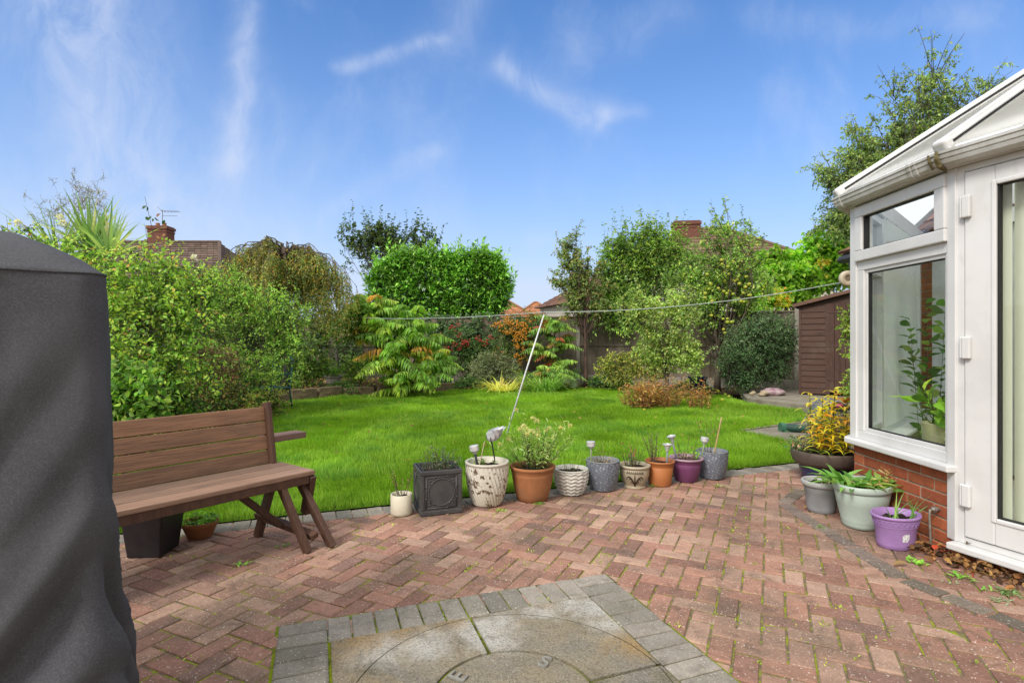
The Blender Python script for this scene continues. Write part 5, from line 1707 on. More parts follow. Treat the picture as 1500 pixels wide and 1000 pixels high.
def sprig(lv, base, n, h, spread, leaf, pal, lpt=12, hi=True, up=1.2, droop=.1, r0=.03, start=.15, sr=.0025, leafdir=.5):
    """upright leafy stems from one spot"""
    b = np.array(base, float)
    an = rng.uniform(0, 2 * PI, n); rr = r0 * np.sqrt(rng.random(n))
    o = b + np.stack([np.cos(an) * rr, np.sin(an) * rr, np.zeros(n)], 1)
    d = np.stack([np.cos(an) * spread * rng.random(n), np.sin(an) * spread * rng.random(n), np.full(n, up)], 1)
    d = unit(d + rng.normal(size=(n, 3)) * .08)
    L = h * rng.uniform(.6, 1.05, (n, 1))
    t = np.linspace(start, 1, lpt)[None, :, None]
    pos = o[:, None, :] + d[:, None, :] * L[:, None, :] * t
    pos[:, :, 2] -= droop * L * t[:, :, 0] ** 2
    pr = unit(np.cross(d[:, None, :], rng.normal(size=(n, lpt, 3))))
    ld = unit(d[:, None, :] * leafdir + pr)
    nr = unit(rng.normal(size=(n, lpt, 3)) * .5 + np.array([0, 0, .8]))
    m = n * lpt; s = rng.uniform(.7, 1.15, m)
    lv.leaves(pos.reshape(-1, 3), ld.reshape(-1, 3), nr.reshape(-1, 3), leaf[0] * s, leaf[1] * s, pick(pal, m), hi=hi)
    e = o + d * L; e[:, 2:] -= droop * L
    mid = o + d * L * .5; mid[:, 2:] -= droop * L * .25
    lv.stems(o, mid, sr, sr * .8); lv.stems(mid, e, sr * .8, sr * .4)
    return e

def top_of(key, dz): l = POTS[key].location; return (l.x, l.y, l.z + dz)
def finish(lv, t, mstem=STEM, lname='leaves', sname='stem', material=None):
    lv.build(lname, t, material); lv.build_stems(sname, t, mstem)

# cream: brown twigs
lv = LV(); e = sprig(lv, top_of('cream', .12), 7, .26, .35, (.018, .008), [(3, G_MID), (2, B_), (2, (.2, .07, .07))], 10)
finish(lv, POTS['cream'], BARK)
# square: low box shrub
l = POTS['square'].location
for dx, h in ((-.07, .2), (.03, .22), (.09, .17), (0, .13)):
    lv = LV(); sprig(lv, (l.x + dx, l.y - .02, .28), 9, h, .7, (.022, .009), [(4, (.055, .085, .045)), (2, (.09, .13, .07)), (1, (.16, .12, .07))], 14, r0=.04)
    finish(lv, POTS['square'], BARK, 'shrub_leaves', 'shrub_stem')
# tall white pot: a few green bits
lv = LV(); sprig(lv, top_of('white', .3), 6, .07, 1.0, (.03, .016), [(3, G_MID), (1, G_YEL)], 5, r0=.1)
finish(lv, POTS['white'])
# terracotta: bushy plant with faded flower heads and black dead bits
lv = LV(); fl_ = LV()
top = top_of('terra', .23)
e = sprig(lv, top, 46, .46, 1.05, (.05, .011), [(4, (.15, .22, .06)), (3, (.22, .29, .10)), (2, G_MID)], 16, r0=.12, up=1.05, droop=.08, start=.25, leafdir=.8)
e2 = sprig(lv, top, 16, .50, .8, (.03, .007), [(2, (.2, .27, .09))], 5, r0=.1, up=1.2, droop=.03)
for p in list(e2) + list(e[:6]):
    n = 26; d = unit(rng.normal(size=(n, 3)) + np.array([0, 0, .8]))
    fh = LV(); fh.leaves(np.repeat(p[None], n, 0) + d * .006, d, unit(rng.normal(size=(n, 3))), .024, .007, pick([(3, (.46, .36, .19)), (2, (.34, .32, .12)), (1, (.42, .26, .16))], n), hi=False); fh.build('flower_head', POTS['terra'])
sprig(fl_, (top[0] - .04, top[1] - .03, top[2]), 3, .24, .3, (.05, .02), [(1, (.02, .014, .01))], 8, r0=.03)
sprig(fl_, (top[0] + .09, top[1] - .02, top[2]), 3, .26, .4, (.05, .02), [(1, (.025, .016, .012))], 8, r0=.03)
finish(lv, POTS['terra']); fl_.build('dead_leaves', POTS['terra']); fl_.build_stems('dead_stalk', POTS['terra'], BARK)
# basket
lv = LV(); sprig(lv, top_of('basket', .175), 6, .1, .5, (.02, .009), [(3, (.12, .15, .07)), (1, STRAW)], 6, r0=.08); finish(lv, POTS['basket'])
# grey1: dry curved stalks
lv = LV(); sprig(lv, top_of('grey1', .2), 20, .17, 1.5, (.016, .004), [(1, STRAW)], 4, r0=.06, up=.9, droop=.3, sr=.003); sprig(lv, top_of('grey1', .2), 5, .2, .5, (.02, .008), [(1, STRAW), (1, G_YEL)], 5, r0=.04)
finish(lv, POTS['grey1'], mat('dry_stalk', (.34, .24, .14), (.25, .17, .1), 20, .9), 'dry_leaves')
# palm pot heather
l = POTS['palm'].location
lv = LV(); sprig(lv, (l.x - .02, l.y, .16), 16, .21, .7, (.022, .008), [(4, (.06, .10, .045)), (2, G_MID), (1, (.2, .06, .06))], 16, r0=.05); sprig(lv, (l.x - .01, l.y, .16), 3, .29, .25, (.02, .01), [(1, (.3, .05, .07)), (1, (.12, .07, .05))], 14, r0=.02)
finish(lv, POTS['palm'], BARK)
# orange heather
l = POTS['orange'].location
lv = LV(); sprig(lv, (l.x - .055, l.y, .19), 12, .29, .38, (.018, .008), [(3, (.075, .07, .04)), (2, (.13, .07, .06)), (2, (.06, .09, .04))], 20, r0=.035); finish(lv, POTS['orange'], BARK)
# purple
l = POTS['purple'].location
lv = LV(); sprig(lv, (l.x + .0, l.y - .02, .18), 30, .10, .5, (.016, .006), [(2, (.2, .12, .10)), (1, STRAW), (1, (.15, .1, .1))], 7, r0=.08); sprig(lv, (l.x, l.y, .18), 4, .27, .35, (.016, .006), [(1, (.13, .07, .05))], 8, r0=.07); sprig(lv, (l.x + .09, l.y - .02, .19), 4, .10, .8, (.04, .02), [(1, G_BRI)], 5, r0=.02)
finish(lv, POTS['purple'], BARK)
# grey2 rose twig
l = POTS['grey2'].location
lv = LV(); sprig(lv, (l.x - .02, l.y + .02, .2), 5, .46, .35, (.025, .012), [(2, (.14, .16, .05)), (1, (.2, .09, .04)), (1, G_MID)], 9, r0=.03, start=.5); finish(lv, POTS['grey2'], BARK)
# bowl
lv = LV(); sprig(lv, top_of('bowl', .085), 45, .07, 1.2, (.028, .016), [(3, G_MID), (2, G_BRI)], 5, r0=.09); lv.build('seedling_leaves', POTS['bowl'])
lv = LV(); sprig(lv, top_of('black', .33), 14, .10, 1.0, (.04, .02), [(3, G_DRK), (1, G_MID)], 5, r0=.1); finish(lv, POTS['black'])
# mint trough: rosettes of long leaves
l = POTS['mint'].location
lv = LV()
for dx, dy, n, L in ((-.13, -.02, 15, .19), (-.09, .08, 16, .22), (.0, 0, 16, .17), (.1, .03, 12, .17), (.06, -.09, 12, .15), (.14, -.02, 9, .13)):
    an = rng.uniform(0, 2 * PI, n); tl = rng.uniform(.25, 1.2, n)
    d = unit(np.stack([np.cos(an), np.sin(an), tl], 1)); o = np.array([l.x + dx, l.y + dy, .265]) + rng.normal(size=(n, 3)) * [.025, .025, .005]
    c = pick([(4, (.075, .165, .03)), (3, (.12, .24, .05)), (1, (.17, .27, .06))], n)
    lv.leaves(o, d, np.tile([0, 0, 1.0], (n, 1)) + rng.normal(size=(n, 3)) * .2, L * rng.uniform(.7, 1.15, n), .042 * rng.uniform(.7, 1.1, n), c, fold=.2, curl=.35, hi=True)
sprig(lv, (l.x + .13, l.y - .04, .26), 5, .14, .7, (.05, .012), [(2, (.3, .18, .08)), (1, STRAW)], 6, r0=.03)
sprig(lv, (l.x + .02, l.y - .05, .26), 16, .07, 1.3, (.05, .012), [(2, (.2, .16, .07)), (1, (.3, .3, .1))], 5, r0=.12)
finish(lv, POTS['mint'])
# lilac tub: grassy blades
l = POTS['lilac'].location
lv = LV(); n = 12
o = np.array([l.x - .04, l.y - .02, .165]) + rng.normal(size=(n, 3)) * [.03, .02, 0]
o[7:, 0] += .09; d = unit(np.stack([rng.uniform(-1.1, 1.0, n), rng.uniform(-.6, .4, n), rng.uniform(.7, 1.5, n)], 1))
lv.straps(o, d, rng.uniform(.13, .25, n), .011, pick([(2, (.10, .19, .05)), (1, (.16, .25, .07))], n), droop=.5)
lv.build('leaves', POTS['lilac'])
lv = LV(); sprig(lv, top_of('greyplastic', .2), 8, .08, .8, (.03, .015), [(1, (.2, .18, .08)), (1, G_MID)], 5, r0=.07); finish(lv, POTS['greyplastic'])
# yellow lily and green shrubs in the big planter
l = POTS['big'].location
lv = LV()
def lily(x, y, h, n, pal, lean):
    p0 = Vector((x, y, .25)); p1 = Vector((x + lean, y - .03, .27 + h))
    nl = n; t = np.linspace(.12, 1, nl)
    pos = np.array(p0)[None] * (1 - t[:, None]) + np.array(p1)[None] * t[:, None]
    an = np.arange(nl) * 2.4; d = np.stack([np.cos(an), np.sin(an), np.full(nl, .55)], 1)
    c = pick(pal, nl)
    lv.straps(pos, unit(d), rng.uniform(.13, .22, nl) * (1.1 - .4 * t), .036, c, droop=1.4, seg=6)
    lv.stems(np.array([p0]), np.array([p1]), .006, .004)
PALY = [(5, (.38, .27, .02)), (3, (.30, .28, .03)), (2, (.38, .20, .03)), (1, (.15, .21, .03))]
for x, y, h, n, ln in ((-.10, -.10, .42, 26, .0), (-.03, -.13, .46, 30, .02), (.02, -.04, .50, 30, .03), (-.13, -.0, .46, 26, -.03), (.09, -.07, .40, 24, .05), (-.06, -.2, .30, 20, -.02), (-.16, -.2, .24, 20, -.05), (.03, -.22, .30, 24, .02)):
    lily(l.x + x, l.y + y, h * 1.15, n, PALY, ln)
sprig(lv, (l.x - .07, l.y - .02, .3), 5, .47, .3, (.07, .03), [(1, (.56, .30, .08)), (1, (.52, .42, .04))], 8, r0=.05, start=.75)
lv.build('yellow_lily_leaves', POTS['big']); lv.build_stems('lily_stem', POTS['big'], STEM)
lv = LV()
sprig(lv, (l.x + .12, l.y + .05, .25), 34, .42, .9, (.045, .022), [(3, (.08, .14, .045)), (2, (.13, .19, .06)), (1, (.25, .2, .1))], 14, r0=.12)
sprig(lv, (l.x - .19, l.y + .02, .25), 18, .2, 1.2, (.03, .014), [(3, (.09, .15, .06)), (1, (.28, .16, .12))], 10, r0=.06)
lv.build('shrub_leaves', POTS['big']); lv.build_stems('shrub_stem', POTS['big'], STEM)
# urn and white bed pot
lv = LV(); sprig(lv, top_of('urn', .22), 30, .36, .9, (.06, .03), [(3, G_MID), (2, G_BRI)], 9, r0=.12, hi=False); finish(lv, POTS['urn'])
lv = LV(); sprig(lv, top_of('whitebed', .2), 20, .34, .6, (.06, .03), [(3, (.06, .11, .04)), (2, G_MID)], 9, r0=.07, hi=False); finish(lv, POTS['whitebed'])

# house plants inside the conservatory
t = thing('plant_pot', 'cream pot with a broad-leaved yellowing green plant on the window sill inside the conservatory', 'plant pot', (2.80, 3.58, .571))
m = MB(); m.lathe(wall_prof([(.082, 0), (.086, .005), (.098, .16), (.1, .165)], .008, .04), n=36); m.build('pot', mat('primrose_glaze', (.52, .49, .30), (.46, .43, .25), 5, .4), t, smooth=True, local=True); soil_disc(t, .09, .145)
lv = LV(); n = 30; an = rng.uniform(0, 2 * PI, n); o = np.array([2.80, 3.58, .72]) + rng.normal(size=(n, 3)) * [.03, .03, .0]
d = unit(np.stack([np.cos(an) * .6, np.sin(an) * .6, rng.uniform(.5, 1.5, n)], 1))
q = o + d * rng.uniform(.06, .26, (n, 1)); lv.stems(o, q, .004, .003)
lv.leaves(q, unit(d + np.array([0, 0, -.6]) + rng.normal(size=(n, 3)) * .3), unit(rng.normal(size=(n, 3)) * .4 + [-.6, 0, .7]), rng.uniform(.1, .17, n), rng.uniform(.045, .07, n), pick([(4, (.16, .28, .03)), (2, (.26, .33, .04)), (2, G_MID)], n), hi=True, curl=.4)
finish(lv, t, STEM)
t = thing('plant_pot', 'dark trailing house plant with cream-splashed leaves at the right of the side window', 'plant pot', (2.80, 3.34, .571))
m = MB(); m.lathe(wall_prof([(.06, 0), (.064, .005), (.075, .13)], .008, .04), n=32); m.build('pot', mat('brown_inner_pot', (.1, .07, .05), None, 5, .5), t, smooth=True, local=True); soil_disc(t, .066, .11)
lv = LV()
sprig(lv, (2.80, 3.34, .68), 7, .75, .35, (.075, .042), [(4, (.05, .10, .025)), (2, (.12, .17, .04)), (1, (.2, .12, .06))], 14, r0=.03, up=1.4, droop=.15)
n = 16; o = np.array([2.78, 3.34, .70]) + rng.normal(size=(n, 3)) * [.04, .09, .07]; lv.leaves(o, unit(rng.normal(size=(n, 3)) + [-.4, 0, -.2]), unit(rng.normal(size=(n, 3)) * .4 + [-.8, -.2, .4]), .085, .06, pick([(2, (.40, .44, .22)), (2, (.14, .25, .05))], n), hi=True)
finish(lv, t, STEM)
t = thing('plant_pot', 'tall dark leafy house plant standing in the corner inside the conservatory', 'plant pot', (3.35, 4.35, .06))
m = MB(); m.lathe(wall_prof([(.1, 0), (.11, .01), (.15, .26), (.155, .28)], .01, .05), n=32); m.build('pot', mat('brown_floor_pot', (.14, .07, .045), None, 5, .6), t, smooth=True, local=True); soil_disc(t, .14, .25)
lv = LV(); sprig(lv, (3.35, 4.35, .3), 7, 1.6, .32, (.11, .06), [(4, (.045, .09, .025)), (2, (.10, .15, .04))], 20, r0=.08, up=1.6, droop=.06); finish(lv, t, BARK)
t = thing('hanging_ornament', 'string of small blue-green glass pieces hanging inside the side window', 'ornament', (2.82, 3.47, 1.8))
m = MB(); m.tube([(2.82, 3.47, 1.8), (2.82, 3.47, .98)], .0015, 4); m.build('thread', LINEM, t)
m = MB()
for k in range(9): m.ball((2.82 + random.uniform(-.02, .02), 3.47 + random.uniform(-.02, .02), 1.74 - k * .085), .014, 8, 6, (1.4, .6, .8)); m.ball((2.82 + random.uniform(-.03, .03), 3.47 + random.uniform(-.03, .03), 1.70 - k * .085), .009, 6, 5)
m.build('beads', mat('aqua_glass_bead', (.05, .22, .22), (.3, .4, .4), 40, .1, .6), t, smooth=True)

# ------------------------------------------------------------------ garden shrubs and trees
def shrub(name, label, cat, base, passes, blobs, limb_n=10, r0=.03, bark=None, trunk=True, group=None, material=None, crown='foliage', spread=.8, seedo=0):
    t = thing(name, label, cat, base, 0, group)
    lv = LV(); mb = MB()
    if trunk: limbs(mb, base, blobs, limb_n, r0, fork=.15, spread=spread)
    for p in passes:
        p = dict(p); bl_ = p.pop('blobs', blobs); n = p.pop('n')
        fill(lv, bl_, n, **p)
    lv.build(crown, t, material)
    lv.build_stems('stem' if name != 'tree' else 'trunk', t, bark or BARK, mb)
    return t

def flowers(t, pts, r, colr, name='flower', mat_=None):
    mt = mat_ or mat('flower_' + name, colr, tuple(x * .85 for x in colr), 30, .6)
    for p in pts:
        lv = LV()
        n = 14; d = unit(rng.normal(size=(n, 3)) + np.array([0, -.3, .5]))
        pp = np.array(p)[None] + d * r * .25
        lv.leaves(pp, d, unit(rng.normal(size=(n, 3))), r, r * .9, np.tile(colr, (n, 1)), hi=True, fold=.25, curl=.25)
        lv.build(name, t)

# A. big rose shrub at the left
bA = [Bp(215, 480, 6.0, 95, 118, .75), Bp(170, 560, 5.6, 70, 90, .6), Bp(265, 585, 6.2, 65, 75, .6), Bp(100, 430, 6.4, 100, 75, .6), Bp(240, 420, 6.4, 45, 45, .5), Bp(285, 440, 6.8, 40, 55, .5), Bp(20, 390, 6.6, 80, 60, .5)]
tA = shrub('rose_shrub', 'big light green climbing rose shrub with white roses, behind the bench and the cover', 'shrub', (-4.1, 6.1, .05),
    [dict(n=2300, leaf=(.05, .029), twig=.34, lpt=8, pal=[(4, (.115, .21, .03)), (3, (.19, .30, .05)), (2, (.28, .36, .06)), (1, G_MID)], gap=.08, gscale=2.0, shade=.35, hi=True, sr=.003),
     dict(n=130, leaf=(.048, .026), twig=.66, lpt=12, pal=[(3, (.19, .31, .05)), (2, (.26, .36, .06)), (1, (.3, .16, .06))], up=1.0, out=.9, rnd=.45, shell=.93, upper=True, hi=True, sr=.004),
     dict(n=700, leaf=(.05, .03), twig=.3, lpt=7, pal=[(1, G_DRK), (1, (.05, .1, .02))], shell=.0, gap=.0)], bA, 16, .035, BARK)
flowers(tA, [P(285, 378, 5.9), P(92, 327, 6.2), P(88, 318, 6.2), P(26, 326, 6.3)], .038, (.78, .76, .68), 'rose')
lv = LV(); a = P(225, 345, 6.0); b = P(212, 288, 6.0)      # one whip rising to dark leaves
lv.stems(np.array([a]), np.array([b]), .004, .002); n = 9; tt = rng.random(n)[:, None]; pp = np.array(a)[None] * (1 - tt) + np.array(b)[None] * tt + rng.normal(size=(n, 3)) * .05
lv.leaves(pp, unit(rng.normal(size=(n, 3))), unit(rng.normal(size=(n, 3))), .06, .035, pick([(2, (.03, .05, .02)), (1, (.12, .06, .05))], n), hi=True); lv.build('leaves', tA); lv.build_stems('whip', tA, BARK)

# B. cordyline
t = thing('palm', 'spiky cordyline palm rising above the roses at the far left', 'palm', (-6.35, 8.2, .05))
m = MB(); m.tube([(-6.35, 8.2, 0), (-6.4, 8.25, 1.3), (-6.32, 8.2, 2.62)], [.09, .075, .07], 8); m.build('trunk', BARK, t)
lv = LV()
for hx, hy, hz, n in ((-6.32, 8.2, 2.62, 110), (-5.75, 7.8, 2.45, 50), (-6.9, 8.3, 2.5, 60)):
    d = unit(rng.normal(size=(n, 3)) * [1, 1, .55] + [0, 0, .75]); o = np.array([hx, hy, hz]) + d * .05
    lv.straps(o, d, rng.uniform(.6, .98, n), .055, pick([(4, (.085, .14, .055)), (3, (.15, .21, .08)), (1, (.25, .26, .12))], n), droop=.35, seg=5)
lv.build('fronds', t)
# C. wispy twigs
t = thing('tree', 'wispy nearly bare seed-headed tree behind the spiky palm', 'tree', (-7.0, 9.3, .05))
mb = MB(); lv = LV(); bC = [Bp(118, 300, 9.3, 56, 32, .5), Bp(125, 278, 9.3, 24, 26, .3)]
O, D = limbs(mb, (-7.0, 9.3, 0), bC, 16, .014, fork=.55, origin_n=6, spread=1.05)
fill(lv, bC, 200, leaf=(.03, .012), twig=.22, lpt=6, pal=[(3, (.14, .15, .06)), (2, (.2, .14, .08))], origins=(O, D), sr=.0022)
lv.build('crown', t); lv.build_stems('trunk', t, BARK, mb)

# D. light green shrubs filling the left border
bD = [Bp(318, 435, 9.2, 50, 52, .6), Bp(370, 500, 9.2, 80, 85, .8), Bp(330, 560, 8.7, 75, 60, .8), Bp(415, 480, 9.6, 45, 60, .6)]
shrub('shrub', 'tall bright green small-leaved shrub left of the ivy fence, under the weeping tree', 'shrub', (-4.3, 9.1, .05),
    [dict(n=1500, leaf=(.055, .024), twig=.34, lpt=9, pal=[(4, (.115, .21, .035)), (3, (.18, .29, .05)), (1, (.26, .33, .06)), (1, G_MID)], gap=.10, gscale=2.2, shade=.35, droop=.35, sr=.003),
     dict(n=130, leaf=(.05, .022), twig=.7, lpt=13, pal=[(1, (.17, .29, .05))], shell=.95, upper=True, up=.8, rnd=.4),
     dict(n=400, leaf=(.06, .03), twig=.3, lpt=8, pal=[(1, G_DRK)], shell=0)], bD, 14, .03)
bD2 = [Bp(225, 600, 7.0, 90, 50, .6), Bp(330, 600, 7.6, 60, 42, .6), Bp(390, 596, 9.0, 30, 30, .4)]
shrub('shrub', 'low mixed shrub with reddish and yellow leaves right behind the bench back', 'shrub', (-3.9, 7.3, .05),
    [dict(n=800, leaf=(.05, .024), twig=.3, lpt=8, pal=[(3, (.10, .17, .035)), (2, (.22, .24, .05)), (1, (.17, .08, .05)), (1, (.28, .2, .06))], gap=.1, gscale=2.5, hi=False),
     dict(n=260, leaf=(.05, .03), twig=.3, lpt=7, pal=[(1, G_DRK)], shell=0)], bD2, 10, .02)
bD3 = [Bp(180, 590, 5.0, 60, 60, .4)]
shrub('shrub', 'dark green broad-leaved shrub between the grey cover and the bench back', 'shrub', (-3.55, 5.0, .05),
    [dict(n=420, leaf=(.075, .042), twig=.3, lpt=7, pal=[(3, (.06, .13, .02)), (2, (.11, .2, .03)), (1, (.2, .28, .05))], gap=.0, gscale=2.5, hi=True, zmin=.1)], bD3, 8, .02)
# reddish twiggy fuchsia and hedge infill further left
bD4 = [Bp(310, 540, 8.0, 45, 40, .5)]
shrub('shrub', 'twiggy shrub with dull reddish leaves between the rose shrub and bright green shrub', 'shrub', (-4.4, 8.0, .05),
    [dict(n=330, leaf=(.045, .02), twig=.35, lpt=8, pal=[(3, (.13, .10, .05)), (2, (.2, .09, .06)), (2, (.11, .16, .04))], gap=.0)], bD4, 8, .015)

# E. weeping tree
t = thing('tree', 'weeping tree with dull golden-green leaves and bare arching twigs on top', 'tree', (-4.95, 11.9, .15))
rng = np.random.default_rng(77)
base = Vector((-4.95, 11.9, .1)); topE = P(415, 362, 11.6)
mb = MB(); lv = LV()
mb.tube(bez(base, base.lerp(topE, .5) + Vector((.15, 0, 0)), topE, 7), [.09, .08, .075, .07, .065, .06, .055, .05], 8)
O, D, Aa, Bb = [], [], [], []
for k in range(40):
    an = 2 * PI * k / 52 + rng.normal() * .1
    R0 = rng.uniform(.5, 1.75); hx = R0 * math.cos(an) * 1.02; hy = R0 * math.sin(an) * .8
    st = base.lerp(topE, rng.uniform(.75, 1.0))
    rise = rng.uniform(.02, .40) * (1.5 - .55 * R0)
    pk = Vector((st.x + hx * .55, st.y + hy * .55, topE.z + rise)); en = Vector((st.x + hx, st.y + hy, topE.z - rng.uniform(.1, .3) - .30 * R0))
    path = bez(st, pk + Vector((0, 0, .25)), en, 10)
    path = [p + Vector((rng.normal(), rng.normal(), rng.normal())) * .025 for p in path]
    mb.tube(path, [.015 * (1 - .75 * j / 10) for j in range(11)], 5)
    for j in range(34):
        f = rng.uniform(.22, 1.0); i = min(9, int(f * 10)); p0 = path[i].lerp(path[i + 1], f * 10 - i)
        ln = rng.uniform(.3, 1.05) * (.5 + .6 * f)
        out_ = Vector((hx, hy, 0)).normalized() * rng.uniform(.05, .3) + Vector((rng.normal() * .1, rng.normal() * .1, 0))
        pts_ = [p0 + out_ * q * ln * (1 - .4 * q) + Vector((0, 0, -ln * q ** 1.25)) for q in (0, .25, .5, .75, 1.0)]
        for q in range(4): Aa.append(pts_[q]); Bb.append(pts_[q + 1])
        for q in range(1, 5):
            if noise.noise(pts_[q] * .9) > -.42: O.append(pts_[q]); D.append((pts_[q] - pts_[q - 1]).normalized())
Aa, Bb = np.array([tuple(p) for p in Aa]), np.array([tuple(p) for p in Bb])
lv.stems(Aa, Bb, .0025, .002)
O, D = np.array([tuple(p) for p in O]), np.array([tuple(p) for p in D])
fill(lv, [(0, 0, 0, 1, 1, 1)], len(O), leaf=(.062, .028), twig=.36, lpt=9, pal=[(4, (.125, .15, .05)), (3, (.17, .165, .055)), (2, (.27, .195, .04)), (3, (.10, .15, .04)), (1, (.19, .12, .05))], origins=(O, D), up=-.3, rnd=.3, droop=.3, stems=False)
fill(lv, [Bp(440, 430, 11.7, 78, 40, .9), Bp(480, 455, 11.6, 44, 36, .7), Bp(380, 405, 11.7, 50, 34, .8), Bp(418, 385, 11.3, 62, 30, .7)], 820, leaf=(.058, .026), twig=.36, lpt=9, pal=[(3, (.11, .14, .045)), (2, (.15, .15, .05)), (2, (.24, .17, .04)), (3, (.09, .14, .035))], shell=.1, gap=.0, droop=.8, up=-.2, stems=False)
lv.build('crown', t); lv.build_stems('trunk', t, BARK, mb)

# ivy on the back fence
def ivy(label, blobs, n, pal, leaf=(.075, .06)):
    t = thing('ivy', label, 'climber', (blobs[0][0], blobs[0][1], .1))
    lv = LV(); fill(lv, blobs, n, leaf=leaf, twig=.3, lpt=9, pal=pal, shell=0, gap=.12, gscale=1.6, flat=(0, -1.0, .3), droop=.5, up=.1)
    lv.build('foliage', t); lv.build_stems('stem', t, BARK)
ivy('dark ivy hanging over the timber fence behind the urn', [Bp(470, 485, 15.9, 60, 50, .16), Bp(520, 520, 15.9, 30, 50, .14), Bp(440, 540, 15.5, 50, 50, .3)], 650, [(4, (.022, .05, .014)), (2, (.05, .09, .02)), (1, (.09, .12, .03))])
ivy('grey-green ivy on the fence between the laurel and the pyracantha', [Bp(690, 480, 15.85, 50, 26, .14), Bp(700, 512, 15.8, 40, 25, .12), Bp(640, 480, 15.9, 30, 26, .14)], 420, [(4, (.04, .075, .03)), (2, (.08, .12, .05))])
# shrubs below the ivy
shrub('shrub', 'leafy green shrub on the raised bed left of the urn', 'shrub', P(445, 560, 13.2).to_2d().to_3d() + Vector((0, 0, .18)),
    [dict(n=420, leaf=(.085, .05), twig=.32, lpt=7, pal=[(3, (.07, .13, .025)), (2, (.12, .2, .04)), (1, (.22, .26, .06))], gap=.1)], [Bp(450, 540, 13.2, 45, 30, .6), Bp(420, 560, 12.4, 25, 20, .4), Bp(520, 545, 14.0, 20, 28, .3)], 8, .02)

rng = np.random.default_rng(78)
# F. tree behind the laurel
t = thing('tree', 'loose dark-leaved tree rising behind the clipped laurel', 'tree', P(572, 570, 22).to_2d().to_3d())
mb = MB(); lv = LV(); bF = [Bp(560, 365, 22, 62, 42, 1.4), Bp(535, 345, 22, 36, 30, 1.0), Bp(610, 355, 22, 40, 26, 1.0)]
O, D = limbs(mb, (t.location.x, 22, 0), bF, 40, .08, fork=.5, origin_n=5, spread=1.15)
fill(lv, bF, 0 or 2000, leaf=(.12, .075), twig=.42, lpt=7, pal=[(4, (.035, .06, .022)), (2, (.06, .09, .03)), (1, (.09, .12, .04))], origins=(O, D), up=.7, sr=.006)
fill(lv, bF, 34, leaf=(.12, .075), twig=1.1, lpt=14, pal=[(1, (.04, .07, .025))], shell=.9, upper=True, up=2.2, rnd=.25, droop=0, sr=.006)
fill(lv, bF, 70, leaf=(.12, .075), twig=.5, lpt=8, pal=[(1, (.03, .055, .02))], shell=0, gap=.1, gscale=.8, sr=.006)
lv.build('crown', t); lv.build_stems('trunk', t, BARK, mb)

# G. laurel
bG = [Bp(612, 420, 18, 66, 46, 1.2), Bp(685, 420, 18, 58, 48, 1.2), Bp(640, 404, 18, 60, 28, 1.0), Bp(590, 398, 18, 26, 22, .7), Bp(715, 404, 18, 24, 30, .7), Bp(575, 430, 18, 40, 36, .9), Bp(715, 425, 18, 34, 40, .9), Bp(620, 452, 18, 70, 26, .9), Bp(690, 452, 18, 50, 26, .9)]
shrub('laurel_bush', 'large dense clipped laurel with glossy bright green leaves, standing above the back fence', 'shrub', (-2.2, 18, 0),
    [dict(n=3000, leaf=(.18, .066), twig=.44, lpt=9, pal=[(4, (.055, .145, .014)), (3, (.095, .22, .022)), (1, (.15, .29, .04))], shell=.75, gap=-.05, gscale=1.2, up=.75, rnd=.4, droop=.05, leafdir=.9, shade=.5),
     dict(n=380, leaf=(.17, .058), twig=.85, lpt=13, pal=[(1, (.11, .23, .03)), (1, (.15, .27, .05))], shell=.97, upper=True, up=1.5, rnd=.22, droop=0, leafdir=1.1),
     dict(n=900, leaf=(.16, .07), twig=.5, lpt=8, pal=[(1, (.02, .05, .01))], shell=0)], bG, 14, .07, material=GLOSSY_LEAF)

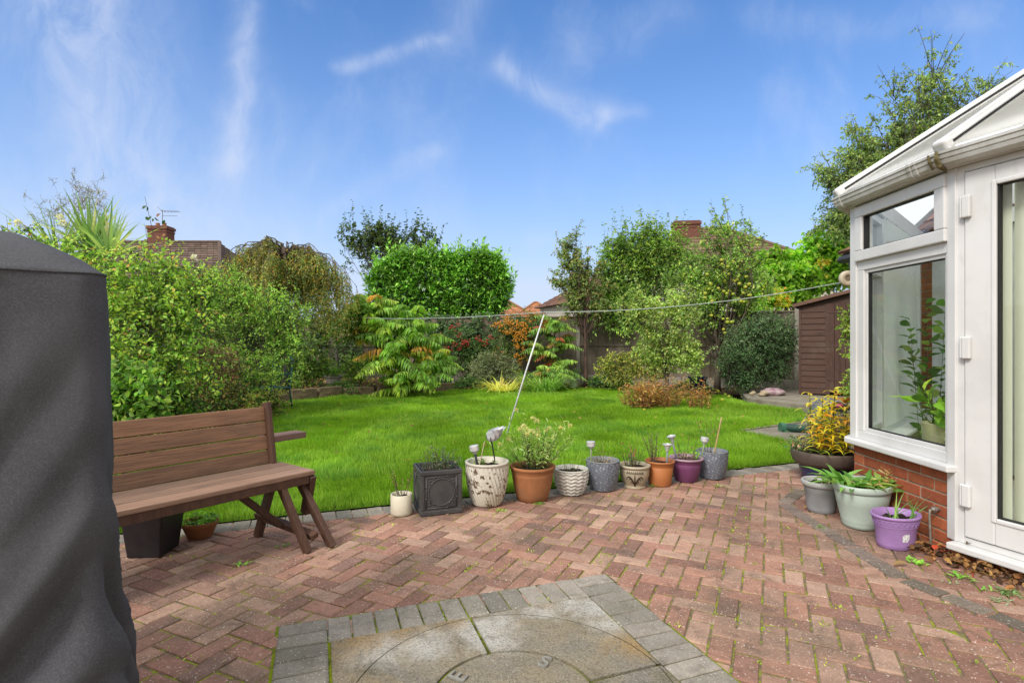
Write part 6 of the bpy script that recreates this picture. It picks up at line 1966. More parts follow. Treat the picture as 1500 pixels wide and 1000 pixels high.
# H. sumacs: long feathered leaves
def sumac(label, base, hubs, n, L, pal, tips, seed):
    t = thing('sumac', label, 'shrub', base)
    lv = LV(); mb = MB(); tp = LV()
    b = Vector(base)
    r = np.random.default_rng(seed)
    for hb in hubs:
        hb = Vector(hb)
        mb.tube(bez(b + Vector((r.normal() * .05, r.normal() * .05, 0)), b.lerp(hb, .55) + Vector((0, 0, .1)), hb, 7), [.028 - .0025 * k for k in range(8)], 6)
        for k in range(n):
            an = r.uniform(0, 2 * PI); d = Vector((math.cos(an), math.sin(an) , r.uniform(.05, 1.2))).normalized()
            ln = L * r.uniform(.7, 1.15); npair = 11
            p0 = hb + Vector((0, 0, r.uniform(-.35, .1) * L))
            pts_ = [p0 + d * ln * q + Vector((0, 0, -.52 * ln * q * q)) for q in [i / 8 for i in range(9)]]
            A_, B2 = np.array([tuple(p) for p in pts_[:-1]]), np.array([tuple(p) for p in pts_[1:]])
            lv.stems(A_, B2, .005, .004)
            q = np.repeat(np.linspace(.16, 1.0, npair), 2)
            idx = np.minimum((q * 8).astype(int), 7); fr_ = (q * 8 - idx)[:, None]
            pos = A_[idx] * (1 - fr_) + B2[idx] * fr_
            tg = unit(B2[idx] - A_[idx]); sd = unit(np.cross(tg, np.tile([0, 0, 1.0], (len(q), 1)))) * np.tile([1, -1], npair)[:, None]
            ld = unit(sd + tg * .45 + np.array([0, 0, -.5]) + r.normal(size=(len(q), 3)) * .12)
            s = np.sin(PI * np.clip(q * .82 + .16, 0, 1)) ** .6
            pl = tips if r.random() < .05 else pal
            c = pick([pl[r.integers(len(pl))]], len(q))
            lv.leaves(pos, ld, np.tile([0, 0, 1.0], (len(q), 1)) + r.normal(size=(len(q), 3)) * .12, .31 * L * s, .058 * L * rng.uniform(.75, 1.2, len(q)), c * rng.uniform(.7, 1.2, (len(q), 1)), fold=.1, curl=.42)
    lv.build('fronds', t); lv.build_stems('stem', t, BARK, mb)
    return t
PS = [(1, (.10, .19, .028)), (1, (.14, .235, .035)), (1, (.185, .26, .038)), (1, (.08, .155, .025))]
TS = [(1, (.25, .21, .03)), (1, (.25, .15, .03)), (1, (.21, .23, .03))]
sumac('big bright yellow-green sumac with drooping feathered leaves at the back border', P(590, 572, 12.9).to_2d().to_3d() + Vector((0, 0, .1)),
      [P(540, 440, 12.9), P(610, 470, 12.9), P(520, 462, 13.0), P(545, 448, 12.9), P(560, 475, 12.5), P(600, 490, 12.6), P(575, 505, 12.3), P(620, 500, 13.0), P(530, 478, 13.0), P(625, 535, 12.4), P(580, 460, 13.0), P(588, 550, 12.3), P(610, 545, 12.3), P(562, 520, 12.3), P(632, 520, 12.7)], 14, .86, PS, TS, 4)
sumac('small sumac with red-tinged feathered leaves right of the washing line prop', P(812, 568, 14.6).to_2d().to_3d() + Vector((0, 0, .05)),
      [P(805, 478, 14.6), P(820, 500, 14.5), P(795, 510, 14.4), P(822, 530, 14.4), P(805, 540, 14.2), P(812, 470, 14.7)], 15, .66, [(1, (.12, .2, .045)), (1, (.17, .26, .05)), (1, (.08, .15, .035)), (1, (.2, .14, .04))], [(1, (.28, .10, .035)), (1, (.25, .08, .035))], 7)

# J. red-berried shrub and pyracantha
def berries(t, blobs, n, r, colr, name):
    mb = MB(); bl_ = np.array(blobs)
    cl = max(1, n // 9)
    for k in range(cl):
        b = bl_[rng.integers(len(bl_))]; u = unit(rng.normal(size=3)); u[1] = -abs(u[1])
        p = b[:3] + u * b[3:6] * rng.uniform(.85, 1.08)
        for j in range(9): mb.ball(p + rng.normal(size=3) * r * 2.2, r * rng.uniform(.7, 1.2), 6, 4)
    o = mb.build(name, mat(name + '_skin', colr, tuple(x * .75 for x in colr), 30, .4), t, smooth=True); tag(o, kind='stuff')
bJ = [Bp(670, 515, 15.2, 40, 38, .35), Bp(705, 520, 15.2, 36, 26, .35)]
t = shrub('berry_shrub', 'dark green wall shrub dotted with red berries against the fence', 'shrub', P(680, 566, 15.2).to_2d().to_3d() + Vector((0, 0, .05)),
    [dict(n=650, leaf=(.075, .036), twig=.32, lpt=8, pal=[(3, (.035, .075, .022)), (2, (.07, .12, .03))], gap=.05)], bJ, 9, .02)
berries(t, [Bp(665, 500, 15.1, 22, 20, .3), Bp(675, 502, 15.0, 10, 10, .2), Bp(692, 500, 15, 26, 12, .3), Bp(715, 498, 15.0, 14, 6, .2), Bp(660, 475, 15.2, 12, 6, .2)], 210, .018, (.36, .025, .02), 'red_berries')
bK = [Bp(765, 490, 15.0, 34, 36, .4), Bp(750, 505, 14.9, 28, 40, .4), Bp(785, 478, 15.0, 20, 20, .3)]
t = shrub('pyracantha', 'pyracantha covered in clusters of orange berries, left of the washing line prop', 'shrub', P(765, 566, 15.0).to_2d().to_3d() + Vector((0, 0, .05)),
    [dict(n=720, leaf=(.065, .03), twig=.32, lpt=8, pal=[(3, (.045, .09, .02)), (2, (.08, .13, .03))], gap=.0)], bK, 9, .02)
berries(t, [(b[0], b[1], b[2], b[3] * 1.05, b[4] * 1.1, b[5] * 1.0) for b in bK] + [Bp(762, 500, 14.7, 8, 32, .1), Bp(748, 480, 14.7, 25, 10, .1)], 1250, .018, (.58, .25, .02), 'orange_berries')
# K. grey-green shrub, strappy clumps
shrub('shrub', 'grey-green bushy shrub in front of the berries at the back border', 'shrub', P(722, 570, 14.6).to_2d().to_3d() + Vector((0, 0, .05)),
    [dict(n=650, leaf=(.06, .018), twig=.3, lpt=9, pal=[(3, (.16, .19, .11)), (2, (.22, .25, .14)), (1, (.11, .15, .07))], gap=-.1, up=.8, droop=.1)], [Bp(722, 545, 14.6, 38, 28, .5)], 9, .012)
def clump(label, c, n, L, W_, pal, droop, spread=.8, r=.2):
    t = thing('strappy_clump', label, 'plant', c)
    lv = LV(); an = rng.uniform(0, 2 * PI, n); rr = r * np.sqrt(rng.random(n))
    o = np.array(c) + np.stack([np.cos(an) * rr, np.sin(an) * rr, np.zeros(n)], 1)
    d = unit(np.stack([np.cos(an) * spread, np.sin(an) * spread, np.ones(n)], 1) + rng.normal(size=(n, 3)) * .25)
    lv.straps(o, d, L * rng.uniform(.6, 1.15, n), W_, pick(pal, n), droop=droop, seg=7)
    lv.build('leaves', t)
clump('clump of yellowing strap leaves at the lawn edge below the grey-green shrub', G(735, 572, .06), 130, .75, .024, [(3, (.42, .36, .07)), (2, (.3, .32, .06)), (1, (.4, .26, .1))], 1.5, .9, .3)
clump('second clump of buff strap leaves beside the prop, right of the yellow one', G(768, 568, .06), 80, .55, .02, [(2, (.3, .24, .12)), (2, (.2, .22, .06))], 1.6, .9, .2)
clump('clump of arching dark green strap leaves below the small sumac', G(795, 571, .06), 240, .95, .028, [(3, (.075, .15, .03)), (2, (.13, .23, .05)), (1, (.2, .28, .07))], 1.4, .75, .38)
# low plants along the far lawn edge
lowp = [(640, 574, 14.2, 'left of the grey-green shrub'), (690, 571, 14.5, 'in front of the berry shrub'), (878, 569, 14.7, 'right of the small white pot'), (905, 567, 14.6, 'left of the dried peonies'), (500, 577, 12.6, 'below the urn'), (1015, 577, 13.4, 'behind the dried peonies')]
for k, (px, py, Y, w) in enumerate(lowp):
    c = P(px, py, Y); c.z = .05
    shrub('low_plant', 'low dark green ground plant at the lawn edge ' + w, 'plant', c, [dict(n=150, leaf=(.075, .05), twig=.22, lpt=6, pal=[(3, (.04, .085, .025)), (2, (.08, .14, .035))], gap=-.2)], [(c.x, c.y, .14, .42, .25, .15)], 5, .008, group=None)

rng = np.random.default_rng(79)
# L. slim tree with a reddish trunk
t = thing('tree', 'slim young tree with thin reddish trunk in front of the back fence', 'tree', P(858, 565, 14.6).to_2d().to_3d())
mb = MB(); lv = LV(); bL = [Bp(850, 415, 14.6, 44, 42, .8), Bp(842, 375, 14.6, 26, 40, .5), Bp(868, 460, 14.6, 40, 28, .6)]
O, D = limbs(mb, (t.location.x, 14.6, 0), bL, 34, .055, fork=.45, origin_n=9, spread=1.12, top=P(852, 380, 14.6), bare=.25)
fill(lv, bL, 0, leaf=(.075, .042), twig=.34, lpt=7, pal=[(3, (.09, .14, .045)), (2, (.15, .20, .06)), (1, (.19, .14, .06))], origins=(O, D), up=.6, sr=.004)
lv.build('crown', t); lv.build_stems('trunk', t, BARK_RED, mb)

# M. dense cherry
bM = [Bp(930, 400, 15.0, 56, 60, 1.1), Bp(975, 385, 15.2, 50, 50, 1.0), Bp(905, 440, 14.8, 40, 45, .8), Bp(955, 350, 15.0, 36, 28, .6), Bp(915, 365, 15, 30, 26, .6)]
t = thing('tree', 'dense fruit tree with long drooping green leaves left of the apple tree', 'tree', (P(945, 560, 15.0).x, 15.0, 0))
mb = MB(); lv = LV()
O, D = limbs(mb, (t.location.x, 15, 0), bM, 40, .08, fork=.35, origin_n=5, spread=1.1)
fill(lv, bM, 1750, leaf=(.115, .043), twig=.42, lpt=8, pal=[(4, (.10, .18, .032)), (3, (.16, .26, .05)), (2, (.24, .31, .06)), (1, (.05, .1, .025))], shell=.35, gap=.05, gscale=1.4, droop=.55, sr=.004, shade=.6)
fill(lv, bM, 110, leaf=(.11, .045), twig=.95, lpt=13, pal=[(1, (.09, .15, .03)), (1, (.15, .21, .045))], shell=.95, upper=True, up=1.6, rnd=.3, droop=.05)
fill(lv, bM, 0, leaf=(.1, .04), twig=.35, lpt=7, pal=[(1, (.05, .1, .02))], origins=(O, D))
lv.build('crown', t); lv.build_stems('trunk', t, BARK, mb)

# N. apple tree
bN = [Bp(1060, 400, 13.4, 62, 62, 1.1), Bp(1035, 450, 13.2, 50, 50, .9), Bp(1095, 430, 13.4, 48, 44, .9), Bp(1070, 345, 13.4, 34, 30, .6), Bp(1000, 420, 13.4, 35, 40, .7)]
t = thing('tree', 'apple tree hung with yellow-green apples in front of the back fence near the shed', 'tree', (P(1050, 570, 13.4).x, 13.4, 0)); tN = t
mb = MB(); lv = LV()
O, D = limbs(mb, (t.location.x, 13.4, 0), bN, 46, .085, fork=.3, origin_n=9, spread=1.1, wander=.2)
fill(lv, bN, 0, leaf=(.08, .045), twig=.32, lpt=7, pal=[(4, (.10, .175, .04)), (3, (.17, .25, .06)), (1, (.27, .30, .07))], origins=(O, D), sr=.004)
fill(lv, bN, 420, leaf=(.08, .045), twig=.34, lpt=8, pal=[(4, (.09, .16, .035)), (2, (.16, .23, .055))], shell=.2, gap=.1, sr=.004)
fill(lv, bN, 42, leaf=(.075, .04), twig=.85, lpt=15, pal=[(1, (.07, .11, .035)), (1, (.12, .16, .05))], shell=.96, upper=True, up=2.0, rnd=.25, droop=0, sr=.005)
lv.build('crown', t); lv.build_stems('trunk', t, BARK, mb)
APM = mat('yellow_green_apple', (.30, .36, .025), (.38, .36, .035), 9, .35, .5)
apb = [Bp(1068, 400, 12.9, 30, 34, .4), Bp(1085, 430, 12.8, 30, 24, .4), Bp(1040, 425, 12.7, 26, 50, .4), Bp(1062, 480, 12.7, 22, 30, .3), Bp(1062, 395, 12.6, 18, 20, .2)]
for k in range(40):
    b = apb[rng.integers(5)]; u = unit(rng.normal(size=3)); u[1] = -abs(u[1]) - .4
    p = np.array(b[:3]) + unit(u) * np.array(b[3:6]) * rng.uniform(.4, 1.1)
    m = MB(); r = rng.uniform(.036, .048)
    m.lathe([(r * .25, -r * .85), (r * .7, -r * .7), (r, -.05 * r), (r * .85, r * .6), (r * .4, r * .85), (.004, r * .7)], p, 12); m.build('apple', APM, t, smooth=True)
# O. pale pear in front
bO = [Bp(960, 480, 11.3, 52, 52, .8), Bp(985, 525, 11.2, 52, 36, .8), Bp(930, 450, 11.4, 30, 40, .5), Bp(1000, 455, 11.4, 34, 40, .6), Bp(1020, 540, 11.2, 30, 22, .5)]
t = thing('tree', 'small pale green pear tree in front of the other fruit trees, behind the dried peonies', 'tree', (P(978, 585, 11.3).x, 11.3, 0))
mb = MB(); lv = LV()
O, D = limbs(mb, (t.location.x, 11.3, 0), bO, 34, .05, fork=.25, origin_n=9, spread=1.12, wander=.15, top=P(975, 450, 11.3))
fill(lv, bO, 0, leaf=(.068, .036), twig=.3, lpt=7, pal=[(4, (.16, .22, .055)), (3, (.22, .29, .08)), (1, (.3, .3, .1)), (1, (.09, .15, .04))], origins=(O, D), sr=.003, up=.5)
fill(lv, bO, 36, leaf=(.06, .03), twig=.6, lpt=14, pal=[(1, (.2, .26, .1))], shell=.97, upper=True, up=1.2, rnd=.5, droop=0, sr=.004)
fill(lv, bO, 330, leaf=(.066, .035), twig=.32, lpt=8, pal=[(3, (.15, .21, .05)), (2, (.21, .28, .07)), (1, (.08, .13, .035))], shell=.1, gap=.05, sr=.003)
lv.build('crown', t); lv.build_stems('trunk', t, BARK, mb)
# P. variegated bush
shrub('shrub', 'rounded yellow-variegated bush at the back border left of the dried peonies', 'shrub', P(912, 566, 13.6).to_2d().to_3d() + Vector((0, 0, .05)),
    [dict(n=800, leaf=(.05, .026), twig=.26, lpt=9, pal=[(3, (.28, .28, .05)), (2, (.15, .2, .04)), (2, (.06, .11, .025)), (1, (.35, .27, .08))], gap=-.1, up=.5)], [Bp(905, 540, 13.6, 34, 26, .5), Bp(945, 535, 13.4, 34, 28, .5)], 9, .012)
# Q. dried peonies on the lawn
c = G(985, 600)
t = thing('dried_plants', 'patch of dried orange-brown peony plants on the lawn in front of the pear tree', 'plant', (c.x, c.y, .0))
lv = LV()
for k in range(34):
    x, y = c.x + rng.uniform(-.78, .78), c.y + rng.uniform(-.15, .5)
    sprig(lv, (x, y, .0), 7, rng.uniform(.42, .72), .6, (.085, .026), [(3, (.22, .12, .045)), (2, (.28, .18, .05)), (3, (.13, .08, .035)), (1, (.27, .10, .04)), (1, (.16, .18, .05))], 10, hi=False, r0=.06, up=1.0, droop=.12, sr=.004)
for k in range(14): sprig(lv, (c.x - .35 + rng.normal() * .2, c.y + .4, 0), 3, .8, .3, (.05, .014), [(1, (.33, .2, .09))], 10, hi=False, r0=.05)
finish(lv, t, mat('dry_peony_stalk', (.26, .16, .08), (.18, .11, .06), 20, .9))
rng = np.random.default_rng(80)
# R. dark bush by the shed
shrub('shrub', 'big dark blue-green bush beside the shed', 'shrub', (5.3, 12.3, .05),
    [dict(n=1500, leaf=(.075, .019), twig=.55, lpt=11, pal=[(4, (.035, .075, .028)), (2, (.06, .115, .045)), (1, (.10, .16, .07))], shell=.35, gap=.08, gscale=1.8, up=.9, out=.9, droop=.12, shade=.7),
     dict(n=230, leaf=(.07, .017), twig=.75, lpt=14, pal=[(1, (.07, .12, .055)), (1, (.12, .17, .09))], shell=.95, upper=True, up=1.2, rnd=.3),
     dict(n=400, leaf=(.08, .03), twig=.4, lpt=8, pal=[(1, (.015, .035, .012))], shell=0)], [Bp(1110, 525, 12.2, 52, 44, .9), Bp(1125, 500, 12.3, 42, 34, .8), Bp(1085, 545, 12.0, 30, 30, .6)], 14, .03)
# S. lime green tree behind the fence, yellow spray
bS = [Bp(1190, 400, 17, 72, 34, 1.2), Bp(1150, 415, 16.5, 60, 32, 1.0), Bp(1215, 372, 17, 50, 36, 1.1), Bp(1130, 385, 17, 30, 22, .8), Bp(1120, 440, 16, 40, 14, .5)]
shrub('tree', 'broad lime green maple with a few yellow leaves behind the shed', 'tree', (8.9, 17, 0),
    [dict(n=1400, leaf=(.15, .12), twig=.5, lpt=7, pal=[(4, (.09, .19, .018)), (3, (.15, .27, .03)), (1, (.24, .33, .05))], gap=.0, gscale=.9, droop=.3, shade=.6, nrm_up=1.2),
     dict(n=26, leaf=(.13, .10), twig=.45, lpt=7, pal=[(2, (.5, .33, .03)), (1, (.5, .22, .03))], blobs=[Bp(1140, 435, 15.9, 18, 14, .3), Bp(1205, 385, 15.8, 10, 8, .3)])], bS, 18, .09)
# T. tall eucalyptus-like tree behind the conservatory
t = thing('tree', 'tall airy tree with small grey-green leaves towering behind the conservatory roof', 'tree', (9.6, 15.0, 0))
mb = MB(); lv = LV()
bT = [Bp(1300, 220, 15, 70, 60, 1.3), Bp(1270, 290, 15, 70, 56, 1.2), Bp(1230, 330, 15, 42, 50, .9), Bp(1370, 170, 15, 66, 60, 1.2), Bp(1290, 140, 15, 26, 42, .6), Bp(1340, 240, 15, 70, 60, 1.2), Bp(1450, 140, 15.2, 40, 30, .8), Bp(1385, 120, 15.0, 40, 30, .7), Bp(1225, 265, 15, 34, 36, .7)]
O, D = limbs(mb, (9.6, 15, 0), bT, 95, .12, fork=.35, origin_n=14, spread=1.0, top=P(1330, 170, 15), bare=.3, wander=.08)
fill(lv, bT, 0, leaf=(.105, .05), twig=.42, lpt=8, pal=[(4, (.095, .14, .055)), (3, (.145, .20, .07)), (2, (.20, .25, .07)), (1, (.05, .08, .035))], origins=(O, D), up=.1, droop=.5, sr=.004)
fill(lv, [bT[5], bT[1], bT[3], bT[2]], 220, leaf=(.11, .05), twig=.5, lpt=8, pal=[(3, (.10, .16, .035)), (2, (.16, .21, .05)), (2, (.05, .09, .03))], shell=.0, gap=.15, gscale=.9, droop=.4)
lv.build('crown', t); lv.build_stems('trunk', t, mat('pale_bark', (.17, .15, .12), (.09, .08, .065), 8, .9), mb)

# climber on the bungalow corner
bZ = [Bp(1244, 475, 6.6, 8, 34, .1), Bp(1243, 560, 6.6, 8, 26, .1), Bp(1250, 520, 6.6, 6, 30, .1)]
shrub('climber', 'thin light green climber on the bungalow corner, left of the conservatory window', 'climber', (4.25, 6.6, 0), [dict(n=70, leaf=(.06, .03), twig=.2, lpt=7, pal=[(2, (.16, .25, .04)), (1, (.25, .3, .06))], gap=-.4)], bZ, 4, .008)
# shrub between big planter and bungalow
shrub('shrub', 'loose green shrub between the yellow lily and the grey machine', 'shrub', (3.6, 5.9, .0), [dict(n=150, leaf=(.045, .02), twig=.26, lpt=8, pal=[(3, (.08, .14, .05)), (1, (.2, .2, .08)), (1, (.3, .2, .18))], gap=-.2)], [Bp(1215, 640, 5.9, 34, 34, .3), Bp(1180, 655, 5.9, 20, 18, .2)], 8, .008)

# hedge-like trees beyond the fences at the far left
bH = [(-9.2, 11, 1.6, 1.2, 3.0, 1.3), (-9.4, 6.5, 1.5, 1.2, 2.6, 1.2)]
shrub('hedge', 'mixed green hedge beyond the left boundary, behind the roses', 'hedge', (-9.2, 9, 0), [dict(n=1100, leaf=(.09, .05), twig=.42, lpt=7, pal=[(3, (.07, .13, .03)), (2, (.12, .2, .04))], shell=.3)], bH, 10, .04)

# fallen apples
for k, (px, py) in enumerate([(1052, 577), (1063, 580), (1085, 579), (1060, 562), (1050, 563), (1075, 561), (1076, 568), (1045, 574), (1068, 583), (1092, 584), (1040, 585), (1022, 590), (1058, 588)]):
    g = G(px, py, .03)
    t = thing('fallen_apple', 'yellow windfall apple lying on the grass and soil below the apple tree', 'apple', (g.x, g.y, .06 if g.y > 12.6 else .03), 0, 'windfall apples under the apple tree')
    m = MB(); r = .04; m.lathe([(r * .25, 0), (r * .7, .1 * r), (r, .85 * r), (r * .85, 1.5 * r), (r * .4, 1.75 * r), (.004, 1.6 * r)], n=12); m.build('apple', APM, t, smooth=True, local=True)

# dead leaves and weeds by the door
lv = LV(); n = 300
tt = rng.random(n); a = Vector((2.47, 3.36)); b = Vector((2.72, 2.55))
x = 2.5 + .32 * tt + rng.normal(size=n) * .055 - .05; y = 3.42 - .95 * tt + rng.normal(size=n) * .05
o = np.stack([x, y, rng.uniform(.008, .045, n)], 1)
d = unit(rng.normal(size=(n, 3)) * [1, 1, .4]); lv.leaves(o, d, unit(rng.normal(size=(n, 3)) * .6 + [0, 0, 1]), rng.uniform(.025, .07, n), rng.uniform(.015, .045, n), pick([(3, (.13, .062, .024)), (3, (.075, .038, .018)), (2, (.19, .10, .035)), (2, (.035, .02, .012)), (.25, (.2, .03, .015))], n), hi=True, fold=.3, curl=.35)
tag(lv.build('leaf_litter', None, leaf_mat('dead_leaf_surface', .1, .8, .15)), 'drift of curled brown dead leaves along the wall below the door sill', 'leaves', kind='stuff')
def dead_leaf(px, py, z, label, L, W_, c):
    g = G(px, py, z); t = thing('dead_leaf', label, 'leaf', g)
    lv = LV(); lv.leaves(np.array([g]) - [[L / 2, 0, -.004]], np.array([[1, .2, .1]]), np.array([[0, -.2, 1.0]]), L, W_, np.array([c]), fold=.3, curl=.1, hi=True); lv.build('leaf', t)
dead_leaf(1428, 797, .104, 'curled brown leaf lying on the white door sill', .11, .04, (.14, .08, .05))
dead_leaf(1322, 828, .012, 'pale tan curled leaf on the paving in front of the lilac tub', .11, .035, (.45, .3, .14))
dead_leaf(1186, 744, .012, 'yellow curled leaf on the paving left of the grey plastic pot', .10, .03, (.45, .3, .1))
def weed(px, py, label, n, L, W_, c, name='weed'):
    g = G(px, py, .004); t = thing(name, label, 'weed', g); lv = LV()
    an = rng.uniform(0, 2 * PI, n); d = unit(np.stack([np.cos(an), np.sin(an), rng.uniform(.25, 1.2, n)], 1))
    o = np.array([g]) + rng.normal(size=(n, 3)) * [L * .5, L * .35, 0]
    L *= .75; W_ *= .75
    lv.leaves(o, d, np.tile([0, 0, 1.0], (n, 1)), L * rng.uniform(.6, 1.1, n), W_, pick([(1, c)], n), hi=True, curl=.3); lv.build('leaves', t)
weed(1348, 826, 'bright green weed with rounded leaves in front of the lilac tub', 18, .05, .022, (.16, .30, .05))
weed(1334, 818, 'small bright weed between the lilac tub and the dead leaves', 10, .04, .02, (.15, .28, .05))
weed(1408, 845, 'bright green rosette weed below the door sill', 16, .06, .02, (.15, .31, .05))
weed(1445, 862, 'small weed in the paving right of the green rosette', 8, .04, .018, (.15, .27, .06))
weed(1478, 868, 'grey-green feathery weed at the right edge below the door', 40, .06, .014, (.13, .2, .09))
weed(1464, 880, 'small grey-green tuft at the right edge beside brown leaves', 16, .05, .012, (.16, .22, .13))
weed(1393, 853, 'small grey-green seedling on the paving below the leaves', 9, .03, .012, (.17, .23, .14))
weed(1202, 772, 'pale green seedling on the paving beside the grey pot', 12, .035, .014, (.2, .28, .09))
weed(412, 800, 'small weed between the paving blocks by the bench legs', 10, .04, .016, (.14, .26, .05))
weed(355, 827, 'weed in the paving joints in front of the black planter', 12, .04, .016, (.14, .26, .05))
weed(790, 738, 'weed at the foot of the large terracotta pot', 22, .05, .02, (.13, .22, .05))
weed(958, 712, 'small weed at the foot of the orange pot', 12, .045, .02, (.14, .26, .05))
weed(735, 748, 'weed at the foot of the tall white pot', 16, .04, .016, (.15, .22, .05))
weed(1052, 712, 'low weed on the paving in front of the rightmost grey pot', 14, .05, .018, (.14, .2, .06))
# moss cushions and tiny weeds in the joints
lv = LV(); n0 = 420
x = rng.uniform(-2.6, 2.6, n0); y = rng.uniform(2.1, 5.3, n0)
k = np.array([(noise.noise(Vector((a * 1.2, b * 1.2, 7))) > -.05) and b < kerb_y(a) - .0 and not in_cons(Vector((a, b))) for a, b in zip(x, y)])
x, y = x[k], y[k]; n = len(x) * 6
o = np.repeat(np.stack([x, y, np.full(len(x), .0)], 1), 6, axis=0) + rng.normal(size=(n, 3)) * [.013, .013, 0]
d = unit(rng.normal(size=(n, 3)) + [0, 0, .8])
lv.leaves(o, d, np.tile([0, 0, 1.0], (n, 1)), rng.uniform(.008, .022, n), rng.uniform(.004, .01, n), pick([(2, (.17, .25, .03)), (1, (.26, .30, .05))], n))
tag(lv.build('moss_tufts', None), 'tiny moss and seedlings scattered in the paving joints', 'moss', kind='stuff')
# leaf litter and low growth on the beds
lv = LV(); N = 9000
x = rng.uniform(-8, 8, N); y = rng.uniform(3, 16, N); k = inside(x, y, BED); x, y = x[k], y[k]; n = len(x)
inr = inside(x, y, [(-5.1, 10.4), (-4.62, 11.35), (-3.9, 12.5), (-2.4, 13.25), (-2.2, 15.8), (-6.6, 16.4), (-6.6, 10.4)])
o = np.stack([x, y, np.where(inr, .215, .065)], 1)
lv.leaves(o, unit(rng.normal(size=(n, 3)) * [1, 1, .5] + [0, 0, .2]), unit(rng.normal(size=(n, 3)) * .5 + [0, 0, 1]), rng.uniform(.05, .11, n), rng.uniform(.03, .06, n), pick([(3, (.16, .09, .04)), (2, (.28, .16, .06)), (3, (.07, .12, .03)), (1, (.36, .26, .07))], n))
n = 260; x = rng.uniform(-4, 4.6, n); y = rng.uniform(4.5, 14.2, n); k = inside(x, y, LAWN); x, y = x[k], y[k]; n = len(x)
o = np.stack([x, y, np.full(n, .055)], 1)
lv.leaves(o, unit(rng.normal(size=(n, 3)) * [1, 1, .4]), unit(rng.normal(size=(n, 3)) * .6 + [0, 0, 1]), rng.uniform(.03, .07, n), rng.uniform(.02, .04, n), pick([(3, (.17, .11, .03)), (2, (.11, .06, .025)), (1, (.22, .18, .03))], n), hi=True)
tag(lv.build('bed_litter', None), 'fallen leaves and low growth strewn over the flower beds and lawn', 'leaves', kind='stuff')
# ------------------------------------------------------------------ houses beyond the garden
REND = mat('cream_render', (.55, .50, .42), (.46, .42, .35), 2, .9, .2)
RBR = mat('far_brick', (.20, .085, .06), (.13, .06, .045), 9, .9, .2, dirt=(.08, .06, .05), dirt_amt=.6)
WHITEF = mat('white_window_frame', (.7, .7, .7), None, 3, .4)
PANE = mat('dark_window_glass', (.03, .035, .04), (.06, .07, .08), 2, .1, .6)
def hip_house(label, c, w, d, eave, ridge, rl, tile, rows, cols_, rotz=0, chim=(), wall=REND, win=(), name='house', seed=1):
    t = thing(name, label, 'house', c, rotz)
    m = MB(); m.box((0, 0, eave / 2), (w, d, eave)); m.build('wall', wall, t, local=True)
    m = MB(); e = .35; x, y = w / 2 + e, d / 2 + e; r = rl / 2; z0, z1 = eave - .05, ridge
    A, B, C, D_ = (-x, -y, z0), (x, -y, z0), (x, y, z0), (-x, y, z0); R1, R2 = (-r, 0, z1), (r, 0, z1)
    tiled(m, A, B, R2, R1, rows, cols_, tile, .05, seed); tiled(m, C, D_, R1, R2, rows, cols_, tile, .05, seed + 1)
    tiled(m, B, C, R2, R2, rows, int(cols_ * d / w), tile, .05, seed + 2); tiled(m, D_, A, R1, R1, rows, int(cols_ * d / w), tile, .05, seed + 3)
    rf = m.build('roof', TILE, t, local=True, tint=True)
    m = MB()
    for a, b in ((R1, R2), (A, R1), (B, R2)): m.tube([Vector(a) + Vector((0, 0, .05)), Vector(b) + Vector((0, 0, .05))], .11, 6)
    m.build('ridge_tiles', mat('ridge_tile', tuple(q * .75 for q in tile), tuple(q * .55 for q in tile), 6, .9), rf, local=True)
    m = MB(); m.beam((-x, -y, z0 - .06), (x, -y, z0 - .06), .08, .14); m.build('gutter', WHITEF if wall is REND else bpy.data.materials['black_gutter'], t, local=True)
    for cx, cy, cw, cd, zt in chim:
        m = MB(); m.box((cx, cy, zt - 1.1), (cw, cd, 2.2)); m.box((cx, cy, zt - .14), (cw + .12, cd + .12, .16)); m.box((cx, cy, zt - .34), (cw + .06, cd + .06, .1))
        ch = m.build('chimney', RBR, rf, local=True)
        for k in range(2 if wall is RBR else 0):
            m = MB(); m.lathe([(.12, 0), (.11, .22), (.13, .24), (.12, .28)], (cx + (k - .5) * .4, cy, zt - .06), 10); m.build('chimney_pot', TERRA, rf, local=True)
    for wx, wz, ww, wh in win:
        m = MB(); yy = -d / 2 - .02
        for bx, bz, sx, sz in ((wx, wz + wh / 2, ww, .08), (wx, wz - wh / 2, ww, .08), (wx - ww / 2, wz, .08, wh), (wx + ww / 2, wz, .08, wh), (wx, wz, .06, wh)): m.box((bx, yy, bz), (sx, .08, sz))
        f_ = m.build('window', WHITEF, t, local=True)
        m = MB(); m.box((wx, yy + .0, wz), (ww, .03, wh)); m.build('pane', PANE, f_, local=True)
    return t
# left: brown tiled roof with chimney and aerial
Yl = 30.0
tl = hip_house('far house at the left with brown tiled roof and brick chimney carrying an aerial', (P(188, 500, Yl).x, Yl + 3.2, 0), 10.6, 8, 4.6, 7.25, 6.6, (.16, .11, .088), 15, 30, 0,
     ((-.45, .3, 1.15, .8, 8.3),), RBR)
t = thing('aerial', 'thin television aerial on the chimney of the far left house', 'aerial', P(240, 318, Yl + 3))
m = MB(); p = P(238, 316, Yl + 3.2); m.tube([p + Vector((0, 0, -.35)), p + Vector((0, 0, .35))], .02, 5)
m.tube([p + Vector((-.1, 0, .28)), p + Vector((1.0, 0, .22))], .015, 4)
for k in range(6): m.tube([p + Vector((.05 + k * .18, -.25, .27)), p + Vector((.05 + k * .18, .25, .27))], .01, 4)
m.tube([p + Vector((0, 0, .0)), p + Vector((.9, 0, -.02))], .015, 4); m.tube([p + Vector((-.35, 0, .55)), p + Vector((0, 0, .3))], .012, 4)
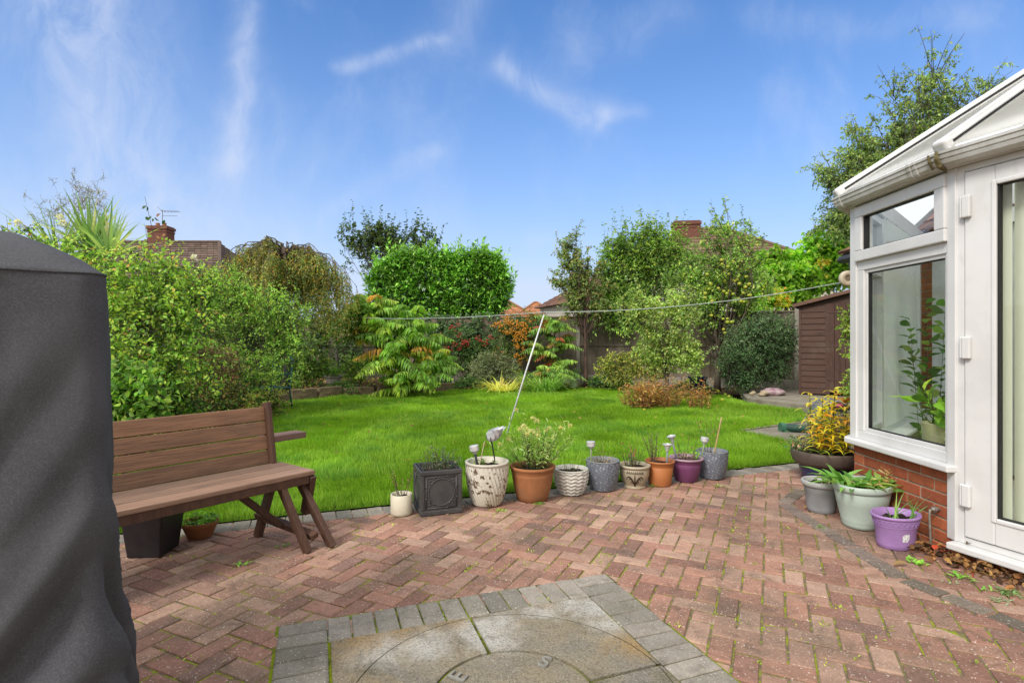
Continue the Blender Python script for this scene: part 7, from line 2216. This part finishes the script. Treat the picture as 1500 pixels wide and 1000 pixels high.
m.build('aerial', mat('grey_aerial', (.2, .2, .2), None, 5, .5), t)
# right: brown hip roof behind the apple tree
Yr = 27.0
hip_house('far house behind the apple tree with brown hipped roof and short brick chimney', (P(1074, 500, Yr).x, Yr + 4, 0), 9.8, 9, 4.7, 7.6, 2.2, (.23, .15, .10), 15, 30, -.12,
     ((-1.15, -.6, 1.4, .8, 7.95),), REND, ((-2.2, 3.0, 1.6, 1.3), (1.2, 3.2, 1.6, 1.3)))
hip_house('far low house with red-brown roof behind the slim tree', (P(900, 500, 33).x, 36, 0), 7.0, 6, 3.6, 5.6, 1.5, (.24, .13, .09), 12, 24, .3, (), REND)
# centre: two orange roofs
hip_house('small far house with orange roof, left one of two between laurel and slim tree', (P(735, 500, 55).x, 58, 0), 8, 7, 2.9, 5.6, 1.2, (.42, .19, .10), 11, 22, .2, (), REND)
hip_house('small far house with orange pyramid roof, right one of two between laurel and slim tree', (P(787, 500, 52).x, 55, 0), 5.6, 6, 3.0, 5.15, .3, (.45, .20, .10), 10, 20, 0, (), RBR)

# ------------------------------------------------------------------ sky, light, camera
w = bpy.data.worlds.new('World'); scene.world = w; w.use_nodes = True
T = NT('w', w)
SUN_EL, SUN_AZ = math.radians(42), math.radians(215)     # azimuth measured from +Y towards +X
sky = T.n('ShaderNodeTexSky', sky_type='NISHITA')
sky.sun_disc = False; sky.sun_elevation = SUN_EL; sky.sun_rotation = SUN_AZ
sky.air_density = 1.0; sky.dust_density = .6; sky.ozone_density = 2.5; sky.altitude = 50
hs = T.n('ShaderNodeHueSaturation', i_Saturation=1.0, i_Value=1.0)
T.link(sky.outputs[0], hs.inputs['Color'])
tc = T.n('ShaderNodeTexCoord'); sep = T.n('ShaderNodeSeparateXYZ'); T.link(tc.outputs['Generated'], sep.inputs[0])
X_, Y__, Z_ = sep.outputs
ys = T.math('MAXIMUM', Y__, .05)
u = T.math('DIVIDE', X_, ys); v = T.math('DIVIDE', Z_, ys)
cmb = T.n('ShaderNodeCombineXYZ'); T.link(u, cmb.inputs[0]); T.link(v, cmb.inputs[1])
warp = T.n('ShaderNodeTexNoise', i_Scale=3.0, i_Detail=4.0); T.link(cmb.outputs[0], warp.inputs['Vector'])
wv = T.n('ShaderNodeVectorMath', operation='SUBTRACT'); T.link(warp.outputs['Color'], wv.inputs[0]); wv.inputs[1].default_value = (.5, .5, .5)
ws = T.n('ShaderNodeVectorMath', operation='SCALE'); T.link(wv.outputs[0], ws.inputs[0]); ws.inputs['Scale'].default_value = .16
wa = T.n('ShaderNodeVectorMath', operation='ADD'); T.link(cmb.outputs[0], wa.inputs[0]); T.link(ws.outputs[0], wa.inputs[1])
sp2 = T.n('ShaderNodeSeparateXYZ'); T.link(wa.outputs[0], sp2.inputs[0])
uu, vv = sp2.outputs[0], sp2.outputs[1]
def streak(p0, p1, wd, amt):
    """soft band of cirrus between two directions"""
    ax, ay = (p0[0] - 750) / 800, (500 - p0[1]) / 800; bx, by = (p1[0] - 750) / 800, (500 - p1[1]) / 800
    dx, dy = bx - ax, by - ay; LL = dx * dx + dy * dy
    ex = T.math('SUBTRACT', uu, ax); ey = T.math('SUBTRACT', vv, ay)
    tt_ = T.math('DIVIDE', T.math('ADD', T.math('MULTIPLY', ex, dx), T.math('MULTIPLY', ey, dy)), LL, clamp=True)
    qx = T.math('SUBTRACT', ex, T.math('MULTIPLY', tt_, dx)); qy = T.math('SUBTRACT', ey, T.math('MULTIPLY', tt_, dy))
    d2 = T.math('ADD', T.math('MULTIPLY', qx, qx), T.math('MULTIPLY', qy, qy))
    g_ = T.math('POWER', 2.718, T.math('MULTIPLY', d2, -1 / (wd / 800.0) ** 2))
    return T.math('MULTIPLY', g_, amt)
S = [streak((360, -60), (345, 240), 22, .46), streak((110, -80), (190, 330), 110, .5), streak((480, 105), (640, 55), 13, .36), streak((640, 70), (720, -60), 40, .22),
     streak((740, 90), (880, 175), 22, .42), streak((850, 60), (980, 10), 34, .16), streak((490, 320), (640, 235), 14, .2), streak((1100, 20), (1450, 30), 30, .16), streak((0, 330), (420, 340), 70, .22), streak((770, 350), (850, 345), 12, .2),
     streak((860, 180), (930, 165), 16, .2)]
tot = S[0]
for s_ in S[1:]: tot = T.math('ADD', tot, s_)
mp = T.n('ShaderNodeMapping'); mp.inputs['Scale'].default_value = (3.2, 1.8, 1); mp.inputs['Rotation'].default_value = (0, 0, .25); T.link(wa.outputs[0], mp.inputs['Vector'])
fn = T.n('ShaderNodeTexNoise', i_Scale=3.4, i_Detail=10.0, i_Roughness=.68, i_Distortion=.5); T.link(mp.outputs[0], fn.inputs['Vector'])
fine = T.ramp(fn.outputs['Fac'], .25, .75)
cl = T.math('MULTIPLY', tot, T.math('ADD', T.math('MULTIPLY', fine, 1.0), .18))
wisp = T.n('ShaderNodeTexNoise', i_Scale=1.4, i_Detail=7.0, i_Roughness=.6); T.link(mp.outputs[0], wisp.inputs['Vector'])
cl = T.math('ADD', cl, T.math('MULTIPLY', T.ramp(wisp.outputs['Fac'], .47, .8), .28), clamp=True)
# haze towards the horizon
hz = T.math('POWER', 2.718, T.math('MULTIPLY', T.math('MAXIMUM', Z_, 0.0), -4.9))
grade = T.mix(1.0, hs.outputs[0], SKY_GAIN, 'MULTIPLY')
c1 = T.mix(T.math('MINIMUM', T.math('MULTIPLY', hz, 1.6), .97), grade, HAZE)
c2 = T.mix(cl, c1, CLOUD)
# unseen white cloud added overhead and behind the viewer for soft fill light
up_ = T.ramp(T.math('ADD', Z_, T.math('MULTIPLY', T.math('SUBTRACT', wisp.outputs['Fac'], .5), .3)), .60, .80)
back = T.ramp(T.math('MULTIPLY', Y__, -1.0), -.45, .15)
c2 = T.mix(T.math('MAXIMUM', up_, back), c2, FILL_CLOUD)
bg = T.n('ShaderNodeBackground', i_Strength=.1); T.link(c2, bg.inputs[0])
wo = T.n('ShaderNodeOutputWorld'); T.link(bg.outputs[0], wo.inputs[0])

sd = bpy.data.lights.new('sun', 'SUN'); sd.energy = SUN_E; sd.angle = math.radians(SUN_ANG); sd.color = SUN_C
so_ = bpy.data.objects.new('sun', sd); col.objects.link(so_)
dirv = Vector((math.sin(SUN_AZ) * math.cos(SUN_EL), math.cos(SUN_AZ) * math.cos(SUN_EL), math.sin(SUN_EL)))
so_.rotation_euler = (-dirv).to_track_quat('-Z', 'Y').to_euler(); so_.location = dirv * 30

cd = bpy.data.cameras.new('camera'); cd.sensor_width = 36; cd.lens = 36 * F / 1500; cd.clip_start = .05; cd.clip_end = 2500
co = bpy.data.objects.new('camera', cd); col.objects.link(co); co.location = (0, 0, H); co.rotation_euler = (PI / 2, 0, 0)
scene.camera = co
scene.view_settings.view_transform = 'Standard'; scene.view_settings.look = 'None'; scene.view_settings.exposure = 0; scene.view_settings.gamma = 1
scene.cycles.max_bounces = 6; scene.cycles.transparent_max_bounces = 8; scene.cycles.diffuse_bounces = 4; scene.cycles.glossy_bounces = 3; scene.cycles.transmission_bounces = 4
scene.cycles.caustics_reflective = False; scene.cycles.caustics_refractive = False
